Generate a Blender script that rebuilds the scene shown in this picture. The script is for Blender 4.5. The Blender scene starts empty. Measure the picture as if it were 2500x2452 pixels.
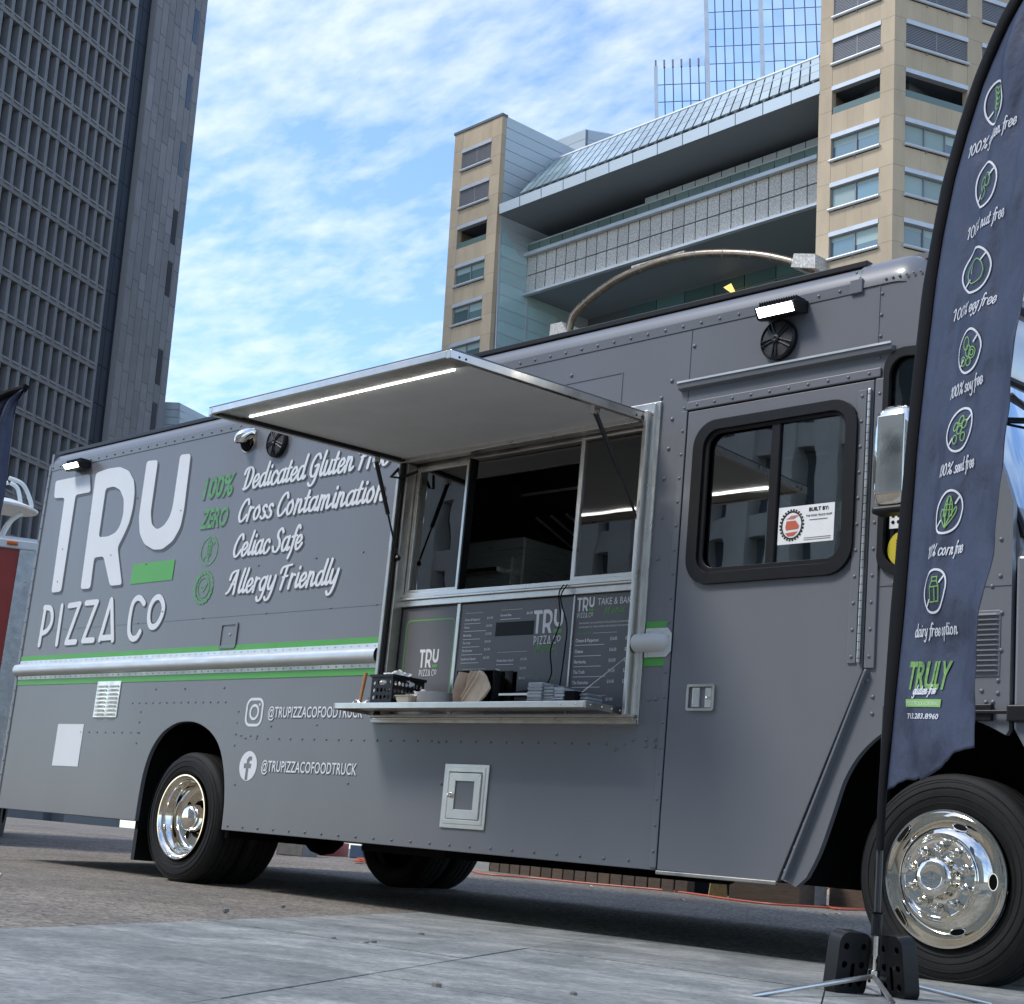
import bpy, bmesh, math, random
from mathutils import Vector, Matrix, Euler, noise
RND = random.Random(11)
sc = bpy.context.scene
col = sc.collection
V = Vector
PI = math.pi
# ------------------------------------------------------------------ camera
FPX = 3860.66
CAMLOC = V((6.9222, -5.6920, 0.3032))
CAMROT = Euler((1.795824, -0.0914825, 0.7906575), 'XYZ')
cd = bpy.data.cameras.new('camera'); cam = bpy.data.objects.new('camera', cd); col.objects.link(cam)
cam.location = CAMLOC; cam.rotation_euler = CAMROT
cd.sensor_fit = 'HORIZONTAL'; cd.sensor_width = 36; cd.lens = FPX * 36 / 2500; cd.clip_start = .05; cd.clip_end = 3000
sc.camera = cam
# ------------------------------------------------------------------ sun and sky
SUN = V((-0.42, -0.62, 0.95)).normalized()
sl = bpy.data.lights.new('sun', 'SUN'); so = bpy.data.objects.new('sun', sl); col.objects.link(so)
so.rotation_euler = (-SUN).to_track_quat('-Z', 'Y').to_euler(); so.location = (0, -20, 40)
sl.energy = 1.5; sl.angle = math.radians(14); sl.color = (1, .96, .9)
w = bpy.data.worlds.new('World'); sc.world = w; w.use_nodes = True
nt = w.node_tree; nt.nodes.clear()
def wn(t, **k):
    n = nt.nodes.new(t)
    for a, b in k.items(): setattr(n, a, b)
    return n
sky = wn('ShaderNodeTexSky', sky_type='NISHITA', sun_disc=False)
sky.sun_elevation = math.asin(SUN.z); sky.sun_rotation = math.atan2(SUN.x, SUN.y)
sky.air_density = 1.0; sky.dust_density = .6; sky.ozone_density = 1.6
tc = wn('ShaderNodeTexCoord')
sep = wn('ShaderNodeSeparateXYZ'); nt.links.new(tc.outputs['Generated'], sep.inputs[0])
mx = wn('ShaderNodeMath', operation='MAXIMUM'); mx.inputs[1].default_value = .05; nt.links.new(sep.outputs[2], mx.inputs[0])
ad = wn('ShaderNodeMath', operation='ADD'); ad.inputs[1].default_value = .12; nt.links.new(mx.outputs[0], ad.inputs[0])
dv = wn('ShaderNodeVectorMath', operation='DIVIDE'); cb = wn('ShaderNodeCombineXYZ')
for i in range(3): nt.links.new(ad.outputs[0], cb.inputs[i])
nt.links.new(tc.outputs['Generated'], dv.inputs[0]); nt.links.new(cb.outputs[0], dv.inputs[1])
mp = wn('ShaderNodeMapping'); mp.inputs['Scale'].default_value = (1.0, 1.9, 1); mp.inputs['Rotation'].default_value = (0, 0, .5)
mp.inputs['Location'].default_value = (3.3, 1.2, 0)
nt.links.new(dv.outputs[0], mp.inputs[0])
n1 = wn('ShaderNodeTexNoise'); n1.inputs['Scale'].default_value = 1.9; n1.inputs['Detail'].default_value = 9; n1.inputs['Roughness'].default_value = .56; n1.inputs['Distortion'].default_value = .15
n2 = wn('ShaderNodeTexNoise'); n2.inputs['Scale'].default_value = 12; n2.inputs['Detail'].default_value = 6; n2.inputs['Roughness'].default_value = .55
nt.links.new(mp.outputs[0], n1.inputs[0]); nt.links.new(mp.outputs[0], n2.inputs[0])
mm = wn('ShaderNodeMath', operation='MULTIPLY_ADD'); mm.inputs[1].default_value = .5
nt.links.new(n2.outputs[0], mm.inputs[0]); nt.links.new(n1.outputs[0], mm.inputs[2])
cr = wn('ShaderNodeValToRGB'); cr.color_ramp.elements[0].position = .66; cr.color_ramp.elements[1].position = 1.08
cr.color_ramp.elements[0].color = (0, 0, 0, 1); cr.color_ramp.elements[1].color = (.88, .88, .88, 1)
nt.links.new(mm.outputs[0], cr.inputs[0])
mix = wn('ShaderNodeMix', data_type='RGBA'); mix.inputs[7].default_value = (4.0, 4.3, 4.75, 1)
hs = wn('ShaderNodeMix', data_type='RGBA', blend_type='MULTIPLY'); hs.inputs[0].default_value = 1; hs.inputs[7].default_value = (.92, 1.02, 1.13, 1)
nt.links.new(sky.outputs[0], hs.inputs[6])
nt.links.new(cr.outputs[0], mix.inputs[0]); nt.links.new(hs.outputs[2], mix.inputs[6])
bg = wn('ShaderNodeBackground'); bg.inputs[1].default_value = .15
out = wn('ShaderNodeOutputWorld'); nt.links.new(mix.outputs[2], bg.inputs[0]); nt.links.new(bg.outputs[0], out.inputs[0])
sc.view_settings.view_transform = 'Standard'; sc.view_settings.look = 'None'; sc.view_settings.gamma = 1
sc.view_settings.exposure = .90; sc.view_settings.use_curve_mapping = False
# ------------------------------------------------------------------ surveying helpers (photo pixel -> point on a real plane)
CR = CAMROT.to_matrix()
def ray(u, v): return (CR @ V(((u - 1250) / FPX, -(v - 1226) / FPX, -1))).normalized()
def S3(u, v, y=0.):
    d = ray(u, v); return CAMLOC + d * ((y - CAMLOC.y) / d.y)
def S(u, v, y=0.):
    q = S3(u, v, y); return (q.x, q.z)
def G(u, v, z=0.):
    d = ray(u, v); return CAMLOC + d * ((z - CAMLOC.z) / d.z)
def clip(a, lo, hi): return max(lo, min(hi, a))
def gz(x, y):
    t = clip(y - .1, 0, 40); return .04 * t if t < 4 else .16 + .10 * (1 - math.exp(-(t - 4) * .4))
def GR(u, v):
    d = ray(u, v); t = 2.
    while t < 60:
        q = CAMLOC + d * t
        if q.z <= gz(q.x, q.y): return q
        t += .01
    return q
def AT(u, v, dist): return CAMLOC + ray(u, v) * dist
# ------------------------------------------------------------------ mesh helpers
WM = {}
class MB:
    def __init__(s, xf=None): s.v = []; s.f = []; s.xf = xf
    def add(s, vs, fs):
        n = len(s.v); s.v += [V(p) for p in vs]; s.f += [tuple(i + n for i in f) for f in fs]; return s
    def box(s, x0, x1, y0, y1, z0, z1):
        return s.add([(x0, y0, z0), (x1, y0, z0), (x1, y1, z0), (x0, y1, z0), (x0, y0, z1), (x1, y0, z1), (x1, y1, z1), (x0, y1, z1)],
                     [(0, 3, 2, 1), (4, 5, 6, 7), (0, 1, 5, 4), (1, 2, 6, 5), (2, 3, 7, 6), (3, 0, 4, 7)])
    def obox(s, c, ax, ay, az):
        c, ax, ay, az = V(c), V(ax), V(ay), V(az)
        vs = [c + ax * i + ay * j + az * k for k in (-1, 1) for (i, j) in ((-1, -1), (1, -1), (1, 1), (-1, 1))]
        return s.add(vs, [(0, 3, 2, 1), (4, 5, 6, 7), (0, 1, 5, 4), (1, 2, 6, 5), (2, 3, 7, 6), (3, 0, 4, 7)])
    def bar(s, a, b, w, h, up=(0, 0, 1)):
        a, b = V(a), V(b); d = (b - a); L = d.length / 2; d.normalize()
        sd = d.cross(V(up)).normalized(); u2 = sd.cross(d).normalized()
        return s.obox((a + b) / 2, d * L, sd * w / 2, u2 * h / 2)
    def prism(s, poly, fn, c0, c1):
        n = len(poly); a = [fn(p, c0) for p in poly]; b = [fn(p, c1) for p in poly]
        return s.add(a + b, [tuple(range(n)), tuple(range(2 * n - 1, n - 1, -1))] + [(i, (i + 1) % n, n + (i + 1) % n, n + i) for i in range(n)])
    def tube(s, pts, r, n=8, caps=True, closed=False):
        pts = [V(p) for p in pts]; m = len(pts); rs = r if isinstance(r, (list, tuple)) else [r] * m
        prev = None; base = len(s.v); vs = []
        for i, p in enumerate(pts):
            if closed: t = pts[(i + 1) % m] - pts[i - 1]
            else: t = pts[min(i + 1, m - 1)] - pts[max(i - 1, 0)]
            t.normalize()
            if prev is None:
                a = V((0, 0, 1)) if abs(t.z) < .9 else V((1, 0, 0)); u = t.cross(a).normalized()
            else: u = (prev - t * prev.dot(t)).normalized()
            prev = u; w2 = t.cross(u)
            vs += [p + (u * math.cos(2 * PI * k / n) + w2 * math.sin(2 * PI * k / n)) * rs[i] for k in range(n)]
        fs = []
        for i in range(m if closed else m - 1):
            j = (i + 1) % m
            for k in range(n): fs.append((i * n + k, i * n + (k + 1) % n, j * n + (k + 1) % n, j * n + k))
        if caps and not closed: fs += [tuple(range(n - 1, -1, -1)), tuple((m - 1) * n + k for k in range(n))]
        return s.add(vs, fs)
    def lathe(s, prof, c, ax=(0, 1, 0), n=48, cap=False):
        c = V(c); ax = V(ax).normalized(); a = V((0, 0, 1)) if abs(ax.z) < .9 else V((1, 0, 0)); u = ax.cross(a).normalized(); w2 = ax.cross(u)
        vs = [c + ax * h + (u * math.cos(2 * PI * k / n) + w2 * math.sin(2 * PI * k / n)) * r for (r, h) in prof for k in range(n)]
        fs = [(i * n + k, i * n + (k + 1) % n, (i + 1) * n + (k + 1) % n, (i + 1) * n + k) for i in range(len(prof) - 1) for k in range(n)]
        if cap: fs += [tuple(range(n)), tuple((len(prof) - 1) * n + k for k in range(n - 1, -1, -1))]
        return s.add(vs, fs)
    def dome(s, c, r, ax=(0, -1, 0), n=7, h=.6):
        c = V(c); ax = V(ax).normalized()
        return s.lathe([(r, 0), (r * .87, r * .5 * h * 1.2), (r * .5, r * .86 * h * 1.2), (r * .02, r * h * 1.2)], c, ax, n)
    def ball(s, c, r, n=12, sq=(1, 1, 1)):
        c = V(c); m = n // 2; vs = []
        for i in range(m + 1):
            a = PI * i / m
            for k in range(n): b = 2 * PI * k / n; vs.append(c + V((r * sq[0] * math.sin(a) * math.cos(b), r * sq[1] * math.sin(a) * math.sin(b), r * sq[2] * math.cos(a))))
        return s.add(vs, [(i * n + k, i * n + (k + 1) % n, (i + 1) * n + (k + 1) % n, (i + 1) * n + k) for i in range(m) for k in range(n)])
    def build(s, name, m, parent=None, smooth=False, bevel=0, kind=None, seg=2, ang=35, weld=True):
        me = bpy.data.meshes.new(name)
        vs = [V(s.xf(p)) for p in s.v] if s.xf else s.v
        if parent is not None and not s.xf:
            M = WM.get(parent.name)
            if M is not None: Mi = M.inverted(); vs = [Mi @ p for p in vs]
        me.from_pydata([tuple(p) for p in vs], [], s.f)
        bm = bmesh.new(); bm.from_mesh(me)
        if weld: bmesh.ops.remove_doubles(bm, verts=bm.verts, dist=1e-5)
        bmesh.ops.recalc_face_normals(bm, faces=bm.faces); bm.to_mesh(me); bm.free()
        me.materials.append(m)
        return mkobj(name, me, parent, smooth, bevel, kind, seg, ang)
def mkobj(name, me, parent=None, smooth=False, bevel=0, kind=None, seg=2, ang=35):
    o = bpy.data.objects.new(name, me); col.objects.link(o)
    if parent is not None:
        o.parent = parent
        if parent.name in WM: WM[o.name] = WM[parent.name]
    if smooth:
        me.polygons.foreach_set('use_smooth', [True] * len(me.polygons))
        me.set_sharp_from_angle(angle=math.radians(ang))
    if bevel:
        b = o.modifiers.new('b', 'BEVEL'); b.width = bevel; b.segments = seg; b.limit_method = 'ANGLE'; b.angle_limit = math.radians(40); b.harden_normals = False
    if kind: o['kind'] = kind
    return o
def tag(o, label=None, cat=None, group=None, kind=None):
    if label: o['label'] = label
    if cat: o['category'] = cat
    if group: o['group'] = group
    if kind: o['kind'] = kind
    return o
def thing(name, label, cat, loc=(0, 0, 0), group=None, M=None):
    o = bpy.data.objects.new(name, None); col.objects.link(o); o.empty_display_size = .2
    if M is None: M = Matrix.Translation(V(loc))
    o.matrix_world = M; WM[o.name] = M.copy()
    return tag(o, label, cat, group)
def inst(src, parent, loc=(0, 0, 0), rz=0):
    c = src.copy(); col.objects.link(c); c.parent = parent; c.location = loc
    if rz: c.rotation_euler = (0, 0, rz)
    return c
def copy_tree(o, parent=None):
    c = o.copy(); col.objects.link(c); c.parent = parent
    for ch in [k for k in bpy.data.objects if k.parent == o]: copy_tree(ch, c)
    return c
# ------------------------------------------------------------------ materials
def mat(name, c, rough=.5, metal=0., var=0., vs=8., bump=0., bs=60., coat=0., spec=.5, emit=None, es=0., trans=0., objvar=0., rvar=0., c2=None, bdist=.01, detail=5, stretch=None):
    m = bpy.data.materials.new(name); m.use_nodes = True; t = m.node_tree; p = t.nodes['Principled BSDF']
    p.inputs['Base Color'].default_value = (*c, 1); p.inputs['Roughness'].default_value = rough; p.inputs['Metallic'].default_value = metal
    p.inputs['Coat Weight'].default_value = coat; p.inputs['Coat Roughness'].default_value = .12; p.inputs['Specular IOR Level'].default_value = spec
    if emit: p.inputs['Emission Color'].default_value = (*emit, 1); p.inputs['Emission Strength'].default_value = es
    if trans: p.inputs['Transmission Weight'].default_value = trans
    tcn = t.nodes.new('ShaderNodeTexCoord'); src = tcn.outputs['Object']
    if stretch:
        mpn = t.nodes.new('ShaderNodeMapping'); mpn.inputs['Scale'].default_value = stretch; t.links.new(src, mpn.inputs[0]); src = mpn.outputs[0]
    colr = None
    if var or c2:
        n = t.nodes.new('ShaderNodeTexNoise'); n.inputs['Scale'].default_value = vs; n.inputs['Detail'].default_value = detail; n.inputs['Roughness'].default_value = .6; t.links.new(src, n.inputs[0])
        r = t.nodes.new('ShaderNodeValToRGB'); t.links.new(n.outputs[0], r.inputs[0])
        r.color_ramp.elements[0].position = .3; r.color_ramp.elements[1].position = .7
        a = tuple(x * (1 - var) for x in c); b = c2 if c2 else tuple(min(1, x * (1 + var)) for x in c)
        r.color_ramp.elements[0].color = (*a, 1); r.color_ramp.elements[1].color = (*b, 1); colr = r.outputs[0]
    if objvar:
        oi = t.nodes.new('ShaderNodeObjectInfo'); mr = t.nodes.new('ShaderNodeMapRange'); mr.inputs[3].default_value = 1 - objvar; mr.inputs[4].default_value = 1 + objvar
        t.links.new(oi.outputs['Random'], mr.inputs[0])
        ml = t.nodes.new('ShaderNodeMix'); ml.data_type = 'RGBA'; ml.blend_type = 'MULTIPLY'; ml.inputs[0].default_value = 1
        if colr: t.links.new(colr, ml.inputs[6])
        else: ml.inputs[6].default_value = (*c, 1)
        t.links.new(mr.outputs[0], ml.inputs[7]); colr = ml.outputs[2]
    if colr: t.links.new(colr, p.inputs['Base Color'])
    if rvar:
        n = t.nodes.new('ShaderNodeTexNoise'); n.inputs['Scale'].default_value = vs * .7; n.inputs['Detail'].default_value = 4; t.links.new(src, n.inputs[0])
        mr = t.nodes.new('ShaderNodeMapRange'); mr.inputs[1].default_value = .3; mr.inputs[2].default_value = .7; mr.inputs[3].default_value = max(.02, rough - rvar); mr.inputs[4].default_value = rough + rvar
        t.links.new(n.outputs[0], mr.inputs[0]); t.links.new(mr.outputs[0], p.inputs['Roughness'])
    if bump:
        n = t.nodes.new('ShaderNodeTexNoise'); n.inputs['Scale'].default_value = bs; n.inputs['Detail'].default_value = 4; t.links.new(src, n.inputs[0])
        b = t.nodes.new('ShaderNodeBump'); b.inputs['Strength'].default_value = bump; b.inputs['Distance'].default_value = bdist
        t.links.new(n.outputs[0], b.inputs['Height']); t.links.new(b.outputs[0], p.inputs['Normal'])
    return m
def glass(name, tint, refl=1.0, ior=1.5, rough=.0, wav=0., gcol=(1, 1, 1)):
    m = bpy.data.materials.new(name); m.use_nodes = True; t = m.node_tree; t.nodes.clear()
    o = t.nodes.new('ShaderNodeOutputMaterial'); mx2 = t.nodes.new('ShaderNodeMixShader'); tr = t.nodes.new('ShaderNodeBsdfTransparent'); gl = t.nodes.new('ShaderNodeBsdfGlossy')
    fr = t.nodes.new('ShaderNodeFresnel'); fr.inputs[0].default_value = ior
    mu = t.nodes.new('ShaderNodeMath'); mu.operation = 'MULTIPLY'; mu.inputs[1].default_value = refl; mu.use_clamp = True
    tr.inputs[0].default_value = (*tint, 1); gl.inputs['Roughness'].default_value = rough; gl.inputs[0].default_value = (*gcol, 1)
    t.links.new(fr.outputs[0], mu.inputs[0]); t.links.new(mu.outputs[0], mx2.inputs[0]); t.links.new(tr.outputs[0], mx2.inputs[1]); t.links.new(gl.outputs[0], mx2.inputs[2]); t.links.new(mx2.outputs[0], o.inputs[0])
    if wav:
        n = t.nodes.new('ShaderNodeTexNoise'); n.inputs['Scale'].default_value = 2.2; n.inputs['Detail'].default_value = 2
        tcn = t.nodes.new('ShaderNodeTexCoord'); t.links.new(tcn.outputs['Object'], n.inputs[0])
        b = t.nodes.new('ShaderNodeBump'); b.inputs['Strength'].default_value = 1; b.inputs['Distance'].default_value = wav
        t.links.new(n.outputs[0], b.inputs['Height']); t.links.new(b.outputs[0], gl.inputs['Normal']); t.links.new(b.outputs[0], fr.inputs['Normal'])
    return m
M = {}
M['paint'] = mat('grey_wrap', (.148, .153, .166), .40, var=.06, vs=1.3, stretch=(1, 1, .4), bump=.35, bs=2.6, coat=.25, rvar=.05, bdist=.006)
M['paint_lo'] = M['paint']
M['white'] = mat('white_vinyl', (.72, .74, .76), .4, var=.03, vs=3)
M['green'] = mat('green_vinyl', (.075, .36, .055), .4, var=.05, vs=4)
M['dgreen'] = mat('worn_green_print', (.15, .44, .16), .5, c2=(.07, .2, .09), vs=26, var=.1)
M['shade'] = mat('dark_print', (.05, .052, .06), .45)
M['alu'] = mat('brushed_aluminium', (.68, .655, .61), .33, 1., var=.06, vs=14, rvar=.08)
M['alu_dull'] = mat('dull_aluminium', (.48, .46, .42), .42, 1., var=.18, vs=9, rvar=.12)
M['rail'] = mat('silver_painted_rail', (.62, .64, .64), .38, .55, var=.06, vs=6, rvar=.08)
M['chrome'] = mat('polished_chrome', (.84, .79, .70), .06, 1., var=.04, vs=5, rvar=.035, bump=.03, bs=14, bdist=.004)
M['black'] = mat('black_plastic', (.007, .007, .008), .42, spec=.35, bump=.1, bs=300, bdist=.001)
M['rubber'] = mat('tyre_rubber', (.012, .0115, .011), .7, spec=.3, var=.25, vs=12, bump=.2, bs=90, bdist=.003)
M['gasket'] = mat('window_gasket', (.006, .006, .007), .45, spec=.3, bump=.05, bs=200)
M['under'] = mat('chassis_black', (.005, .005, .005), .9, spec=.15)
M['inner'] = mat('kitchen_wall', (.3, .3, .3), .5, var=.1)
M['steel'] = mat('stainless_steel', (.5, .52, .48), .35, .25, var=.1, vs=8, rvar=.1, stretch=(1, 1, 8))
M['hood'] = mat('dark_hood', (.05, .05, .055), .4, .6)
M['awnin'] = mat('awning_lining', (.6, .595, .58), .6, var=.05, vs=5, bump=.06, bs=80)
M['led'] = mat('led_diffuser', (.9, .9, .9), .4, emit=(1, .98, .95), es=5.)
M['led2'] = mat('flood_lens', (.9, .9, .9), .4, emit=(1, .99, .93), es=9.)
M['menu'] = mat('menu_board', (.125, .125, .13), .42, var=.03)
M['menutxt'] = mat('menu_print', (.78, .78, .78), .5)
M['menugreen'] = mat('menu_green_print', (.13, .35, .09), .5)
M['dark'] = mat('dark_sticker', (.006, .009, .008), .5, spec=.2)
M['glass_w'] = glass('serving_glass', (.5, .55, .53), 2.6, 1.5, wav=.0007)
M['glass_d'] = glass('door_glass', (.42, .46, .43), 4.2, 1.5, wav=.0007)
M['glass_ws'] = glass('windshield_glass', (.2, .25, .28), 7., 1.5, gcol=(.9, .97, 1))
M['clear'] = glass('clear_acrylic', (.86, .9, .9), 1.6, 1.5)
M['kraft'] = mat('brown_napkin', (.55, .40, .29), .85, var=.08, vs=20, bump=.25, bs=160, bdist=.002)
M['kraft2'] = mat('light_brown_napkin', (.70, .56, .41), .85, var=.08, vs=20, bump=.25, bs=160, bdist=.002)
M['paper'] = mat('white_paper', (.84, .84, .83), .6, var=.05, vs=12)
M['plastic'] = mat('cling_plastic', (.74, .75, .75), .3, var=.1, vs=16, bump=.6, bs=34, bdist=.01)
M['pulp'] = mat('pulp_tray', (.55, .5, .4), .8, var=.06)
M['flyer'] = mat('printed_flyer', (.34, .35, .36), .45, objvar=.5, var=.2, vs=30)
M['cloth'] = mat('navy_polyester', (.022, .029, .064), .50, var=.03, vs=6, bump=.4, bs=13, bdist=.018, detail=3, spec=.6)
M['clothblack'] = mat('black_webbing', (.004, .004, .005), .8, spec=.2, bump=.2, bs=300, bdist=.001)
M['bwhite'] = mat('banner_white_print', (.68, .7, .74), .55)
M['bgreen'] = mat('banner_green_print', (.22, .45, .10), .55)
M['bgreen2'] = mat('banner_leaf_print', (.27, .52, .10), .55, c2=(.06, .16, .06), vs=40, var=.1)
M['pole'] = mat('black_pole', (.02, .02, .021), .35)
M['red'] = mat('red_paint', (.30, .028, .018), .35, var=.12, vs=3, coat=.2)
M['diamond'] = mat('diamond_plate', (.5, .51, .52), .33, 1., var=.15, vs=14, rvar=.1)
M['amber'] = mat('amber_lens', (.6, .13, .01), .25)
M['ivory'] = mat('lamp_white', (.7, .72, .7), .4, var=.08)
M['stone'] = mat('beige_sandstone', (.46, .36, .245), .8, var=.13, vs=.45, stretch=(1, 1, .3), objvar=.07, bump=.2, bs=4)
M['stain'] = M['stone']
M['lintel'] = mat('pale_metal_lintel', (.52, .55, .58), .45, .3, var=.08, vs=.7)
M['bdark'] = mat('building_interior', (.11, .13, .145), .7)
M['bglass'] = mat('teal_window_glass', (.10, .17, .17), .06, 0., coat=1., spec=1., objvar=.35)
M['blind'] = mat('window_blind', (.33, .42, .40), .7, objvar=.15)
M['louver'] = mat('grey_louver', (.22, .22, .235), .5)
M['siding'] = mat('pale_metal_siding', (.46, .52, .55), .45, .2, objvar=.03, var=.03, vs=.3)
M['teal'] = mat('teal_curtain_glass', (.42, .60, .60), .12, 0., coat=.6, objvar=.1)
M['roofglass'] = mat('roof_glass', (.33, .42, .42), .15, .3, objvar=.2)
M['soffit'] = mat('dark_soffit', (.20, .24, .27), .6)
M['granite'] = mat('speckled_granite', (.33, .31, .28), .55, c2=(.72, .68, .61), vs=6, var=.25, objvar=.08, detail=8)
M['railglass'] = mat('green_rail_glass', (.13, .18, .16), .15, .0, objvar=.12)
M['bronze'] = mat('bronze_tube', (.22, .18, .14), .32, .85, var=.2, vs=1.5, rvar=.1)
M['mirrorglass'] = mat('sky_mirror_glass', (.62, .76, .95), .05, 1., objvar=.05)
M['conc'] = mat('dark_concrete', (.18, .182, .19), .85, var=.12, vs=.5, objvar=.05)
M['slab'] = mat('tower_stone_slab', (.18, .175, .18), .65, var=.1, vs=.5, objvar=.16)
M['grout'] = mat('tower_grout', (.24, .235, .23), .8)
M['darkglass'] = mat('dark_window_glass', (.012, .015, .02), .08, 0., coat=.6, objvar=.5)
M['blackstrip'] = mat('black_cladding', (.016, .02, .03), .45, objvar=.15, spec=.25)
M['facade'] = mat('pale_concrete_facade', (.6, .58, .54), .8, var=.1, vs=.4)
M['wood'] = mat('dark_planter_wood', (.075, .05, .032), .75, var=.3, vs=9, objvar=.25, stretch=(1, 1, 6))
M['concrete'] = mat('grey_block', (.2, .19, .17), .85, var=.2, vs=20)
M['redbucket'] = mat('dark_red_plastic', (.36, .03, .03), .5)
M['straw'] = mat('broom_straw', (.42, .32, .14), .9, var=.25, vs=60)
M['cord'] = mat('orange_cord', (.5, .10, .045), .5)
M['leaf'] = mat('leaf_green', (.09, .17, .03), .6, objvar=.2, var=.4, vs=3)
M['leaf2'] = mat('young_leaf', (.16, .25, .05), .6, var=.4, vs=3)
M['bark'] = mat('bark', (.1, .08, .06), .9, var=.3, bump=.5, bs=20)
M['pvc'] = mat('white_pvc', (.6, .6, .58), .5)
M['stick'] = mat('wood_stick', (.5, .22, .08), .6)
M['yellow'] = mat('yellow_sticker', (.62, .5, .03), .5)
M['orangered'] = mat('orange_red_print', (.55, .12, .06), .5)
M['skyblue'] = mat('blue_plastic', (.08, .13, .2), .5)
# ground materials
def ground_mat():
    m = bpy.data.materials.new('gravelly_asphalt'); m.use_nodes = True; t = m.node_tree; p = t.nodes['Principled BSDF']; p.inputs['Roughness'].default_value = .9
    tcn = t.nodes.new('ShaderNodeTexCoord')
    def nz(s, d=5):
        n = t.nodes.new('ShaderNodeTexNoise'); n.inputs['Scale'].default_value = s; n.inputs['Detail'].default_value = d; t.links.new(tcn.outputs['Object'], n.inputs[0]); return n
    vo = t.nodes.new('ShaderNodeTexVoronoi'); vo.inputs['Scale'].default_value = 48; t.links.new(tcn.outputs['Object'], vo.inputs[0])
    r = t.nodes.new('ShaderNodeValToRGB'); a = nz(1.1); t.links.new(a.outputs[0], r.inputs[0])
    r.color_ramp.elements[0].position = .3; r.color_ramp.elements[0].color = (.125, .108, .09, 1); r.color_ramp.elements[1].position = .72; r.color_ramp.elements[1].color = (.22, .195, .165, 1)
    r2 = t.nodes.new('ShaderNodeValToRGB'); t.links.new(vo.outputs['Color'], r2.inputs[0]); r2.color_ramp.elements[0].color = (.3, .3, .3, 1); r2.color_ramp.elements[1].color = (1.9, 1.85, 1.75, 1)
    mm2 = t.nodes.new('ShaderNodeMix'); mm2.data_type = 'RGBA'; mm2.blend_type = 'MULTIPLY'; mm2.inputs[0].default_value = 1; t.links.new(r.outputs[0], mm2.inputs[6]); t.links.new(r2.outputs[0], mm2.inputs[7])
    t.links.new(mm2.outputs[2], p.inputs['Base Color'])
    b = t.nodes.new('ShaderNodeBump'); b.inputs['Strength'].default_value = .9; b.inputs['Distance'].default_value = .012
    t.links.new(vo.outputs['Distance'], b.inputs['Height']); t.links.new(b.outputs[0], p.inputs['Normal'])
    return m
def paver_mat():
    m = bpy.data.materials.new('grey_cleft_slab'); m.use_nodes = True; t = m.node_tree; p = t.nodes['Principled BSDF']; p.inputs['Roughness'].default_value = .7
    tcn = t.nodes.new('ShaderNodeTexCoord'); mpn = t.nodes.new('ShaderNodeMapping'); mpn.inputs['Scale'].default_value = (1, 1.15, 1); t.links.new(tcn.outputs['Object'], mpn.inputs[0])
    mpn.inputs['Rotation'].default_value = (0, 0, .6)
    def nz(s, d, dist=0):
        n = t.nodes.new('ShaderNodeTexNoise'); n.inputs['Scale'].default_value = s; n.inputs['Detail'].default_value = d; n.inputs['Roughness'].default_value = .65; n.inputs['Distortion'].default_value = dist; t.links.new(mpn.outputs[0], n.inputs[0]); return n
    a = nz(2.6, 10, .5); r = t.nodes.new('ShaderNodeValToRGB'); t.links.new(a.outputs[0], r.inputs[0])
    e = r.color_ramp.elements; e[0].position = .3; e[0].color = (.125, .135, .13, 1); e[1].position = .72; e[1].color = (.37, .365, .345, 1)
    c = e.new(.5); c.color = (.215, .222, .212, 1)
    b0 = nz(38, 8, .6); r3 = t.nodes.new('ShaderNodeValToRGB'); t.links.new(b0.outputs[0], r3.inputs[0]); r3.color_ramp.elements[0].position = .3; r3.color_ramp.elements[1].position = .7; r3.color_ramp.elements[0].color = (.62, .62, .60, 1); r3.color_ramp.elements[1].color = (1.36, 1.35, 1.32, 1)
    ml = t.nodes.new('ShaderNodeMix'); ml.data_type = 'RGBA'; ml.blend_type = 'MULTIPLY'; ml.inputs[0].default_value = 1; t.links.new(r.outputs[0], ml.inputs[6]); t.links.new(r3.outputs[0], ml.inputs[7])
    oi = t.nodes.new('ShaderNodeObjectInfo'); mr = t.nodes.new('ShaderNodeMapRange'); mr.inputs[3].default_value = .9; mr.inputs[4].default_value = 1.1; t.links.new(oi.outputs['Random'], mr.inputs[0])
    m3 = t.nodes.new('ShaderNodeMix'); m3.data_type = 'RGBA'; m3.blend_type = 'MULTIPLY'; m3.inputs[0].default_value = 1; t.links.new(ml.outputs[2], m3.inputs[6]); t.links.new(mr.outputs[0], m3.inputs[7])
    t.links.new(m3.outputs[2], p.inputs['Base Color'])
    b = t.nodes.new('ShaderNodeBump'); b.inputs['Strength'].default_value = .8; b.inputs['Distance'].default_value = .02; t.links.new(a.outputs[0], b.inputs['Height'])
    b2 = t.nodes.new('ShaderNodeBump'); b2.inputs['Strength'].default_value = .4; b2.inputs['Distance'].default_value = .004; t.links.new(b0.outputs[0], b2.inputs['Height']); t.links.new(b.outputs[0], b2.inputs['Normal']); t.links.new(b2.outputs[0], p.inputs['Normal'])
    return m
M['ground'] = ground_mat(); M['paver'] = paver_mat()
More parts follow.
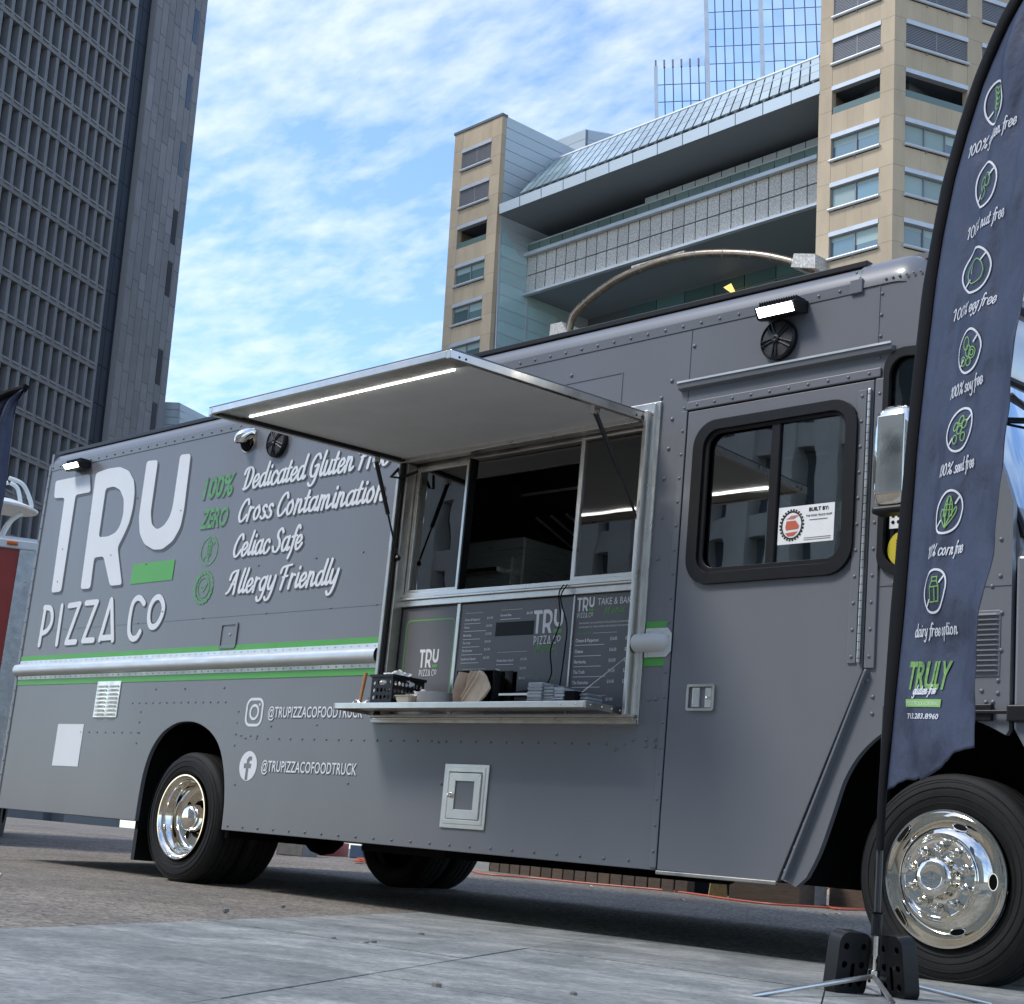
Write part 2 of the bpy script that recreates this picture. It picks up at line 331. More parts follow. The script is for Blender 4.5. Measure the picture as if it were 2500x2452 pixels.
# ------------------------------------------------------------------ 2-D shape helpers
def catmull(pts, k=6, closed=False):
    P = [V((*p, 0)) if len(p) == 2 else V(p) for p in pts]; n = len(P)
    if n < 3 and not closed: return [tuple(p) for p in P]
    o = []
    for i in range(n if closed else n - 1):
        if closed: p0, p1, p2, p3 = P[i - 1], P[i], P[(i + 1) % n], P[(i + 2) % n]
        else: p0, p1, p2, p3 = P[max(i - 1, 0)], P[i], P[i + 1], P[min(i + 2, n - 1)]
        for j in range(k):
            t = j / k; o.append(.5 * ((2 * p1) + (p2 - p0) * t + (2 * p0 - 5 * p1 + 4 * p2 - p3) * t * t + (3 * p1 - p0 - 3 * p2 + p3) * t ** 3))
    if not closed: o.append(P[-1])
    return [tuple(p) for p in o]
def rounded(poly, r=.25, k=3):
    o = []; n = len(poly)
    for i in range(n):
        a, b, c = V(poly[i - 1]), V(poly[i]), V(poly[(i + 1) % n])
        d1 = (a - b); d2 = (c - b); r1 = min(r, d1.length * .45); r2 = min(r, d2.length * .45)
        p1 = b + d1.normalized() * r1; p2 = b + d2.normalized() * r2
        for j in range(k + 1):
            t = j / k; o.append(tuple((1 - t) ** 2 * p1 + 2 * t * (1 - t) * b + t * t * p2))
    return o
def rrect(x0, x1, z0, z1, r, k=5):
    o = []
    for cx, cz, a0 in ((x1 - r, z1 - r, 0), (x0 + r, z1 - r, 90), (x0 + r, z0 + r, 180), (x1 - r, z0 + r, 270)):
        for j in range(k + 1): a = math.radians(a0 + 90 * j / k); o.append((cx + r * math.cos(a), cz + r * math.sin(a)))
    return o
def plate(loops, fn, name, m, parent, thick=0., bevel=0, smooth=False, kind=None):
    """flat plate with holes: loops of (a,b), fn(a,b,c) -> 3-D point, c in [0,thick]"""
    cu = bpy.data.curves.new('t', 'CURVE'); cu.dimensions = '2D'; cu.fill_mode = 'BOTH'; cu.extrude = .5 if thick else 0
    for L in loops:
        s = cu.splines.new('POLY'); s.points.add(len(L) - 1)
        for i, p in enumerate(L): s.points[i].co = (p[0], p[1], 0, 1)
        s.use_cyclic_u = True
    o = bpy.data.objects.new('t', cu); col.objects.link(o)
    dg = bpy.context.evaluated_depsgraph_get(); me = bpy.data.meshes.new_from_object(o.evaluated_get(dg))
    bpy.data.objects.remove(o); bpy.data.curves.remove(cu)
    b = MB(); b.v = [V(fn(v.co.x, v.co.y, (.5 + v.co.z) * thick if thick else 0)) for v in me.vertices]; b.f = [tuple(p.vertices) for p in me.polygons]
    bpy.data.meshes.remove(me)
    return b.build(name, m, parent, bevel=bevel, smooth=smooth, kind=kind)
def side(y, out=-1): return lambda a, b, c: (a, y + out * c, b)
def ribbon(mb, pts, w, fn, lay=0., caps=True, callig=0.):
    """flat ribbon along 2-D pts, mapped by fn(a,b,layer)"""
    P = [V((p[0], p[1])) for p in pts]; n = len(P); vs = []; fs = []
    for i, p in enumerate(P):
        t = (P[min(i + 1, n - 1)] - P[max(i - 1, 0)]);
        if t.length < 1e-9: t = V((1, 0))
        t.normalize(); nn = V((-t.y, t.x)); ww = w[i] if isinstance(w, list) else w
        if callig: ww *= (1 - callig) + callig * abs(t.y) ** 1.3
        vs += [p + nn * ww / 2, p - nn * ww / 2]
    fs = [(2 * i, 2 * i + 1, 2 * i + 3, 2 * i + 2) for i in range(n - 1)]
    if caps:
        for e, dirn in ((0, -1), (n - 1, 1)):
            a, b = vs[2 * e], vs[2 * e + 1]; c = (a + b) / 2; r = (a - b).length / 2
            t = (P[min(e + 1, n - 1)] - P[max(e - 1, 0)]).normalized() * dirn if n > 1 else V((1, 0)); nn = (a - b).normalized() if r > 0 else V((0, 1))
            k0 = len(vs); vs += [c + nn * r * math.cos(q) + t * r * math.sin(q) for q in (PI * .25, PI * .5, PI * .75)]
            fs.append((2 * e, k0, k0 + 1, k0 + 2, 2 * e + 1))
    ly = [lay + .00002 * (i // 2) if i < 2 * n else (lay if i < 2 * n + 3 else lay + .00002 * (n - 1)) for i in range(len(vs))]
    mb.add([fn(v.x, v.y, q_) for v, q_ in zip(vs, ly)], fs)
# stroke alphabet: x-height 1, ascender 1.75, descender -.75.  glyph = (advance, [strokes])
GL = {
 'a': (.95, [[(.75, .85), (.5, 1), (.2, .8), (.1, .4), (.25, .03), (.5, .1), (.72, .5)], [(.78, 1), (.7, .35), (.78, .03), (1, .2)]]),
 'b': (.9, [[(.25, 1.7), (.15, .8), (.15, .1)], [(.15, .6), (.4, 1), (.7, .8), (.7, .3), (.4, 0), (.15, .15)]]),
 'c': (.78, [[(.68, .8), (.5, 1), (.22, .8), (.12, .4), (.28, .02), (.55, .06), (.8, .35)]]),
 'd': (.95, [[(.72, .85), (.48, 1), (.2, .8), (.1, .4), (.25, .03), (.5, .1), (.7, .5)], [(.85, 1.75), (.72, .9), (.7, .3), (.8, .03), (1, .2)]]),
 'e': (.8, [[(.12, .42), (.45, .5), (.66, .75), (.5, 1), (.25, .85), (.12, .45), (.28, .02), (.55, .08), (.82, .4)]]),
 'f': (.6, [[(.85, 1.55), (.68, 1.75), (.5, 1.5), (.38, .7), (.28, -.1), (.1, -.55)], [(.1, .95), (.7, 1.02)]]),
 'g': (.92, [[(.72, .85), (.48, 1), (.2, .8), (.12, .45), (.28, .08), (.5, .15), (.7, .5)], [(.78, 1), (.66, 0), (.5, -.55), (.2, -.7), (.02, -.45)]]),
 'i': (.45, [[(.25, .98), (.18, .35), (.26, .03), (.48, .22)], [(.3, 1.38), (.31, 1.43)]]),
 'l': (.45, [[(.38, 1.75), (.22, .9), (.16, .3), (.26, .03), (.48, .22)]]),
 'm': (1.4, [[(.22, 1), (.12, .02)], [(.16, .6), (.4, .98), (.58, .85), (.52, .02)], [(.56, .6), (.85, .98), (1.02, .85), (.97, .3), (1.05, .03), (1.4, .3)]]),
 'n': (.95, [[(.22, 1), (.12, .02)], [(.16, .6), (.42, .98), (.62, .85), (.58, .3), (.66, .03), (.95, .25)]]),
 'o': (.85, [[(.5, 1), (.2, .8), (.12, .4), (.3, .02), (.58, .2), (.68, .6), (.5, 1)]]),
 'p': (.9, [[(.25, 1), (.1, -.7)], [(.18, .6), (.45, 1), (.7, .75), (.62, .25), (.35, 0), (.15, .15)]]),
 'r': (.68, [[(.22, 1), (.12, .02)], [(.16, .6), (.38, .95), (.62, .92)]]),
 's': (.68, [[(.58, .85), (.38, 1), (.2, .8), (.3, .58), (.5, .4), (.5, .12), (.28, 0), (.06, .15)]]),
 't': (.55, [[(.36, 1.5), (.2, .6), (.2, .12), (.32, .03), (.55, .22)], [(.02, 1), (.56, 1.04)]]),
 'u': (.95, [[(.2, 1), (.12, .35), (.25, .03), (.5, .15), (.68, .6)], [(.74, 1), (.66, .35), (.75, .03), (.98, .2)]]),
 'w': (1.2, [[(.1, 1), (.2, .05), (.5, .8), (.65, .05), (1.05, 1)]]),
 'y': (.9, [[(.2, 1), (.13, .4), (.27, .08), (.5, .2), (.68, .6)], [(.78, 1), (.64, 0), (.45, -.55), (.18, -.7), (.0, -.5)]]),
 'h': (.95, [[(.35, 1.75), (.12, .02)], [(.16, .6), (.42, .98), (.62, .85), (.58, .3), (.66, .03), (.95, .25)]]),
 'v': (.8, [[(.1, 1), (.3, .03), (.7, 1)]]),
 '-': (.4, [[(.08, .5), (.36, .5)]]),
 '0': (.95, [[(.45, 1.5), (.15, 1.15), (.12, .4), (.38, .02), (.68, .4), (.68, 1.1), (.45, 1.5)]]),
 '1': (.62, [[(.05, 1.15), (.35, 1.5), (.22, .02)]]),
 '%': (1.25, [[(.3, 1.5), (.12, 1.25), (.3, 1.02), (.45, 1.25), (.3, 1.5)], [(.95, 1.5), (.15, .02)], [(.78, .5), (.6, .25), (.78, .0), (.95, .25), (.78, .5)]]),
 'D': (1.15, [[(.4, 1.6), (.25, .02)], [(-.05, 1.2), (.1, 1.55), (.55, 1.65), (.92, 1.4), (1.0, .9), (.8, .3), (.45, .03), (.1, .05)]]),
 'G': (1.15, [[(1.0, 1.35), (.75, 1.68), (.4, 1.5), (.15, .95), (.2, .3), (.5, .05), (.78, .3), (.92, .8)], [(.55, .8), (.95, .85), (.85, .1), (.7, -.4), (.4, -.6), (.15, -.4)]]),
 'F': (1.0, [[(-.05, 1.2), (.05, 1.5), (.35, 1.62), (1.05, 1.7)], [(.55, 1.6), (.42, .8), (.28, .02)], [(.25, .85), (.8, .92)]]),
 'C': (1.0, [[(.95, 1.3), (.78, 1.65), (.45, 1.5), (.18, 1.0), (.12, .45), (.35, .02), (.65, .1), (.95, .45)]]),
 'S': (1.0, [[(.9, 1.4), (.65, 1.68), (.35, 1.45), (.38, 1.1), (.65, .8), (.75, .4), (.5, .02), (.15, .08), (.02, .35)]]),
 'A': (1.2, [[(-.1, .05), (.2, .25), (.55, 1.1), (.8, 1.65)], [(.8, 1.68), (.78, .8), (.8, .02)], [(.05, 1.1), (.15, 1.5), (.5, 1.68), (.8, 1.66)], [(.3, .7), (.85, .72)]]),
 'M': (1.4, [[(.1, .02), (.35, 1.6), (.6, .4), (1.0, 1.6), (1.05, .02)]]),
}
for _c in '01%': GL[_c] = (GL[_c][0] * 1.25, [[(x * 1.42, z * 1.05) for x, z in st] for st in GL[_c][1]])
def stroke_text(txt, a, b, xh, fn, w, mb, shear=.22, callig=.45, lay0=0., dx=0, dz=0, grow=0., caseup=None):
    """txt along the baseline a->b (2-D), x-height xh"""
    a, b = V(a), V(b); tot = sum(GL[c][0] if c in GL else .42 for c in txt); L = (b - a).length; ux = (b - a) / tot; uy = V((0, 1)) * xh
    x = 0; k = 0
    for c in txt:
        if c in GL:
            for st in GL[c][1]:
                k += 1; pts = [(p[0] + x + shear * p[1] * xh / (L / tot), p[1]) for p in st]
                q = [a + ux * p[0] + uy * p[1] + V((dx, dz)) for p in catmull(pts, 5)]
                ribbon(mb, q, w + grow, fn, lay0 + .0002 * (k % 4), callig=callig)
            x += GL[c][0]
        else: x += .42
def font_text(txt, x0, x1, z0, fn, m, parent, name='lettering', h=None, bold=0., shear=0., lay=0., rise=0., spacing=1., mb=None):
    """built-in font lettering fitted to x0..x1, baseline z0 (rising by rise), cap height h"""
    cu = bpy.data.curves.new('t', 'FONT'); cu.body = txt; cu.size = 1; cu.offset = bold; cu.shear = shear; cu.fill_mode = 'FRONT'; cu.resolution_u = 3; cu.space_character = spacing
    o = bpy.data.objects.new('t', cu); col.objects.link(o)
    dg = bpy.context.evaluated_depsgraph_get(); me = bpy.data.meshes.new_from_object(o.evaluated_get(dg)); bpy.data.objects.remove(o); bpy.data.curves.remove(cu)
    if not me.vertices: return None
    xs = [v.co.x for v in me.vertices]; a, b = min(xs), max(xs); sx = (x1 - x0) / (b - a) if x1 is not None else 1.; sz = h / .72 if h else sx
    if x1 is None: sx = sz * .8
    B = MB() if mb is None else mb; vs = []
    for v in me.vertices:
        t = (v.co.x - a) / (b - a); vs.append(fn(x0 + (v.co.x - a) * sx, z0 + v.co.y * sz + rise * t, lay))
    B.add(vs, [tuple(p.vertices) for p in me.polygons]); bpy.data.meshes.remove(me)
    if mb is None: return B.build(name, m, parent)
# ==================================================================  GROUND
b = MB(); xs = [-60, -30, -18, -12] + [x * .8 for x in range(-11, 12)] + [12, 18, 30, 60, 140]; ys = [-60, -30, -12, -8, -5, -3, -1.5, -.2] + [y * .5 + .1 for y in range(0, 18)] + [10, 14, 20, 40, 120, 400]
xs = [-400, -150] + xs + [400]
vs = [(x, y, gz(x, y)) for y in ys for x in xs]; n = len(xs)
b.add(vs, [(j * n + i, j * n + i + 1, (j + 1) * n + i + 1, (j + 1) * n + i) for j in range(len(ys) - 1) for i in range(n - 1)])
b.build('ground', M['ground'], smooth=True, kind='structure', ang=60)
# paved area of big slabs, a thin raised sheet in front of the truck
pv = bpy.data.objects.new('pavement', None); col.objects.link(pv); tag(pv, kind='structure', label='grey cleft paving slabs laid in front of the food truck'); WM[pv.name] = Matrix()
o0 = V((.457, .067)); ea = V((.995, .088)); eb = V((.553, -.833))
mbj = MB(); mbj.prism([o0 + ea * i + eb * j for i, j in ((.0, .0), (15, 0), (15, 9), (0, 9))], lambda p, c: (p[0], p[1], c), .001, .006)
mbj.build('joint_bed', mat('joint_dark', (.05, .05, .05), .9), pv)
sa, sb = 1.22, .98
for i in range(11):
    for j in range(8):
        g = .0032; h = .0115 + RND.uniform(-.0015, .0015)
        q = [o0 + ea * (sa * (i + a) + (g if a == 0 else -g)) + eb * (sb * (j + c) + (g if c == 0 else -g)) for a, c in ((0, 0), (1, 0), (1, 1), (0, 1))]
        MB().prism(q, lambda p, c: (p[0], p[1], c), .0065, h).build('paving_slab', M['paver'], pv)
# small stones
for k, (u, v) in enumerate(((814, 2294), (1028, 2224 + 60), (908, 2304), (893, 2305), (1065, 2410), (550, 2225), (1400, 2431), (690, 2215))):
    q = G(u, v, .01); b = MB(); b.ball((q.x, q.y, q.z + .004), .012 + .004 * (k % 3), 7, (1, .8, .6)); o = b.build('pebble', M['concrete'])
    tag(o, 'small grey pebble lying loose on the ground before the truck', 'pebble', 'loose pebbles on the ground')
# ==================================================================  FOOD TRUCK
tr = thing('food_truck', 'long grey step van food truck with open serving window and awning', 'food truck', (0, 1.15, 0))
XR, XS, XD0, XD1, XH = -4.333, 2.10, 2.116, 3.163, 3.848     # rear end, seam, door, hood seam
ZB, ZT = .345, 2.985
W = 2.36
fr = side(0.0)
# --- rear arch / window holes
arch = [p[:2] for p in catmull([(-1.383, .344), (-1.393, .52), (-1.44, .70), (-1.525, .85), (-1.65, .945), (-1.80, .995), (-1.93, 1.005), (-2.06, .99), (-2.2, .93), (-2.305, .82), (-2.36, .68), (-2.378, .52), (-2.383, .353)], 5)]
FARC = [p[:2] for p in catmull([(2.93, .36), (2.989, .471), (3.05, .64), (3.10, .78), (3.18, .895), (3.30, .985), (3.45, 1.035), (3.60, 1.045), (3.73, 1.01), (3.827, .966)], 5)]
main = [(XR, .36), (-2.383, .353)] + arch[::-1][1:-1] + [(-1.383, .344), (XS, .335), (XS, ZT), (XR, ZT)]
win = [(.0, 1.03), (1.9, 1.03), (1.9, 2.54), (.0, 2.54)]
mainp = plate([main, win], lambda a, b_, c: (a, c, b_), 'side_panel', M['paint'], tr, thick=.03, bevel=.003)
# cab panel round the door
doorP = [(XD0, .338), (2.785, .334), (3.166, 1.228), (3.166, 2.52), (XD0, 2.52)]
cab = [(XS + .004, ZT), (XS + .004, 2.535), (3.176, 2.535), (3.176, 1.232), (2.80, .345), (2.88, .318)] + FARC + [(3.84, .985), (3.84, 1.90), (3.80, 2.02), (3.74, 2.17), (3.55, 2.62), (3.43, 2.93), (3.40, ZT)]
qw = rrect(3.235, 3.40, 1.66, 2.62, .08)
qw = [(x + (.10 if (z < 2.2 and x > 3.33) else 0) + (.03 if x > 3.33 else 0), z) for x, z in qw]
plate([cab, qw], lambda a, b_, c: (a, c, b_), 'cab_panel', M['paint'], tr, thick=.03, bevel=.003)
glassq = [(3.3 + (x - 3.3) * 1.06, 2.14 + (z - 2.14) * 1.02) for x, z in qw]
q = plate([glassq], lambda a, b_, c: (a, .012 + c, b_), 'quarter_window', M['glass_d'], tr, thick=.004)
ring = [(3.32 + (x - 3.32) * 1.2, 2.14 + (z - 2.14) * 1.05) for x, z in qw]
inn = [(3.32 + (x - 3.32) * .86, 2.14 + (z - 2.14) * .965) for x, z in qw]
plate([ring, inn], lambda a, b_, c: (a, -.002 - c, b_), 'gasket', M['gasket'], q, thick=.014, bevel=.005)
# white notice with print and round yellow sticker in the quarter window
a0, b0 = S(2167, 1232), S(2212, 1285)
plate([[(3.262, 1.84), (3.42, 1.84), (3.42, 1.985), (3.262, 1.985)]], lambda a, b_, c: (a, .009 - c, b_), 'notice', M['paper'], q, thick=.001)
mb = MB()
for i, zz in enumerate((1.965, 1.948, 1.93)):
    for j in range(7): ribbon(mb, [(3.275 + j * .019, zz), (3.288 + j * .019, zz + .004 * ((i + j) % 2))], .004, lambda a, b_, c: (a, .0065 - c, b_))
for i in range(2):
    for j in range(5): mb.add([(3.28 + j * .027 + .009 * math.cos(t * PI / 3), .0065, 1.895 - i * .028 + .009 * math.sin(t * PI / 3)) for t in range(6)], [tuple(range(6))])
mb.build('print', M['under'], q)
plate([[(3.335 + .078 * math.cos(t * PI / 12), 1.75 + .078 * math.sin(t * PI / 12)) for t in range(24)]], lambda a, b_, c: (a, .009 - c, b_), 'round_sticker', M['yellow'], q, thick=.001)
mb = MB()
for i in range(6):
    for j in range(3): ribbon(mb, [(3.30 + j * .026, 1.785 - i * .013), (3.319 + j * .026, 1.786 - i * .013)], .005, lambda a, b_, c: (a, .0065 - c, b_))
mb.build('print', M['under'], q)
# --- roof: flange, cove, drip rail, sheet
mb = MB(); prof = [(-.004, 2.95), (-.006, 2.998), (.002, 3.0), (.006, 3.03), (.022, 3.062), (.05, 3.085), (.085, 3.098)]
def sweep(mb, prof, x0, x1):
    n = len(prof); mb.add([(x0, y, z) for y, z in prof] + [(x1, y, z) for y, z in prof], [(i, i + 1, n + i + 1, n + i) for i in range(n - 1)])
sweep(mb, prof, XR, 3.06)
mb.build('roof_cove', M['paint'], tr, smooth=True, ang=30)
MB().box(XR - .01, 3.06, .055, .105, 3.098, 3.128).build('drip_rail', M['black'], tr, bevel=.004)
MB().box(XR, 3.4, .10, W, 3.09, 3.118).build('roof', M['paint'], tr)
MB().box(XR, XR + .03, .001, W, .36, 3.09).build('rear_wall', M['paint'], tr)
b = MB().box(XR - .012, XR + .03, -.008, .03, .36, 3.0); b.build('corner_post', M['paint'], tr, bevel=.008)
b = MB().box(XR, -2.4, W - .03, W, .345, 3.09); b.box(-2.4, -1.36, W - .03, W, 1.0, 3.09); b.box(-1.36, 2.98, W - .03, W, .345, 3.09); b.box(2.98, 3.4, W - .03, W, 1.0, 3.09); b.build('far_wall', M['inner'], tr)
MB().box(-.9, .9, 1.5, 2.2, .30, .5).build('underbody_light_block', M['under'], tr, bevel=.04)  # unseen block added to keep light off the ground under the truck
MB().box(1.0, 2.4, .9, 2.2, .34, .5).build('underbody_light_slab', M['under'], tr)  # low slab, also added so the ground beneath stays dark
for q_ in ((XR, 3.0, .70, W - .7, .50, .56), (XR, -2.43, .04, .699, .50, .56), (-1.34, 2.85, .04, .699, .50, .56), (XR, -2.43, W - .699, W - .03, .50, .56), (-1.34, 2.85, W - .699, W - .03, .50, .56)): MB().box(*q_).build('floor_panel', M['under'], tr)
# front roof cap: rounded casting
mb = MB(); nu, nv = 14, 10; vs = []
for i in range(nu + 1):
    x = 3.045 + (3.40 - 3.045) * i / nu; t = i / nu
    drop = 0 if t < .5 else .17 * ((t - .5) / .5) ** 2.2
    out_ = .012 + .05 * max(0, t - .6) ** 1.3
    for j in range(nv + 1):
        a = PI / 2 * j / nv
        vs.append((x + .05 * t * math.sin(a * .8), -.006 + .16 * (1 - math.cos(a)) * 1.0 + .12 * max(0, t - .7), 2.965 + (.165 * math.sin(a)) - drop * (.35 + .65 * math.sin(a))))
n = nv + 1
mb.add(vs, [(i * n + j, (i + 1) * n + j, (i + 1) * n + j + 1, i * n + j + 1) for i in range(nu) for j in range(nv)])
# wrap along the front over the windshield
k0 = nu * n
fv = []
for yy in (.3, .8, 1.4, 2.0, 2.3):
    for j in range(nv + 1):
        p = vs[k0 + j]; fv.append((p[0] + .06, yy + .0, p[2]))
base = [vs[k0 + j] for j in range(n)]
mb.add(base + fv, [(r * n + j, (r + 1) * n + j, (r + 1) * n + j + 1, r * n + j + 1) for r in range(5) for j in range(nv)])
mb.add([(3.045, .15, 3.128), (3.40, .16, 3.10), (3.40, 2.3, 3.10), (3.045, 2.3, 3.128)], [(0, 1, 2, 3)])
mb.build('roof_corner_cap', M['paint'], tr, smooth=True, ang=60)
MB().box(3.02, 3.085, -.014, .0, 2.945, 3.012).build('cap_bracket', M['paint'], tr, bevel=.003)
# --- door
dw_o = rrect(2.176, 3.10, 1.652, 2.452, .13, 7)
def skew(L): return L
dwh = rrect(2.2, 3.078, 1.676, 2.43, .11, 7)
door = plate([doorP, dwh], lambda a, b_, c: (a, -.006 + c, b_), 'door', M['paint'], tr, thick=.036, bevel=.003)
plate([dw_o, rrect(2.238, 3.048, 1.706, 2.402, .085, 7)], lambda a, b_, c: (a, -.004 - c, b_), 'window_gasket', M['gasket'], door, thick=.024, bevel=.008)
plate([rrect(2.232, 3.054, 1.70, 2.41, .09, 7), rrect(2.262, 3.03, 1.73, 2.386, .07, 7)], lambda a, b_, c: (a, .0 - c, b_), 'window_frame', M['gasket'], door, thick=.014, bevel=.004)
MB().box(2.628, 2.676, -.012, .006, 1.71, 2.40).build('window_mullion', M['gasket'], door, bevel=.004)
MB().box(2.24, 2.65, .012, .016, 1.70, 2.41).build('window_pane', M['glass_d'], door)
MB().box(2.65, 3.06, .002, .006, 1.70, 2.41).build('window_pane', M['glass_d'], door)
# built-by notice behind the right pane
a = S(1914, 1288, .0); bq = S(2048, 1272, .0); c_ = S(1910, 1366, .0)
x0, x1, z0, z1 = 2.685, 2.985, 1.812, 1.985
nb = MB().box(x0, x1, .0008, .0016, z0, z1); nb.build('window_sign', M['paper'], door)
fs = lambda a, b_, c: (a, -.0002 - c, b_)
font_text('BUILT BY:', x0 + .165, x0 + .27, z1 - .03, fs, M['under'], door, 'sign_print', h=.017, bold=.03, lay=.0004)
font_text('THE FOOD TRUCK SHOP', x0 + .15, x0 + .288, z1 - .055, fs, M['under'], door, 'sign_print', h=.009, bold=.02, lay=.0004)
mb = MB(); cx, cz = x0 + .075, (z0 + z1) / 2
ribbon(mb, [(cx + .055 * math.cos(t * PI / 16), cz + .062 * math.sin(t * PI / 16)) for t in range(33)], .006, fs, .0004, caps=False)
for t in range(26): a = t * 2 * PI / 26; ribbon(mb, [(cx + .059 * math.cos(a), cz + .066 * math.sin(a)), (cx + .067 * math.cos(a), cz + .074 * math.sin(a))], .009, fs, .0005, caps=False)
mb.build('sign_print', M['under'], door)
mb = MB(); mb.add([fs(cx + p[0], cz + p[1], .0005) for p in ((-.035, -.01), (-.03, .02), (.02, .02), (.04, -.005), (.035, -.018), (-.03, -.022))], [(0, 1, 2, 3, 4, 5)])
mb.add([fs(cx + p[0], cz + p[1], .0005) for p in ((-.035, -.035), (.035, -.03), (.01, -.05), (-.02, -.05))], [(0, 1, 2, 3)])
for i in range(4): ribbon(mb, [(cx - .03 + i * .012, cz + .028), (cx + .0 + i * .012, cz + .045)], .003, fs, .0005)
mb.build('sign_print', M['orangered'], door)
mb = MB()
for i in range(2): ribbon(mb, [(x0 + .145, z0 + .022 - .009 * i), (x0 + .285, z0 + .022 - .009 * i)], .0025, fs, .0004)
ribbon(mb, [(x0 + .17, z1 - .07), (x0 + .265, z1 - .07)], .003, fs, .0004)
mb.build('sign_print', M['menu'], door)
MB().box(2.99, 3.045, .02, .05, 1.83, 1.93).build('sash_latch', M['black'], door, bevel=.004)
# door handle: chrome paddle recess
h = plate([rrect(2.23, 2.392, 1.062, 1.185, .012), rrect(2.243, 2.379, 1.074, 1.173, .006)], lambda a, b_, c: (a, -.007 - c, b_), 'handle', M['chrome'], door, thick=.012, bevel=.003)
MB().box(2.243, 2.379, -.004, .0, 1.074, 1.173).build('recess', M['black'], h)
MB().box(2.262, 2.305, -.016, -.004, 1.078, 1.169).build('paddle', M['alu'], h, bevel=.004)
MB().box(2.335, 2.372, -.012, -.003, 1.078, 1.169).build('lock_plate', M['alu'], h, bevel=.002)
b = MB(); b.lathe([(.009, 0), (.009, .006), (.001, .007)], (2.353, -.012, 1.124), (0, -1, 0), 12); b.build('lock', M['chrome'], h)
# hinge strip and door frame mouldings
hg = MB().box(3.146, 3.160, -.024, -.006, 1.262, 2.478); hg.build('hinge', M['alu'], door, bevel=.004)
mb = MB()
for i in range(34): z = 1.28 + i * .0355; mb.box(3.1455, 3.1605, -.0246, -.02, z, z + .002)
mb.build('hinge_knuckles', M['under'], door, kind='stuff')
mb = MB()
mb.box(2.105, 3.2, -.012, -.0, 2.528, 2.572); mb.build('door_header', M['paint'], tr, bevel=.005)
MB().box(2.07, 2.108, -.008, -.0, .345, 2.528).build('seam_strip', M['paint'], tr, bevel=.003)
MB().box(3.176, 3.225, -.012, 0, 1.24, 2.52).build('hinge_strip', M['paint'], tr, bevel=.003)
MB().box(3.092, 3.135, -.014, -.007, 1.262, 2.478).build('hinge_leaf', M['paint'], door, bevel=.002)
b = MB().bar((3.195, -.006, 1.232), (2.83, -.006, .345), .012, .045, (0, 1, 0)); b.build('slant_strip', M['paint'], tr, bevel=.003)
MB().box(2.118, 2.79, -.02, .0, .318, .336).build('door_sill', M['alu_dull'], tr, bevel=.004)
# rain gutter above the door
mb = MB(); g = [(.0, 2.665), (-.03, 2.655), (-.036, 2.672), (-.03, 2.64), (-.0, 2.632)]
n = 5; mb.add([(2.056, y, z) for y, z in g] + [(3.263, y, z) for y, z in g], [(i, (i + 1) % n, n + (i + 1) % n, n + i) for i in range(n)] + [tuple(range(n)), tuple(range(2 * n - 1, n - 1, -1))])
mb.build('rain_gutter', M['paint'], tr)
MB().box(2.056, 3.263, -.039, -.034, 2.665, 2.675).build('gutter_lip', M['rail'], tr)
# --- panel seams (thin raised lap joints)
mb = MB()
for q_ in ((1.652, 1.660, -.003, 0, 2.62, 2.80), (.9, 1.651, -.003, 0, 2.795, 2.80), (-3.9, -.05, -.002, 0, 1.68, 1.683), (3.17, 3.175, -.003, 0, 2.66, 2.96), (3.225, 3.69, -.003, 0, 1.59, 1.593), (3.70, 3.84, -.003, 0, 1.56, 1.563)): MB().box(*q_).build('lap_joint', M['paint'], tr)
# --- rivets
mb = MB()
def rv(x, z, r=.0085, y=-.001): mb.dome((x, y, z), r, n=7)
x = XR + .05
while x < 3.03: rv(x, 2.974, .008, -.006); x += .115
for z in [.5 + i * .105 for i in range(24)]: rv(XR + .012, z, .007, -.008)
for i in range(9): rv(3.05 + (i % 2) * .02 if i < 3 else 3.1 + i * .035, 2.985 + (.03 * i if i < 3 else 0), .007, -.008)
x = -1.32
while x < 2.05: rv(x, .37, .008); x += .155
x = -1.25
while x < 1.9: rv(x, .905, .0065); x += .115
for xx in (-1.3, -1.2, -1.13): rv(xx, .92, .0065)
x = -2.62
while x < -1.45: rv(x, 1.13, .0065); x += .085
for z in (.86, .93, 1.0, 1.07): rv(-1.37 + .01, z, .0065); rv(-2.5, z, .0065)
x = -3.25
while x < -2.45: rv(x, .93, .0065); x += .11
for xx, zz in ((-2.35, 1.22), (-2.0, 1.22), (-1.55, 1.22), (-1.0, .98), (-.55, .99), (-1.3, .62), (-.2, .66), (.585, .68), (.53, .9)): rv(xx, zz, .007)
for i in range(20): rv(2.088, .42 + i * .118, .0085, -.008)           # seam strip left of the door
for xx, zz in ((1.99, 1.12), (2.03, 1.12), (1.99, .93), (1.99, .90), (2.045, .93), (2.045, .90), (1.91, .93), (1.8, .88), (1.93, 2.62), (1.99, 2.70), (2.01, 2.5), (2.0, 2.35), (1.985, 2.2), (1.99, 2.0), (1.98, 1.8), (1.29, 2.84), (2.12, 2.86)): rv(xx, zz, .011)
for xx in (-3.4, -2.7, -1.9, -1.2, -.55, -.12): rv(xx, 1.683, .007)
for xx in (-1.9, -1.35, -.75, -.3): rv(xx, 2.0 + .01 * (xx + 1), .007)
for xx in (-1.15, -.75, -.35): rv(xx, 2.63 - .01 * xx, .007)
for xx, zz in ((-3.93, 2.3), (-3.93, 2.05), (-3.6, 2.55), (-3.2, 2.2), (-2.95, 2.6), (-2.7, 2.1), (-2.35, 2.45), (-2.4, 1.75)): rv(xx, zz, .006, -.004)
for i in range(10): rv(2.17 + i * .108, 2.55, .0085, -.012)
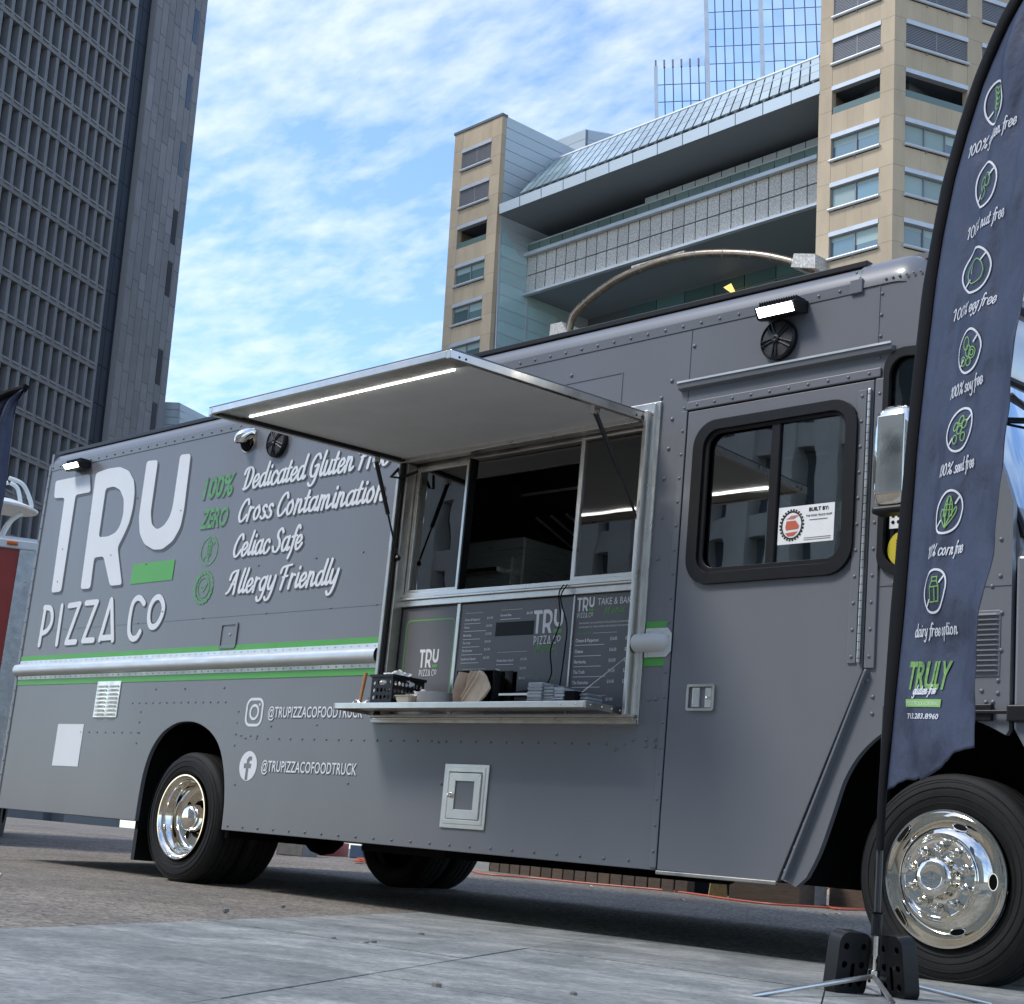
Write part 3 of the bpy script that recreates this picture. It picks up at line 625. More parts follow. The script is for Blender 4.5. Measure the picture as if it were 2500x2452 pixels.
for i in range(11): rv(3.113, 1.29 + i * .116, .0085, -.014); rv(3.2, 1.29 + i * .116, .0085, -.012)
for i in range(9):
    t = i / 8; rv(3.175 - .345 * t, 1.18 - .80 * t, .0085, -.012)
for i in range(4): rv(3.185, 2.62 + .1 * i, .0085)
for xx, zz in ((3.2, 1.64), (3.3, 1.6), (3.45, 1.59), (3.22, 1.05), (3.22, 1.12), (3.19, 1.19), (3.79, 1.6), (3.8, 1.45), (3.8, 1.30), (3.755, 1.56), (3.79, 1.18), (3.79, 1.13), (3.74, 1.095), (3.77, 1.095), (3.72, 1.14), (3.79, 1.75)): rv(xx, zz, .0095)
for zz in (2.66, 2.75, 2.84): pass
mb.build('rivets', M['paint'], tr, smooth=True, kind='stuff')
# --- stripes and rub rail
MB().box(-4.33, -.035, -.0035, -.0005, 1.455, 1.492).build('green_stripe', M['green'], tr)
MB().box(-4.33, -.035, -.0035, -.0005, 1.274, 1.318).build('green_stripe', M['green'], tr)
MB().box(1.942, 2.068, -.0035, -.0005, 1.455, 1.492).build('green_stripe', M['green'], tr)
MB().box(1.942, 2.068, -.0035, -.0005, 1.277, 1.32).build('green_stripe', M['green'], tr)
rp = [(-.004, 1.457), (-.006, 1.432), (-.016, 1.43), (-.036, 1.42), (-.046, 1.40), (-.046, 1.372), (-.036, 1.352), (-.016, 1.342), (-.006, 1.34), (-.004, 1.316)]
mb = MB(); sweep(mb, rp, -4.33, -.045); ra = mb.build('rub_rail', M['rail'], tr, smooth=True, ang=40)
mb = MB()
for i in range(58): mb.dome((-4.28 + i * .0735, -.0055, 1.445), .0055, n=6); mb.dome((-4.25 + i * .0735, -.0055, 1.328), .0055, n=6)
mb.build('rail_rivets', M['rail'], ra, smooth=True, kind='stuff')
cp = plate([[(1.95, 1.458), (2.085, 1.458), (2.112, 1.43), (2.112, 1.345), (2.085, 1.318), (1.95, 1.318)]], lambda a, b_, c: (a, -.009 - c, b_), 'rail_end_cap', M['pvc'], tr, thick=.005, bevel=.002)
mb = MB(); vs = []
for i, (x, s_) in enumerate(((1.90, 1), (2.03, 1), (2.06, .92), (2.082, .7), (2.095, .35), (2.098, .05))):
    for j in range(13): a = PI * j / 12; vs.append((x, -.013 - .05 * s_ * math.sin(a), 1.388 + .045 * s_ * math.cos(a)))
mb.add(vs, [(i * 13 + j, i * 13 + j + 1, (i + 1) * 13 + j + 1, (i + 1) * 13 + j) for i in range(5) for j in range(12)])
mb.build('cap_bulge', M['pvc'], cp, smooth=True, ang=60)
mb = MB()
for xx, zz in ((1.97, 1.445), (2.06, 1.445), (2.095, 1.42), (2.1, 1.36), (2.06, 1.33), (1.97, 1.33)): mb.dome((xx, -.014, zz), .006, n=7)
mb.build('cap_screws', M['rail'], cp, kind='stuff')
# --- hood and front
hoodp = [(3.856, .99), (3.93, .87), (3.99, .72), (4.05, .5), (4.5, .5), (4.6, .9), (4.6, 1.45), (4.5, 1.6), (4.2, 1.66), (3.856, 1.68)]
hd = plate([hoodp], lambda a, b_, c: (a, .0 + c, b_), 'hood_side', M['paint'], tr, thick=.04, bevel=.015)
MB().prism([(3.9, 1.66), (4.2, 1.65), (4.5, 1.59), (4.62, 1.4), (4.64, .55), (4.5, .55), (4.4, 1.4), (3.9, 1.5)], lambda p, c: (p[0], c, p[1]), .05, 2.3).build('hood', M['paint'], tr, bevel=.03, seg=4, smooth=True)
mb = MB(); mb.prism([(3.42, 1.63), (3.84, 1.63), (3.86, 1.72), (3.83, 1.90), (3.45, 1.90)], lambda p, c: (p[0], c, p[1]), .032, 2.3); mb.build('cowl', M['paint'], tr, bevel=.015)
# raked windshield with gasket, slightly inboard
WST = .80
def wsp(t, s_):   # t 0..1 up, s_ 0..1 across
    x = 3.86 - .36 * t; z = 1.78 + WST * t; y = .05 + 2.25 * s_; x += .10 * math.sin(PI * s_) ** .7
    return (x, y, z)
mb = MB(); N = 12; vs = [wsp(i / 6, j / N) for i in range(7) for j in range(N + 1)]
mb.add(vs, [(i * (N + 1) + j, i * (N + 1) + j + 1, (i + 1) * (N + 1) + j + 1, (i + 1) * (N + 1) + j) for i in range(6) for j in range(N)])
ws = mb.build('windshield', M['glass_ws'], tr, smooth=True)
loop = [wsp(0, j / N) for j in range(N + 1)] + [wsp(i / 6, 1) for i in range(1, 7)] + [wsp(1, j / N) for j in range(N - 1, -1, -1)] + [wsp(i / 6, 0) for i in range(5, 0, -1)]
MB().tube(loop, .022, 8, closed=True).build('windshield_gasket', M['gasket'], tr, smooth=True)
mb = MB(); vs = []
for j in range(N + 1):
    a = V(wsp(1, j / N)); vs += [tuple(a + V((.0, 0, -.01))), tuple(a + V((.03, 0, .06))), (3.44 + .1 * math.sin(PI * j / N), a.y, 2.93), (3.35, a.y, 3.02)]
mb.add(vs, [(j * 4 + i, j * 4 + i + 1, (j + 1) * 4 + i + 1, (j + 1) * 4 + i) for j in range(N) for i in range(3)])
mb.build('front_brow', M['rail'], tr, smooth=True, ang=60)
for yy in (.35, .75, 1.6, 2.0): MB().ball((3.56, yy, 2.88), .028, 8, (.8, 1.3, .7)).build('marker_light', M['amber'], tr, smooth=True)
mb = MB(); mb.tube([S3(2462, 968, .2), S3(2490, 985, .3), S3(2530, 1012, .5)], .016, 6); mb.tube([S3(2470, 962, .2), S3(2500, 990, .32), S3(2540, 1030, .5)], .007, 6)
mb.build('reflection_tubes', M['black'], tr)  # black tubes stand in for the dark reflection in the windshield
# side hood vent of pressed louvres
vt = MB().box(3.66, 3.797, -.004, 0, 1.195, 1.462).build('hood_vent', M['paint'], tr, bevel=.002)
for i in range(12):
    z = 1.445 - i * .0205; b = MB(); vs = []
    for x in (3.665, 3.675, 3.782, 3.792):
        o_ = 1 if 3.67 < x < 3.79 else .1
        vs += [(x, -.004, z + .006), (x, -.004 - .012 * o_, z - .004), (x, -.004, z - .0075)]
    b.add(vs, [(j * 3, j * 3 + 1, (j + 1) * 3 + 1, (j + 1) * 3) for j in range(3)] + [(j * 3 + 1, j * 3 + 2, (j + 1) * 3 + 2, (j + 1) * 3 + 1) for j in range(3)])
    b.build('louvre', M['paint'], vt)
# rubber hood latch
lt = MB().box(3.66, 3.775, -.022, 0, 1.02, 1.085).build('hood_latch', M['black'], tr, bevel=.004)
MB().box(3.70, 3.86, -.034, -.02, 1.045, 1.06).build('latch_strap', M['black'], lt, bevel=.004)
MB().box(3.845, 3.93, -.035, .0, 1.015, 1.08).build('latch_keeper', M['black'], lt, bevel=.006)
# --- wheel wells, chassis
mb = MB()
mb.box(-2.40, -1.37, .62, .66, .3, 1.05); mb.box(-2.41, -1.36, .03, .64, 1.0, 1.05); mb.box(-2.42, -2.385, .03, .64, .3, 1.02); mb.box(-1.38, -1.345, .03, .64, .3, 1.02)
mb.build('wheel_well', M['under'], tr); mb = MB(); mb.box(2.93, 4.3, .62, .68, .35, 1.1); mb.box(2.9, 4.3, .03, .68, 1.06, 1.1); mb.box(2.86, 2.9, .03, .68, .33, 1.1)
mb.build('wheel_well', M['under'], tr)
mb = MB(); mb.box(-4.2, 4.4, .80, .88, .40, .56); mb.box(-4.2, 4.4, 1.5, 1.58, .40, .56)
for x in (-4.2, -3, -1.2, 0, 1.3, 2.5, 4.2): mb.box(x, x + .08, .8, 1.6, .42, .54)
mb.box(-.2, .5, .15, .7, .30, .5); mb.build('chassis', M['under'], tr)
for x in (-1.873, 3.583): MB().tube([(x, .2, .4), (x, 2.2, .4)], .05, 10).build('axle', M['under'], tr)
mb = MB().ball((-1.873, 1.18, .4), .16, 12); mb.build('differential', M['under'], tr)
# mudflap behind rear wheel
MB().box(-2.50, -2.46, .08, .62, .10, .6).build('mud_flap', M['black'], tr)
# --- wheels
TR = .4135
def tyre(cx, y0, out, name_parent, w=.235, dz=0.):
    # out: -1 outer face to -y
    b = MB(); sg = -out
    prof = [(.262, .02), (.275, .004), (.30, -.006), (.34, -.010), (.375, -.004), (.398, .012), (.404, .016), (.4115, .03), (TR, .05), (TR, .062), (.405, .063), (.405, .071), (TR, .072), (TR, .105), (.405, .106), (.405, .114), (TR, .115), (TR, .15), (.405, .151), (.405, .159), (TR, .16), (TR, w - .05), (.4115, w - .03), (.398, w - .012), (.34, w + .008), (.28, w), (.262, w - .02)]
    b.lathe([(r, sg * h) for r, h in prof], (cx, y0, TR - .01 + dz), (0, 1, 0), 72)
    t = b.build('tyre', M['rubber'], name_parent, smooth=True, ang=50)
    b = MB()
    for rr in (.292, .32, .352, .383): b.lathe([(rr, sg * -.0085), (rr + .002, sg * -.0115), (rr + .004, sg * -.0085)], (cx, y0, TR - .01 + dz), (0, 1, 0), 72)
    b.build('sidewall_rib', M['rubber'], t, smooth=True)
    return t
def front_wheel(cx, y0, sgn):
    wl = MB().lathe([(.10, .12), (.12, .14), (.10, .16)], (cx, y0, .4), (0, 1, 0), 16).build('wheel', M['under'], tr)
    tyre(cx, y0 + .012, -sgn, wl)
    b = MB(); s_ = sgn
    prof = [(.258, .05), (.262, .012), (.268, .0), (.266, -.006), (.258, -.006), (.252, .003), (.243, .012), (.236, .03), (.229, .036), (.224, .030), (.215, .008), (.20, -.016), (.184, -.032), (.172, -.040), (.168, -.037), (.164, -.042), (.159, -.038), (.155, -.043), (.150, -.038), (.143, -.036), (.10, -.034), (.086, -.036), (.082, -.05), (.078, -.085), (.072, -.098), (.058, -.104), (.050, -.106), (.047, -.101), (.043, -.100), (.012, -.101), (.0005, -.101)]
    b.lathe([(r, s_ * h) for r, h in prof], (cx, y0, .4035), (0, 1, 0), 96)
    d = b.build('rim', M['chrome'], wl, smooth=True, ang=50)
    return wl, d
wl, rim = front_wheel(3.583, .0, 1)
for k in range(10):
    a = 2 * PI * (k + .5) / 10; b = MB(); c = (3.583 + .117 * math.cos(a), -.036, .4035 + .117 * math.sin(a))
    b.lathe([(.021, 0), (.0205, .006), (.0155, .009), (.0155, .034), (.013, .044), (.007, .050), (.0004, .051)], c, (0, -1, 0), 12); b.build('lug_nut', M['chrome'], wl, smooth=True)
for k in range(5):
    a = math.radians(0 + 72 * k); b = MB(); nn = V((math.cos(a) * .75, -.66, math.sin(a) * .75)).normalized(); c = V((3.583 + .208 * math.cos(a), -.006, .4035 + .208 * math.sin(a)))
    tt = V((-math.sin(a), 0, math.cos(a))); rr = nn.cross(tt).normalized()
    ring = [c + tt * .032 * math.cos(q * PI / 10) + rr * .018 * math.sin(q * PI / 10) for q in range(20)]
    b.add([p + nn * .0015 for p in ring], [tuple(range(20))]); b.build('hand_hole', M['under'], wl)
    MB().tube([p + nn * .001 for p in ring], .0022, 5, closed=True).build('hole_lip', M['chrome'], wl, smooth=True)
def rear_wheel(cx, y0, sgn, dish=True):
    wl = MB().lathe([(.10, .12), (.12, .14), (.10, .16)], (cx, y0, .4), (0, 1, 0), 16).build('wheel', M['under'], tr)
    tyre(cx, y0 + .012 * sgn, -sgn, wl)
    b = MB()
    prof = [(.262, .012), (.268, .0), (.266, -.006), (.258, -.006), (.252, .004), (.246, .02), (.238, .024), (.234, .05), (.222, .058), (.218, .085), (.214, .12), (.20, .135), (.175, .14), (.13, .142), (.09, .14), (.085, .13), (.082, .06), (.075, .045), (.055, .035), (.03, .032), (.0005, .031)]
    b.lathe([(r, sgn * h) for r, h in prof], (cx, y0, .4035), (0, 1, 0), 72); b.build('rim', M['chrome'], wl, smooth=True, ang=50)
    for k in range(5):
        a = math.radians(80 + 72 * k); c = (cx + .155 * math.cos(a), y0 + sgn * .139, .4035 + .155 * math.sin(a))
        MB().lathe([(.026, 0), (.0005, .0)], c, (0, -1, 0), 16).build('hand_hole', M['under'], wl)
        MB().lathe([(.026, 0), (.028, .003), (.030, 0)], c, (0, -1, 0), 16).build('hole_lip', M['chrome'], wl)
    return wl
rear_wheel(-1.873, .02, 1)
w2 = MB().lathe([(.2, .31), (.21, .33), (.2, .35)], (-1.873, 0, .4), (0, 1, 0), 16).build('wheel', M['under'], tr); tyre(-1.873, .30, -1, w2, dz=.012)
w3 = MB().lathe([(.2, 1.8), (.2, 1.85)], (-1.873, 0, .4), (0, 1, 0), 16).build('wheel', M['under'], tr); tyre(-1.873, 1.82, -1, w3, dz=.072); tyre(-1.873, 2.09, -1, w3, dz=.083)
w4 = MB().lathe([(.2, 2.1), (.2, 2.2)], (3.583, 0, .4), (0, 1, 0), 16).build('wheel', M['under'], tr); tyre(3.583, 2.09, -1, w4, dz=.083)
# --- serving window frame
F = [(-.03, .998), (1.94, .998), (1.94, 2.60), (-.03, 2.60)]
fi = [(.02, 1.05), (1.878, 1.05), (1.878, 2.54), (.02, 2.54)]
sf = plate([F, fi], lambda a, b_, c: (a, .002 - c, b_), 'hatch_frame', M['alu'], tr, thick=.016, bevel=.003)
mb = MB(); mb.box(1.872, 1.892, -.055, -.01, 1.04, 2.55); mb.box(1.905, 1.915, -.024, -.012, 1.0, 2.59); mb.build('frame_lip', M['alu'], tr, bevel=.003)
mb = MB(); mb.box(-.012, .012, -.05, -.01, 1.04, 2.5); mb.box(.03, .05, -.02, .05, 1.04, 2.5); mb.build('frame_lip', M['alu_dull'], tr, bevel=.003)
MB().box(.013, .029, -.035, .06, 1.04, 2.5).build('weather_strip', M['black'], tr)
for q_ in ((-.03, 1.94, -.045, -.0142, 1.028, 1.042), (-.03, 1.94, -.03, -.0142, .999, 1.02), (.02, 1.88, -.03, .03, 2.505, 2.54)): MB().box(*q_).build('hatch_trim', M['alu_dull'], tr, bevel=.003)
# jambs and inner box of the opening
MB().box(.0, .02, .03, .14, 1.03, 2.54).build('jamb', M['alu_dull'], tr); MB().box(1.88, 1.9, .03, .14, 1.03, 2.54).build('jamb', M['alu_dull'], tr)
# window unit at y ~ .07
Y = .07
mb = MB(); mb.box(.03, 1.88, Y - .03, Y + .03, 1.665, 1.700); mb.box(.03, 1.88, Y - .045, Y + .03, 1.700, 1.712); mb.build('window_sill_rail', M['alu'], tr, bevel=.003)
mb = MB(); mb.box(.03, 1.88, Y - .035, Y - .015, 1.715, 1.74); mb.box(.03, 1.88, Y - .01, Y + .02, 1.712, 1.735); mb.build('sash_track', M['alu'], tr, bevel=.002)
mb = MB(); mb.box(.02, 1.88, Y - .01, Y + .04, 2.49, 2.54); mb.build('head_rail', M['alu_dull'], tr, bevel=.003)
def sash(x0, x1, z0, z1, y, name='sash'):
    s_ = plate([[(x0, z0), (x1, z0), (x1, z1), (x0, z1)], [(x0 + .028, z0 + .026), (x1 - .028, z0 + .026), (x1 - .028, z1 - .03), (x0 + .028, z1 - .03)]], lambda a, b_, c: (a, y + c, b_), name, M['alu'], tr, thick=.02, bevel=.003)
    MB().box(x0 + .025, x1 - .025, y + .009, y + .012, z0 + .02, z1 - .02).build('glass_pane', M['glass_w'], s_)
    return s_
sash(.052, .505, 1.735, 2.49, Y - .02)
sash(1.355, 1.80, 1.735, 2.52, Y - .02)
MB().box(.508, .52, Y - .03, Y + .02, 1.735, 2.49).build('window_post', M['black'], tr)
MB().box(.52, 1.355, Y + .0, Y + .012, 2.375, 2.49).build('transom_pane', M['glass_w'], tr)
MB().box(.03, .5, Y + .004, Y + .008, 1.05, 1.665).build('back_panel', M['menu'], tr)
# menu boards
mz0, mz1 = 1.06, 1.66
fm = lambda y: (lambda a, b_, c: (a, y - c, b_))
LOGO_T = [(372, 612), (600, 565), (604, 685), (505, 703), (408, 1345), (343, 1354), (432, 722), (361, 726)]
LOGO_R = [(640, 560), (720, 530), (800, 518), (860, 545), (893, 610), (897, 690), (885, 790), (860, 890), (825, 970), (783, 1052), (812, 1300), (733, 1308), (690, 1112), (628, 1120), (602, 1325), (537, 1330)]
LOGO_RH = [(705, 660), (760, 648), (800, 670), (825, 730), (822, 830), (800, 910), (770, 955), (720, 980), (658, 985)]
LOGO_U = [(978, 480), (1052, 472), (1003, 820), (1010, 900), (1045, 935), (1090, 910), (1130, 850), (1150, 780), (1200, 438), (1270, 430), (1225, 800), (1200, 920), (1150, 1010), (1080, 1065), (1020, 1068), (960, 1030), (930, 960), (925, 850)]
LOGO_G = [(888, 1165), (1165, 1133), (1145, 1268), (868, 1298)]
PZ = [[(305, 1450), (262, 1700)], [(300, 1452), (338, 1458), (350, 1500), (342, 1560), (315, 1605), (278, 1625)], [(415, 1440), (378, 1695)],
      [(462, 1440), (535, 1428)], [(533, 1430), (440, 1685)], [(440, 1685), (505, 1680)], [(575, 1422), (650, 1415)], [(648, 1417), (552, 1672)], [(552, 1672), (622, 1668)],
      [(742, 1400), (664, 1665)], [(745, 1402), (750, 1668)], [(668, 1655), (750, 1648)], [(960, 1425), (935, 1390), (905, 1395), (880, 1440), (862, 1540), (860, 1620), (880, 1658), (910, 1650), (932, 1612)],
      [(1065, 1385), (1088, 1440), (1075, 1510), (1040, 1570), (1005, 1578), (990, 1530), (1000, 1450), (1030, 1395), (1065, 1385)]]
def zA(p): return S(p[0] / 2.72, 950 + p[1] / 2.72)
def straighten(L):   # photo pixels -> truck plane, small corners rounded
    return [zA(p) for p in L]
LT, LR, LRH, LU, LG = [straighten(L) for L in (LOGO_T, LOGO_R, LOGO_RH, LOGO_U, LOGO_G)]
allp = LT + LR + LU + LG + [zA(p) for s_ in PZ for p in s_]
lx0, lx1 = min(p[0] for p in allp), max(p[0] for p in allp); lz0, lz1 = min(p[1] for p in allp), max(p[1] for p in allp)
def logo(parent, x0, x1, z0, z1, y, mw, mg, shadow=False, thick=.0006, fat=1.):
    def mpf(p): return (x0 + (p[0] - lx0) / (lx1 - lx0) * (x1 - x0), z0 + (p[1] - lz0) / (lz1 - lz0) * (z1 - z0))
    sc_ = (x1 - x0) / (lx1 - lx0); r = .03 * sc_
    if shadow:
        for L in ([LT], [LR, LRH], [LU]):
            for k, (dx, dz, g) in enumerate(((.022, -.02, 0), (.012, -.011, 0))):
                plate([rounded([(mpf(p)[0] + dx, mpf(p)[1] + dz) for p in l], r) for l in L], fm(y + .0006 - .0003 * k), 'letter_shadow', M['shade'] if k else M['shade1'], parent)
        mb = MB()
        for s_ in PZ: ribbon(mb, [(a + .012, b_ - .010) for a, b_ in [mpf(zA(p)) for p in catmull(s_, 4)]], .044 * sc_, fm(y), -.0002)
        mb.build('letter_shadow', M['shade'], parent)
    for nm, L, m in (('letter', [LT], mw), ('letter', [LR, LRH], mw), ('letter', [LU], mw), ('green_bar', [LG], mg)):
        plate([rounded([mpf(p) for p in l], r if nm == 'letter' else .002) for l in L], fm(y), nm, m, parent, thick=thick)
    mb = MB(); names = []
    groups = [(0, 2), (2, 3), (3, 6), (6, 9), (9, 12), (12, 13), (13, 14)]
    for a_, b_ in groups:
        mb = MB()
        for k, s_ in enumerate(PZ[a_:b_]): ribbon(mb, [mpf(zA(p)) for p in (catmull(s_[:-1], 4, True) + [s_[0]] if s_[0] == s_[-1] else catmull(s_, 4))], .041 * sc_ * fat, fm(y), .0006 + .0003 * k)
        mb.build('letter', mw, parent)
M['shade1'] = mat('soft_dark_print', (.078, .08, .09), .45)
logo(tr, lx0, lx1, lz0, lz1, -.003, M['white'], M['green'], shadow=True)
# script slogans
def zB(u, v): return S(450 + u / 3.1733, 1050 + v / 3.1733)
fsd = fm(-.0035)
for txt, a, b_ in (('Dedicated Gluten Free', (450, 468), (1585, 262)), ('Cross Contamination', (412, 710), (1548, 552)), ('Celiac Safe', (372, 990), (905, 918)), ('Allergy Friendly', (330, 1278), (1185, 1188))):
    A, B_ = zB(*a), zB(*b_); zz = (A[1] + B_[1]) / 2; A = (A[0], zz); B_ = (B_[0], zz)
    ln = (B_[0] - A[0]) / sum(GL[c][0] if c in GL else .42 for c in txt)
    for w_i, wd in enumerate(txt.split(' ')):
        pre = txt.split(' ')[:w_i]; off = sum(GL[c][0] for c in ''.join(pre)) + .42 * len(pre); wdw = sum(GL[c][0] for c in wd)
        p0 = (A[0] + ln * off, zz); p1 = (A[0] + ln * (off + wdw), zz)
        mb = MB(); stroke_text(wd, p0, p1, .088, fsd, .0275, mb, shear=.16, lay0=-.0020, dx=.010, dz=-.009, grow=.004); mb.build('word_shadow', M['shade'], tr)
        mb = MB(); stroke_text(wd, p0, p1, .088, fsd, .0245, mb, shear=.16); mb.build('word', M['white'], tr)
# 100% and ZERO in worn green block letters
def block(txt, x0, x1, z0, h, m, shear=.18, grow=.03, nm='word'):
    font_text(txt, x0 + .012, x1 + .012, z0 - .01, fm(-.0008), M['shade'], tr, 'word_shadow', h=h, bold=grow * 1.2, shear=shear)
    font_text(txt, x0, x1, z0, fm(-.0022), m, tr, nm, h=h, bold=grow, shear=shear)
a = zB(140, 535); c = zB(380, 500); top = zB(150, 365)
block('100%', a[0], c[0], (a[1] + c[1]) / 2, .15, M['dgreen'])
a = zB(120, 762); c = zB(330, 740)
block('ZERO', a[0], c[0], (a[1] + c[1]) / 2, .13, M['dgreen'])
# wheat and tick emblems
def emblem(cu, cv, rx, kind):
    cx, cz = zB(cu, cv); mb = MB(); R_ = rx; f = fm(-.002)
    if kind == 'wheat':
        ribbon(mb, [(cx + R_ * math.cos(t * PI / 16), cz + R_ * math.sin(t * PI / 16)) for t in range(33)], .013, f, caps=False)
        ribbon(mb, [(cx + R_ * .7, cz + R_ * .7), (cx + R_ * .4, cz + R_ * .4)], .012, f, .0002); ribbon(mb, [(cx - R_ * .7, cz - R_ * .7), (cx - R_ * .4, cz - R_ * .4)], .012, f, .0002)
        ribbon(mb, [(cx, cz - R_ * .75), (cx, cz + R_ * .3)], .008, f, .0002)
        for i in range(4):
            for s_ in (-1, 1):
                z = cz - .4 * R_ + i * .26 * R_; L = catmull([(cx, z), (cx + s_ * .2 * R_, z + .03 * R_), (cx + s_ * .24 * R_, z + .22 * R_), (cx, z)], 4); ribbon(mb, L, .007, f, .0004)
        ribbon(mb, catmull([(cx, cz + .4 * R_), (cx - .12 * R_, cz + .6 * R_), (cx, cz + .8 * R_), (cx + .12 * R_, cz + .6 * R_), (cx, cz + .4 * R_)], 4), .007, f, .0004)
    else:
        L = [(cx + R_ * (1.02 + .07 * math.cos(18 * t * PI / 54)) * math.cos(t * PI / 54), cz + R_ * (1.02 + .07 * math.cos(18 * t * PI / 54)) * math.sin(t * PI / 54)) for t in range(109)]
        ribbon(mb, L, .02, f, caps=False)
        ribbon(mb, [(cx + R_ * .68 * math.cos(t * PI / 16), cz + R_ * .68 * math.sin(t * PI / 16)) for t in range(33)], .01, f, .0002, caps=False)
        ribbon(mb, [(cx - .3 * R_, cz), (cx - .08 * R_, cz - .25 * R_), (cx + .35 * R_, cz + .3 * R_)], .024, f, .0004, caps=False)
    mb.build('emblem', M['dgreen'], tr)
emblem(193, 937, .096, 'wheat'); emblem(150, 1222, .099, 'tick')
# social handles with camera and f emblems
M['handle'] = M['white']
def outline(L, w_, nm='emblem', y=-.002): mb = MB(); ribbon(mb, L + [L[0]], w_, fm(y), caps=False); return mb
mb = outline(rrect(-1.272, -1.108, .985, 1.145, .045), .017)
ribbon(mb, [(-1.19 + .042 * math.cos(t * PI / 12), 1.065 + .042 * math.sin(t * PI / 12)) for t in range(25)], .016, fm(-.0022), caps=False)
mb.add([(-1.142 + .009 * math.cos(t * PI / 5), -.0022, 1.112 + .009 * math.sin(t * PI / 5)) for t in range(10)], [tuple(range(10))]); mb.build('camera_emblem', M['white'], tr)
cx, cz, R_ = -1.184, .737, .09
L = [(cx + R_ * math.cos(math.radians(-100 + t * 10)), cz + R_ * math.sin(math.radians(-100 + t * 10))) for t in range(0, 35)]
fl = [(cx - .018, cz - .088), (cx - .018, cz - .015), (cx - .042, cz - .015), (cx - .042, cz + .014), (cx - .018, cz + .014), (cx - .016, cz + .04), (cx + .005, cz + .058), (cx + .034, cz + .056), (cx + .034, cz + .032), (cx + .016, cz + .032), (cx + .009, cz + .014), (cx + .034, cz + .014), (cx + .03, cz - .015), (cx + .009, cz - .015), (cx + .009, cz - .088)]
plate([[(cx + R_ * math.cos(t * PI / 18), cz + R_ * math.sin(t * PI / 18)) for t in range(36)], [(a, max(b_, cz - .0855)) for a, b_ in fl]], fm(-.0015), 'letter_emblem', M['white'], tr, thick=.0006)
for z in (1.033, .709):
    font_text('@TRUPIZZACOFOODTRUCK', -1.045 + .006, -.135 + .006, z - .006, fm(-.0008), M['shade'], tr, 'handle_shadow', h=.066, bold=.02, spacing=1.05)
    font_text('@TRUPIZZACOFOODTRUCK', -1.045, -.135, z, fm(-.0022), M['white'], tr, 'handle_text', h=.066, bold=.012, spacing=1.05)
# printed grey strip for worn decal by the rear arch
sx0, sz1 = S(143, 1768); sx1, sz0 = S(190, 1872)
MB().box(sx0, sx1, -.0025, -.0005, sz0, sz1).build('blank_sticker', M['white'], tr)
# menu boards
def board(x0, x1, z0, z1, nm='menu_board'):
    return MB().box(x0, x1, Y - .012, Y - .004, z0, z1).build(nm, M['menu'], tr, bevel=.001)
m1 = board(.05, .515, 1.05, 1.655); m2 = board(.542, 1.392, 1.05, 1.66); m3 = board(1.405, 1.80, 1.05, 1.663)
MB().box(.516, .541, Y - .02, Y - .002, 1.05, 1.664).build('board_divider', M['alu'], tr, bevel=.002)
MB().box(1.393, 1.404, Y - .02, Y - .002, 1.05, 1.664).build('board_divider', M['alu'], tr, bevel=.002)
fb_ = fm(Y - .0128)
mb = MB(); L = rrect(.10, .505, 1.10, 1.585, .03); ribbon(mb, L + [L[0]], .008, fb_, .0002, caps=False); mb.build('green_outline', M['menugreen'], m1)
logo(m1, .235, .395, 1.27, 1.42, Y - .0130, M['menutxt'], M['menugreen'], fat=1.1)
logo(m2, 1.11, 1.325, 1.42, 1.60, Y - .0130, M['menutxt'], M['menugreen'], fat=1.1)
logo(m3, 1.415, 1.535, 1.545, 1.65, Y - .0130, M['menutxt'], M['menugreen'], fat=1.1)
font_text('TAKE & BAKE', 1.555, 1.80, 1.605, fb_, M['menutxt'], m3, 'menu_text', h=.036)
mb = MB(); stroke_text('Menu', (1.60, 1.555), (1.74, 1.565), .022, fb_, .005, mb, callig=.3); mb.build('menu_script', M['menugreen'], m3)
mb = MB(); stroke_text('Menu', (1.135, 1.375), (1.27, 1.385), .028, fb_, .005, mb, callig=.3); mb.build('menu_script', M['menugreen'], m2)
def item(bd, x0, x1, z, t, price, h=.013, sub=True, p2=None):
    font_text(t, x0, None, z, fb_, M['menutxt'], bd, 'menu_text', h=h, bold=.02)
    font_text(price, x1 - .045, x1, z + .004, fb_, M['menutxt'], bd, 'menu_text', h=h, bold=.01)
    if p2: font_text(p2, x1 + .055, x1 + .10, z + .004, fb_, M['menutxt'], bd, 'menu_text', h=h, bold=.01)
    if sub: mb = MB(); ribbon(mb, [(x0, z - .016), (x0 + (x1 - x0) * RND.uniform(.55, .8), z - .016)], .0028, fb_, .0001); mb.build('menu_small_print', M['menutxt'], bd)
for z, t in ((1.565, 'Cheese & Pepperoni'), (1.523, 'Cheese'), (1.479, 'Margherita'), (1.437, 'The Truth'), (1.395, 'The Detroiter'), (1.350, 'Southwest Chipotle')):
    item(m2, .58, .80, z, t, '$15.00')
item(m2, .86, 1.10, 1.578, 'Brownie Bites', '$6.00')
for z, t in ((1.335, 'Chicken Bacon Ranch'), (1.287, 'Pesto'), (1.235, 'Southwest Chipotle')): item(m2, .86, 1.085, z, t, '$15.00')
item(m2, .86, 1.085, 1.09, 'Caesar Salad', '$8.00')
for z, t in ((1.42, 'Cheese & Pepperoni'), (1.365, 'Cheese'), (1.312, 'Margherita'), (1.26, 'The Truth'), (1.207, 'The Detroiter')): item(m3, 1.425, 1.705, z, t, '$16.00', h=.017, p2='$20.00')
item(m3, 1.425, 1.705, 1.12, '10 OZ TRU DOUGH BALL', '$7.00', h=.015, sub=False)
mb = MB()
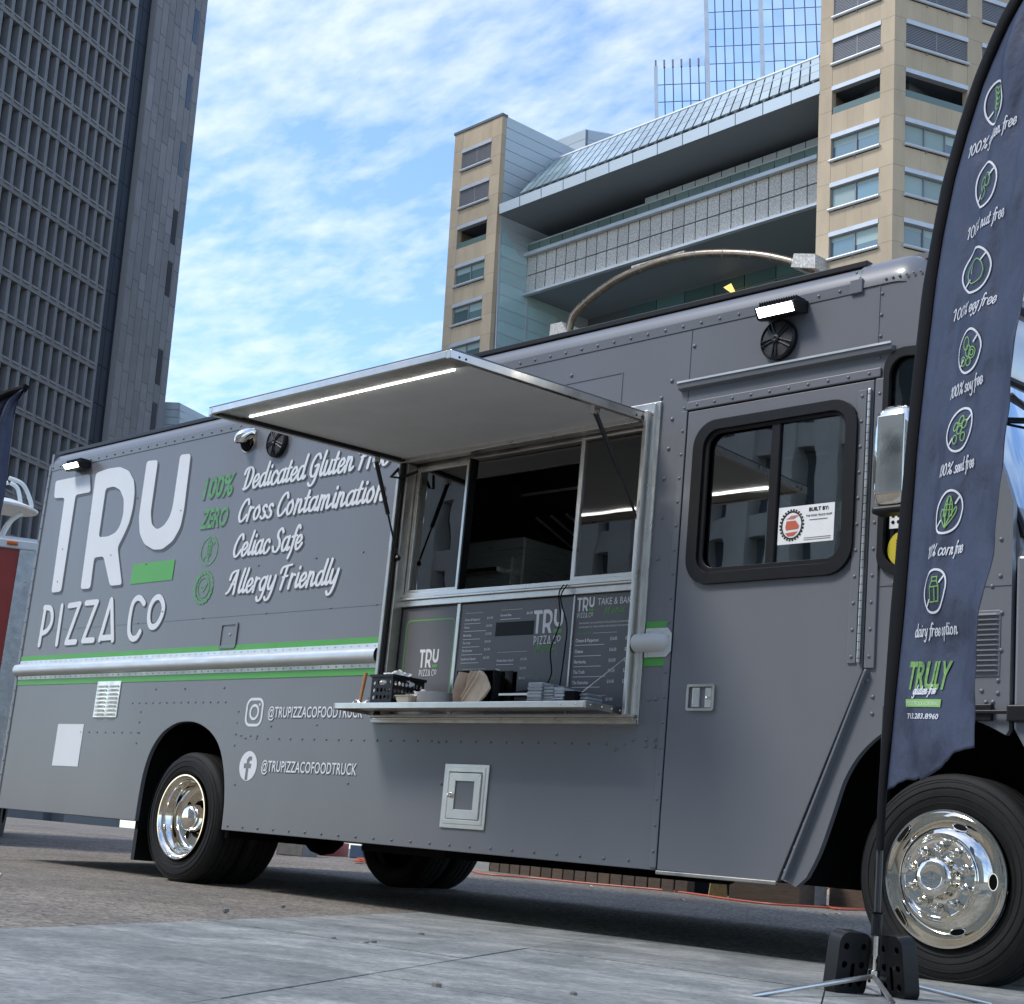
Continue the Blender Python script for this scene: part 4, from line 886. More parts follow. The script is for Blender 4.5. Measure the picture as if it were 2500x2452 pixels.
for x0_, x1_, z_ in ((.58, .72, 1.607), (.86, 1.02, 1.612), (.60, .78, 1.30), (.86, 1.08, 1.385), (.58, .72, 1.255), (.86, 1.08, 1.15), (1.54, 1.70, 1.463), (1.55, 1.66, 1.15)): ribbon(mb, [(x0_, z_), (x1_, z_)], .0016, fb_, .0001)
mb.build('menu_rule', M['menutxt'], m2)
for x_, z_, t in ((.58, 1.612, 'PIZZA'), (.86, 1.617, 'SPECIALS'), (.86, 1.392, 'CALZONES'), (.58, 1.262, 'SALADS')): font_text(t, x_, None, z_, fb_, M['menugreen'], m2, 'menu_text', h=.010)
font_text('PIZZAS & CALZONES', 1.42, 1.53, 1.458, fb_, M['menugreen'], m3, 'menu_text', h=.011); font_text('DOUGH BALLS', 1.42, 1.53, 1.15, fb_, M['menugreen'], m3, 'menu_text', h=.012)
font_text('TRULY', 1.58, 1.67, 1.075, fb_, M['menugreen'], m3, 'menu_text', h=.022, bold=.02)
font_text('PAR BAKED 10 IN DETROIT STYLE PIZZAS & CALZONES', 1.44, 1.78, 1.512, fb_, M['menutxt'], m3, 'menu_text', h=.0085)
font_text('AVAILABLE TO TAKE HOME AND FREEZE FOR DINNER', 1.44, 1.78, 1.492, fb_, M['menutxt'], m3, 'menu_text', h=.0085)
MB().box(.831, 1.114, Y - .0145, Y - .0122, 1.473, 1.546).build('cover_patch', M['dark'], m2)
plate([[(1.02, 1.13), (1.12, 1.13), (1.145, 1.165), (1.17, 1.13), (1.27, 1.13), (1.27, 1.07), (1.02, 1.07)]], fb_, 'green_tab', M['menugreen'], m2)
mb = MB(); L = rrect(1.145, 1.292, 1.24, 1.395, .006)
for k in range(4):
    cx = (1.145, 1.292)[k % 2]; cz = (1.24, 1.395)[k // 2]; sx = 1 if k % 2 == 0 else -1; sz = 1 if k < 2 else -1
    ribbon(mb, [(cx + sx * .035, cz), (cx, cz), (cx, cz + sz * .035)], .004, fb_, .0002, caps=False)
mb.build('corner_marks', M['menugreen'], m2)
# --- awning
aw = []
AX0, AX1, AY, AZ0, AZ1 = -.03, 1.862, -1.345, 2.515, 2.455
def apt(x, t, d): return V((x, -.02 + (AY + .02) * t, AZ0 + (AZ1 - AZ0) * t + d))
def abox(mb, x0, x1, t0, t1, d0, d1):
    vs = [apt(x, t, d) for d in (d0, d1) for (x, t) in ((x0, t0), (x1, t0), (x1, t1), (x0, t1))]
    mb.add(vs, [(0, 3, 2, 1), (4, 5, 6, 7), (0, 1, 5, 4), (1, 2, 6, 5), (2, 3, 7, 6), (3, 0, 4, 7)]); return mb
ap = abox(MB(), AX0 + .03, AX1 - .03, .02, .985, .012, .03).build('awning', M['awnin'], tr)
abox(MB(), AX0, AX1, 0, 1, .031, .036).build('awning_skin', M['paint'], ap)
for nm, a in (('edge_frame', (AX0, AX0 + .03, 0, 1, -.010, .0305)), ('edge_frame', (AX1 - .03, AX1, 0, 1, -.010, .0305)), ('edge_frame', (AX0 + .03, AX1 - .03, .985, 1, -.004, .0305)), ('edge_frame', (AX0 + .03, AX1 - .03, 0, .022, -.015, .0305))):
    abox(MB(), *a).build(nm, M['alu'], ap, bevel=.003)
abox(MB(), AX0 + .031, AX0 + .06, .03, .975, -.01, .0125).build('seal_strip', M['black'], ap)
abox(MB(), AX0 + .04, AX1 - .035, .88, .977, .002, .0122).build('inner_lip', M['alu_dull'], ap)
abox(MB(), AX0 + .14, AX1 - .16, .868, .880, -.002, .011).build('led_strip', M['led'], ap, bevel=.003)
for t in (.02, .04, .9, .96): pass
mb = MB()
for t in (.03, .06, .93, .96): mb.dome(apt(AX1, t, .005), .006, (1, 0, 0), 6)
mb.build('frame_screws', M['under'], ap, kind='stuff')
mb = MB().box(1.865, 1.885, -.03, .0, 2.49, 2.535); mb.build('hinge_block', M['black'], tr)
# hinge side drip edge at wall
MB().box(-.03, 1.9, -.02, .0, 2.53, 2.548).build('awning_hinge', M['alu_dull'], ap, bevel=.003)
# gas struts
def strut(a, b_, nm='gas_strut'):
    a, b_ = V(a), V(b_); m_ = a.lerp(b_, .55)
    o = MB().tube([a, m_], .0125, 10).build(nm, M['black'], tr, smooth=True)
    MB().tube([m_, b_], .006, 8).build('piston_rod', M['black'], o, smooth=True)
    MB().ball(b_, .018, 8).build('ball_joint', M['black'], o, smooth=True)
    MB().box(a.x - .012, a.x + .012, a.y - .02, a.y + .02, a.z - .01, a.z + .03).build('bracket', M['alu'], o)
strut((1.80, -.33, 2.475), (1.868, -.02, 1.97)); strut((.0, -.22, 2.47), (.045, -.02, 1.94))
MB().tube([(.0, -.03, 2.49), (-.01, -.09, 2.41), (.05, -.07, 2.40), (.12, -.0, 2.45)], .009, 6).build('awning_cable', M['black'], tr, smooth=True)
# --- counter shelf
sh = MB().box(-.05, 1.83, -.265, -.016, 1.062, 1.072).build('counter_shelf', M['alu'], tr, bevel=.002)
MB().box(-.05, 1.83, -.275, -.265, 1.046, 1.078).build('shelf_front', M['alu'], sh, bevel=.003)
MB().box(1.83, 1.84, -.275, -.016, 1.044, 1.078).build('shelf_end', M['alu_dull'], sh, bevel=.002); MB().box(-.06, -.05, -.275, -.016, 1.044, 1.078).build('shelf_end', M['alu_dull'], sh, bevel=.002)
mb = MB()
for yy in (-.24, -.16, -.09, -.03): mb.dome((1.84, yy, 1.062), .006, (1, 0, 0), 7)
for xx in (1.68, 1.78): mb.dome((xx, -.275, 1.062), .006, (0, -1, 0), 7)
mb.build('shelf_screws', M['chrome'], sh, kind='stuff')
MB().tube([(1.69, -.23, 1.075), (1.86, -.02, 1.33)], .0025, 5).build('shelf_wire', M['alu'], sh)
MB().ball((1.65, -.2, 1.082), .02, 8, (1.6, 1, .5)).build('wire_catch', M['alu_dull'], sh)
# --- flood lights, speakers, camera dome
def flood(x0, x1, z0, z1):
    h_ = MB(); h_.prism([(-.0, z1 + .01), (-.10, z1 - .012), (-.115, z1 - .02), (-.085, z0), (-.06, z0), (0, z0 + .02)], lambda p, c: (c, p[0], p[1]), x0, x1)
    o = h_.build('flood_light', M['black'], tr, bevel=.004)
    L = MB(); a, b_ = V((0, -.1165, z1 - .026)), V((0, -.0885, z0 + .006)); L.add([(x0 + .015, a.y, a.z), (x1 - .015, a.y, a.z), (x1 - .015, b_.y, b_.z), (x0 + .015, b_.y, b_.z)], [(0, 1, 2, 3)]); L.build('lens', M['led2'], o)
    mb = MB()
    for i in range(16): x = x0 + .012 + i * (x1 - x0 - .024) / 15; mb.box(x - .0015, x + .0015, -.09, -.01, z1 - .01, z1 + .014)
    mb.build('cooling_fins', M['black'], o, kind='stuff')
flood(2.56, 2.79, 2.885, 2.955); flood(-3.93, -3.70, 2.89, 2.955)
def speaker(cx, cz, r=.098):
    o = MB().lathe([(r, 0), (r * 1.0, .025), (r * .93, .034), (r * .9, .028)], (cx, 0, cz), (0, -1, 0), 40).build('speaker', M['black'], tr, smooth=True)
    MB().lathe([(r * .9, .026), (r * .5, .034), (r * .16, .036), (.0005, .038)], (cx, 0, cz), (0, -1, 0), 40).build('mesh_grille', mat('speaker_mesh', (.02, .02, .022), .5, bump=1., bs=420, bdist=.003), o, smooth=True)
    for k in range(5):
        a = PI / 2 + .5 + 2 * PI * k / 5
        for d in (-.13, .13):
            p0 = V((cx + r * .18 * math.cos(a + d * 3), -.037, cz + r * .18 * math.sin(a + d * 3))); p1 = V((cx + r * .92 * math.cos(a + d), -.033, cz + r * .92 * math.sin(a + d)))
            MB().tube([p0, p1], .004, 6).build('grille_spoke', M['black'], o, smooth=True)
    MB().lathe([(r * .2, .034), (r * .19, .044), (r * .1, .046), (.0005, .04)], (cx, 0, cz), (0, -1, 0), 20).build('speaker_hub', M['black'], o, smooth=True)
speaker(2.64, 2.795); speaker(-1.30, 2.80, .1)
dm = MB(); vs = []
for i in range(9):
    t = i / 8; ang_ = PI * t * .62
    for j in range(13):
        a = PI * j / 12 - PI / 2
        vs.append((-1.64 + .075 * math.sin(a) * math.cos(ang_ * .55), -.012 - .10 * math.sin(ang_) * abs(math.cos(a)) ** .8, 2.87 + .07 * math.cos(ang_ * 1.25) * (1 if t < .9 else .95) * (.35 + .65 * abs(math.cos(a)) ** .4)))
dm.add(vs, [(i * 13 + j, i * 13 + j + 1, (i + 1) * 13 + j + 1, (i + 1) * 13 + j) for i in range(8) for j in range(12)])
o = dm.build('vent_cowl', M['chrome'], tr, smooth=True, ang=80)
MB().lathe([(.082, 0), (.082, .008), (.06, .012)], (-1.64, 0, 2.86), (0, -1, 0), 32).build('cowl_flange', M['chrome'], o, smooth=True)
MB().lathe([(.055, .03), (.0005, .03)], (-1.64, -.0, 2.84), (0, -.85, -.3), 20).build('cowl_mouth', M['under'], o)
# --- recess latch, louvred vent, access hatch
lt = plate([rrect(-1.672, -1.482, 1.47, 1.64, .02), rrect(-1.655, -1.499, 1.487, 1.623, .012)], fm(-.001), 'latch_ring', M['paint'], tr, thick=.008, bevel=.003)
MB().box(-1.655, -1.499, -.0025, -.0005, 1.487, 1.623).build('latch_plate', M['paint'], lt)
MB().dome((-1.56, -.003, 1.56), .01, n=8).build('latch_screw', M['chrome'], lt)
vt = MB().box(-3.115, -2.80, -.006, 0, 1.03, 1.285).build('louvred_vent', M['alu'], tr, bevel=.003)
for c in (0, 1):
    for i in range(8):
        x0_ = -3.085 + c * .15; z = 1.255 - i * .028; b = MB()
        b.add([(x0_, -.006, z), (x0_ + .105, -.006, z), (x0_ + .1, -.022, z - .013), (x0_ + .005, -.022, z - .013), (x0_ + .105, -.006, z - .014), (x0_, -.006, z - .014)], [(0, 1, 2, 3), (3, 2, 4, 5), (0, 3, 5), (1, 4, 2)]); b.build('louvre', M['alu'], vt)
ah = plate([[(.612, .456), (.95, .456), (.95, .788), (.612, .788)], [(.652, .498), (.912, .498), (.912, .75), (.652, .75)]], fm(-.001), 'access_hatch', M['alu'], tr, thick=.008, bevel=.002)
plate([[(.636, .478), (.928, .478), (.928, .77), (.636, .77)], [(.656, .502), (.908, .502), (.908, .746), (.656, .746)]], fm(-.008), 'hatch_rim', M['alu'], ah, thick=.005, bevel=.002)
o4 = [(.66, .505), (.904, .505), (.904, .742), (.66, .742)]; i4 = [(.71, .553), (.855, .553), (.855, .70), (.71, .70)]
hd_ = MB().box(.66, .904, -.008, -.002, .505, .742).build('hatch_door', M['paint'], ah)
for k in range(4):
    a, b_, c, d = o4[k], o4[(k + 1) % 4], i4[(k + 1) % 4], i4[k]
    MB().prism([a, b_, c, d], lambda p, q: (p[0], q, p[1]), -.0145, -.0085).build('hatch_trim', M['alu'], ah, bevel=.001)
MB().lathe([(.014, 0), (.014, .012), (.009, .02), (.0005, .022)], (.683, -.014, .625), (0, -1, 0), 14).build('hatch_knob', M['chrome'], ah, smooth=True)
MB().tube([(.905, -.016, .51), (.905, -.016, .74)], .004, 6).build('hatch_hinge', M['alu'], ah)
# --- mirror
mb = MB(); c = V(((S(2140, 1130, -.16)[0] + S(2238, 1130, -.16)[0]) / 2, -.16, 2.10)); MHW = (S(2238, 1130, -.16)[0] - S(2140, 1130, -.16)[0]) / 2
mz = [(1.885, .55), (1.90, .8), (1.96, .95), (2.1, 1.), (2.22, .98), (2.29, .85), (2.315, .55)]; vs = []
for z, s_ in mz:
    for k in range(16):
        a = 2 * PI * k / 16; ex = math.copysign(abs(math.cos(a)) ** .6, math.cos(a)); ey = math.copysign(abs(math.sin(a)) ** .6, math.sin(a))
        vs.append((c.x + MHW * s_ * ex + .0 * (z - 2.1), c.y + .06 * s_ * ey, z))
mb.add(vs, [(i * 16 + k, i * 16 + (k + 1) % 16, (i + 1) * 16 + (k + 1) % 16, (i + 1) * 16 + k) for i in range(6) for k in range(16)] + [tuple(range(15, -1, -1)), tuple(96 + k for k in range(16))])
mr_ = mb.build('side_mirror', M['chrome'], tr, smooth=True, ang=60)
MB().box(c.x - .09, c.x + .09, -.20, -.12, 1.855, 1.888).build('mirror_base', M['black'], mr_, bevel=.012)
MB().box(c.x - .06, c.x + .07, -.224, -.216, 1.93, 2.27).build('mirror_ridge', M['chrome'], mr_, bevel=.01)
MB().tube([(3.5, -.15, 1.89), (3.52, -.12, 1.86), (3.6, 0, 1.84)], .014, 8).build('mirror_arm', M['black'], mr_)
MB().tube([(3.5, -.15, 2.31), (3.53, -.1, 2.33), (3.6, 0, 2.32)], .012, 8).build('mirror_arm', M['black'], mr_)
# roof vent / beacon on the roof
rvp = S3(1995, 690, .9); MB().ball((2.45, .75, 3.2), .09, 12, (1.2, 1.2, .9)).build('roof_vent', M['pvc'], tr, smooth=True)
MB().tube([(2.45, .75, 3.25), (2.45, .75, 3.40)], [.012, .002], 6).build('roof_antenna', M['pvc'], tr)
# --- kitchen interior seen through the window
MB().box(-.4, 2.4, 1.9, 1.94, .56, 3.0).build('kitchen_back_wall', M['inner'], tr); MB().box(-.4, 2.4, .05, 1.9, 2.93, 2.96).build('kitchen_ceiling', M['inner'], tr)
ox0 = S(1140, 1345, .85)[0]; ox1 = S(1283, 1310, .85)[0]; ozt = S(1210, 1320, .85)[1]
ov = MB().box(ox0 - .55, ox1, .85, 1.6, .9, ozt).build('oven', M['steel'], tr, bevel=.01)
MB().box(ox0 - .5, ox1 - .08, .83, .85, 1.3, ozt - .12).build('oven_door', M['steel'], ov, bevel=.005)
MB().tube([(ox0 - .45, .78, ozt - .2), (ox1 - .14, .78, ozt - .2)], .016, 8).build('oven_handle', M['chrome'], ov, smooth=True)
for xx in (ox0 - .43, ox1 - .16): MB().box(xx - .01, xx + .01, .78, .83, ozt - .215, ozt - .185).build('handle_post', M['steel'], ov)
MB().box(ox0 - .55, ox1, .84, .85, ozt - .07, ozt).build('oven_trim', M['steel'], ov, bevel=.003)
hp_ = MB(); hp_.prism([(1.05, 2.45), (1.05, 2.75), (1.9, 2.75), (1.9, 2.25), (1.75, 2.2)], lambda p, c: (c, p[0], p[1]), -.1, 2.2); hd2 = hp_.build('exhaust_hood', M['hood'], tr)
for i in range(16): x = .0 + i * .13; MB().bar((x, 1.10, 2.43), (x, 1.72, 2.21), .012, .02).build('hood_baffle', M['steel'], hd2)
MB().box(-.1, 2.2, 1.04, 1.05, 2.56, 2.575).build('hood_edge', M['steel'], hd2)
MB().box(.7, 2.1, 1.2, 1.85, 1.5, 1.55).build('kitchen_counter', M['steel'], tr)
MB().tube([(1.2, .25, 2.03), (2.0, .25, 2.06)], .008, 6).build('reflection_rod', M['chrome'], tr)  # chrome rod put in for a bright reflected line in the right pane
for i in range(5): x = 1.42 + i * .11; MB().box(x, x + .085, .3, .34, 1.80, 1.95).build('reflection_slip', M['paper'], tr, bevel=.01)  # white slips added in place of a pale reflection in the glass
MB().box(1.5, 1.8, .5, .8, 1.62, 1.85).build('pizza_box_pile', M['pulp'], tr)
for i in range(5): x = .75 + i * .16; MB().lathe([(.05, 0), (.055, .1), (.05, .12 + .02 * (i % 2)), (.02, .15)], (x, 1.35, 1.56), (0, 0, 1), 14).build('food_container', (M['steel'], M['paper'], M['redbucket'])[i % 3], tr, smooth=True)
MB().box(.6, 2.1, 1.5, 1.85, 1.95, 1.98).build('wall_shelf', M['steel'], tr)
for i in range(6): x = .72 + i * .2; MB().box(x, x + .14, 1.55, 1.75, 1.981, 2.06 + .03 * (i % 3)).build('storage_tub', (M['paper'], M['steel'], M['pulp'])[i % 3], tr, bevel=.01)
for i in range(4):
    x = .95 + i * .09; MB().tube([(x, .98, 2.42), (x, .98, 2.22)], .004, 5).build('utensil', M['chrome'], tr); MB().box(x - .03, x + .03, .978, .984, 2.14, 2.22).build('spatula_blade', M['steel'], tr)
# cab interior: seat, sun visor, steering wheel
MB().box(2.62, 2.98, .35, .37, 2.05, 2.28).build('sun_visor', M['pvc'], tr, bevel=.01)
mb = MB()
for i in range(34): mb.box(2.625 + i * .0104, 2.629 + i * .0104, .345, .3495, 2.055, 2.275)
mb.build('visor_ribs', M['under'], tr, kind='stuff')
MB().box(2.25, 2.75, .5, 1.0, .95, 1.05).build('driver_seat', M['black'], tr, bevel=.04); MB().box(2.25, 2.37, .5, 1.0, 1.05, 1.72).build('seat_back', M['black'], tr, bevel=.04)
MB().tube([(2.92 + .08 * math.sin(t), .75 + .22 * math.cos(t), 1.62 + .2 * math.sin(t)) for t in [k * PI / 10 for k in range(20)]], .015, 6, closed=True).build('steering_wheel', M['black'], tr, smooth=True)
MB().box(2.1, 2.14, .05, 2.3, .6, 2.2).build('cab_partition', M['inner'], tr)
# ==================================================================  THINGS ON THE SHELF
ZS = 1.0725
def xat(u, v, y=-.14): return S(u, v, y)[0]
# crate
cx0, cx1, cy0, cy1, ch = .225, .402, -.255, -.03, .150
cr_ = thing('basket', 'black plastic crate with round holes at the left end of the shelf', 'basket', (.313, -.14, ZS))
def holes(x0, x1, z0, z1, nx, nz, r, skip=()):
    return [[(x0 + (x1 - x0) * (i + .5) / nx + r * math.cos(t * PI / 6), z0 + (z1 - z0) * (j + .5) / nz + 1.15 * r * math.sin(t * PI / 6)) for t in range(12)] for i in range(nx) for j in range(nz) if (i, j) not in skip]
zb, zt = ZS + .004, ZS + ch
for yy, s_ in ((cy0, 1), (cy1, -1)):
    plate([[(cx0, zb), (cx1, zb), (cx1, zt), (cx0, zt)]] + holes(cx0 + .008, cx1 - .008, zb + .014, zt - .016, 5, 3, .0105, skip=((1, 2), (2, 2), (3, 2))) + [rrect((cx0 + cx1) / 2 - .036, (cx0 + cx1) / 2 + .036, zt - .045, zt - .02, .01)], lambda a, b_, c: (a, yy + s_ * c, b_), 'basket_end', M['black'], cr_, thick=.004)
for xx, s_ in ((cx0, 1), (cx1, -1)):
    plate([[(cy0 + .0045, zb), (cy1 - .0045, zb), (cy1 - .0045, zt), (cy0 + .0045, zt)]] + holes(cy0 + .01, cy1 - .01, zb + .014, zt - .016, 8, 3, .0105), lambda a, b_, c: (xx + s_ * c, a, b_), 'basket_side', M['black'], cr_, thick=.004)
mb = MB(); q4 = (cx0 - .008, cx1 + .008, cy0 - .008, cy1 + .008)
mb.box(q4[0], q4[1], q4[2], cy0 + .002, zt - .004, zt + .010); mb.box(q4[0], q4[1], cy1 - .002, q4[3], zt - .004, zt + .010); mb.box(q4[0], cx0 + .002, cy0 + .002, cy1 - .002, zt - .004, zt + .010); mb.box(cx1 - .002, q4[1], cy0 + .002, cy1 - .002, zt - .004, zt + .010)
mb.build('basket_rim', M['black'], cr_); MB().box(cx0, cx1, cy0, cy1, ZS + .0005, ZS + .004).build('basket_floor', M['black'], cr_)
def crumple(cx, cy, cz, rx, ry, rz, amp, seed, zmin, n=26):
    b = MB(); vs = []
    for i in range(n + 1):
        a = PI * i / n
        for k in range(n * 2):
            t = 2 * PI * k / (n * 2); d = V((math.sin(a) * math.cos(t), math.sin(a) * math.sin(t), math.cos(a)))
            q = 1 + amp * (noise.noise(d * 2.4 + V((seed, 0, 0))) + .6 * abs(noise.noise(d * 5.5 + V((0, seed, 0)))) - .2)
            vs.append((cx + rx * d.x * q, cy + ry * d.y * q, max(zmin, cz + rz * d.z * q)))
    m_ = n * 2; b.add(vs, [(i * m_ + k, i * m_ + (k + 1) % m_, (i + 1) * m_ + (k + 1) % m_, (i + 1) * m_ + k) for i in range(n) for k in range(m_)]); return b
o = crumple(.313, -.142, ZS + .115, .078, .10, .072, .5, 3.1, ZS + .01).build('wrapped_bundle', M['plastic'], smooth=True, ang=25); tag(o, 'white plastic wrapped cutlery heaped in the black crate', 'plastic bag')
o = crumple(.50, -.13, ZS + .04, .075, .05, .042, .6, 8.3, ZS + .001).build('plastic_wrap', M['plastic'], smooth=True, ang=25); tag(o, 'clear crumpled plastic wrap between pulp tray and plates', 'plastic wrap')
# pulp tray
tx = .505; b = MB()
def sqr(s_, z): return [(tx + s_ * 1.15 * a, -.232 + s_ * .6 * c_, z) for a, c_ in ((-1, -.8), (-.8, -1), (.8, -1), (1, -.8), (1, .8), (.8, 1), (-.8, 1), (-1, .8))]
vs = sqr(.042, ZS + .001) + sqr(.056, ZS + .04) + sqr(.062, ZS + .042) + sqr(.061, ZS + .045) + sqr(.054, ZS + .043) + sqr(.040, ZS + .004)
b.add(vs, [(i * 8 + k, i * 8 + (k + 1) % 8, (i + 1) * 8 + (k + 1) % 8, (i + 1) * 8 + k) for i in range(5) for k in range(8)] + [tuple(range(7, -1, -1)), tuple(40 + k for k in range(8))])
o = b.build('pulp_tray', M['pulp']); tag(o, 'small beige pulp tray at the shelf edge before the crate', 'tray')
# plates
pl0 = None
for i in range(11):
    b = MB(); b.lathe([(.0005, .0015), (.078, .0015), (.094, .012), (.116, .0145), (.117, .016), (.093, .0145), (.077, .0035), (.0005, .0035)], (0, 0, 0), (0, 0, 1), 48)
    if pl0 is None: o = b.build('paper_plate', M['paper'], smooth=True, ang=50); pl0 = o
    else: o = pl0.copy(); col.objects.link(o)
    o.location = (.655 + RND.uniform(-.002, .002), -.142 + RND.uniform(-.002, .002), ZS + .0006 + i * .0049)
    tag(o, 'white paper plate in the stack beside the napkin holder', 'plate', 'stacked white paper plates')
# napkin holder and napkins
nx0, nx1, nhh = .83, 1.11, .178
nh = thing('napkin_holder', 'black napkin holder box standing behind the brown napkins', 'holder', ((nx0 + nx1) / 2, -.1, ZS))
mb = MB(); mb.box(nx0, nx1, -.06, -.054, ZS + .0005, ZS + nhh - .004); mb.box(nx0, nx0 + .005, -.19, -.06, ZS + .0005, ZS + nhh - .004); mb.box(nx1 - .005, nx1, -.19, -.06, ZS + .0005, ZS + nhh - .004); mb.box(nx0 + .005, nx1 - .005, -.19, -.06, ZS + .0005, ZS + .004); mb.box(nx0 + .128, nx0 + .132, -.19, -.06, ZS + .0045, ZS + nhh - .02)
mb.build('holder_box', M['black'], nh); MB().box(nx0, nx1, -.19, -.054, ZS + nhh - .003, ZS + nhh).build('holder_top', M['black'], nh)
def napkin(cx, w_, h_, lean, y, mt, label, bow=.012):
    b = MB(); nu, nv = 9, 8; vs = []; z0 = ZS + .0008
    for i in range(nu + 1):
        for j in range(nv + 1):
            u = i / nu - .5; v = j / nv
            x = cx + w_ * u * (1 + .1 * v) + lean * v * h_; yy = y - bow * math.sin(PI * v) - bow * .9 * math.cos(u * 6) + .006 * noise.noise(V((u * 3 + cx * 20, v * 2, 1)))
            vs.append((x, yy, z0 + h_ * v * (1 - .06 * abs(u))))
    n_ = nv + 1; m_ = len(vs); b.add(vs + [(x, y_ + .006, z) for x, y_, z in vs], [(i * n_ + j, (i + 1) * n_ + j, (i + 1) * n_ + j + 1, i * n_ + j + 1) for i in range(nu) for j in range(nv)] + [(m_ + i * n_ + j, m_ + i * n_ + j + 1, m_ + (i + 1) * n_ + j + 1, m_ + (i + 1) * n_ + j) for i in range(nu) for j in range(nv)])
    o = b.build('napkin', mt, smooth=True, ang=50); tag(o, label, 'napkin', 'brown napkins by the holder'); return o
napkin(.868, .075, .168, .10, -.205, M['kraft'], 'folded brown napkin standing nearest the paper plates', bow=.018)
napkin(.95, .07, .172, .14, -.208, M['kraft'], 'middle folded brown napkin standing in the black holder', bow=.016)
b = MB(); pts = [(.955, 0), (1.07, 0), (1.115, .035), (1.155, .075), (1.14, .10), (1.10, .14), (1.06, .165), (1.035, .172), (1.015, .155), (.985, .105), (.96, .05)]
b.prism([(x, z + ZS + .0008) for x, z in pts], lambda p, c: (p[0], c + .02 * math.sin((p[0] - .7) * 22) * (p[1] - ZS) / .15, p[1]), -.248, -.236)
b.bar((.962, -.255, ZS + .012), (1.07, -.252, ZS + .155), .006, .012, (0, 1, 0)); b.bar((.955, -.252, ZS + .03), (1.045, -.25, ZS + .165), .005, .02, (0, 1, 0))
o = b.build('napkin', M['kraft2'], bevel=.003); tag(o, 'pale brown napkin fanned out and leaning right at the front of the holder', 'napkin', 'brown napkins by the holder')
# clear acrylic holder, tablet, leaflets
o = MB().box(1.125, 1.205, -.15, -.146, ZS + .0008, ZS + .178); o.box(1.125, 1.205, -.12, -.117, ZS + .0008, ZS + .178); o.box(1.125, 1.205, -.146, -.12, ZS + .0008, ZS + .004)
tag(o.build('acrylic_holder', M['clear']), 'clear empty acrylic holder standing right of the napkins', 'holder')
tb = thing('tablet', 'black tablet lying tilted on its stand before the menu board', 'tablet', (1.3, -.15, ZS))
mb = MB(); mb.prism([(-.235, ZS + .042), (-.235, ZS + .050), (-.05, ZS + .094), (-.05, ZS + .086)], lambda p, c: (c, p[0], p[1]), 1.215, 1.42); mb.build('tablet_body', M['under'], tb, bevel=.003)
mb = MB(); mb.prism([(-.242, ZS + .039), (-.242, ZS + .0495), (-.2352, ZS + .051), (-.2352, ZS + .041)], lambda p, c: (c, p[0], p[1]), 1.213, 1.422); mb.build('tablet_edge', M['alu'], tb)
mb = MB(); mb.box(1.28, 1.41, -.2, -.06, ZS + .0005, ZS + .044); mb.build('tablet_stand', M['black'], tb, bevel=.006)
def stack(x0, x1, y0, y1, n, t, lab, tone, skewx=0, nm='leaflet_stack'):
    root = thing(nm, lab, 'leaflets', ((x0 + x1) / 2, (y0 + y1) / 2, ZS))
    for i in range(n):
        d = RND.uniform(-.003, .003); e = RND.uniform(-.003, .003); z = ZS + .0006 + i * t
        MB().box(x0 + d + skewx * i, x1 + d + skewx * i, y0 + e, y1 + e, z, z + t * .82).build('leaflet', M['flyer'] if i % 3 else tone, root)
M['flyer_l'] = mat('pale_flyer', (.5, .55, .6), .5); M['flyer_d'] = mat('dark_flyer', (.10, .13, .17), .4, objvar=.3)
stack(1.432, 1.525, -.258, -.12, 19, .0052, 'tall stack of grey blue leaflets right of the tablet', M['flyer_l'])
stack(1.531, 1.60, -.25, -.12, 17, .0052, 'stack of dark blue leaflets in the middle of the row', M['flyer_d'])
stack(1.606, 1.668, -.25, -.13, 15, .0052, 'stack of pale white edged leaflets in the row', M['flyer_l'])
o = MB().box(1.674, 1.742, -.248, -.14, ZS + .0006, ZS + .056).build('card_box', M['under'], bevel=.002); tag(o, 'small black card box at the right end of the leaflets', 'box')
stack(1.75, 1.80, -.22, -.12, 9, .0052, 'low stack of navy leaflets right of the black card box', M['flyer_d'])
# cables from the window sill
b = MB(); b.tube(catmull([(1.345, Y - .05, 1.715), (1.335, Y - .07, 1.66), (1.35, Y - .06, 1.52), (1.30, Y - .06, 1.38), (1.33, Y - .07, 1.26), (1.33, -.03, 1.19), (1.36, -.07, 1.175)], 6), .0035, 6); b.tube(catmull([(1.37, Y - .05, 1.715), (1.355, Y - .075, 1.64), (1.40, Y - .06, 1.5), (1.40, Y - .06, 1.38), (1.40, Y - .07, 1.24), (1.42, -.03, 1.17), (1.415, -.05, 1.15)], 6), .0035, 6)
tag(b.build('power_cable', M['under'], smooth=True), 'thin black cable pair hanging from the window sill down the menu', 'cable')
# clipboard stick
b = MB().tube([(.105, -.225, ZS + .009), (.118, -.215, ZS + .178)], [.008, .011], 8); tag(b.build('wooden_stick', M['stick'], smooth=True), 'orange wooden stick leaning against the crate at the shelf end', 'stick')
b = MB().tube(catmull([(.06, -.24, ZS + .006), (.10, -.25, ZS + .025), (.15, -.25, ZS + .006), (.19, -.235, ZS + .035), (.13, -.22, ZS + .006)], 5), .003, 5); tag(b.build('metal_clip', M['chrome'], smooth=True), 'bent chrome clip lying at the left end of the shelf', 'clip')
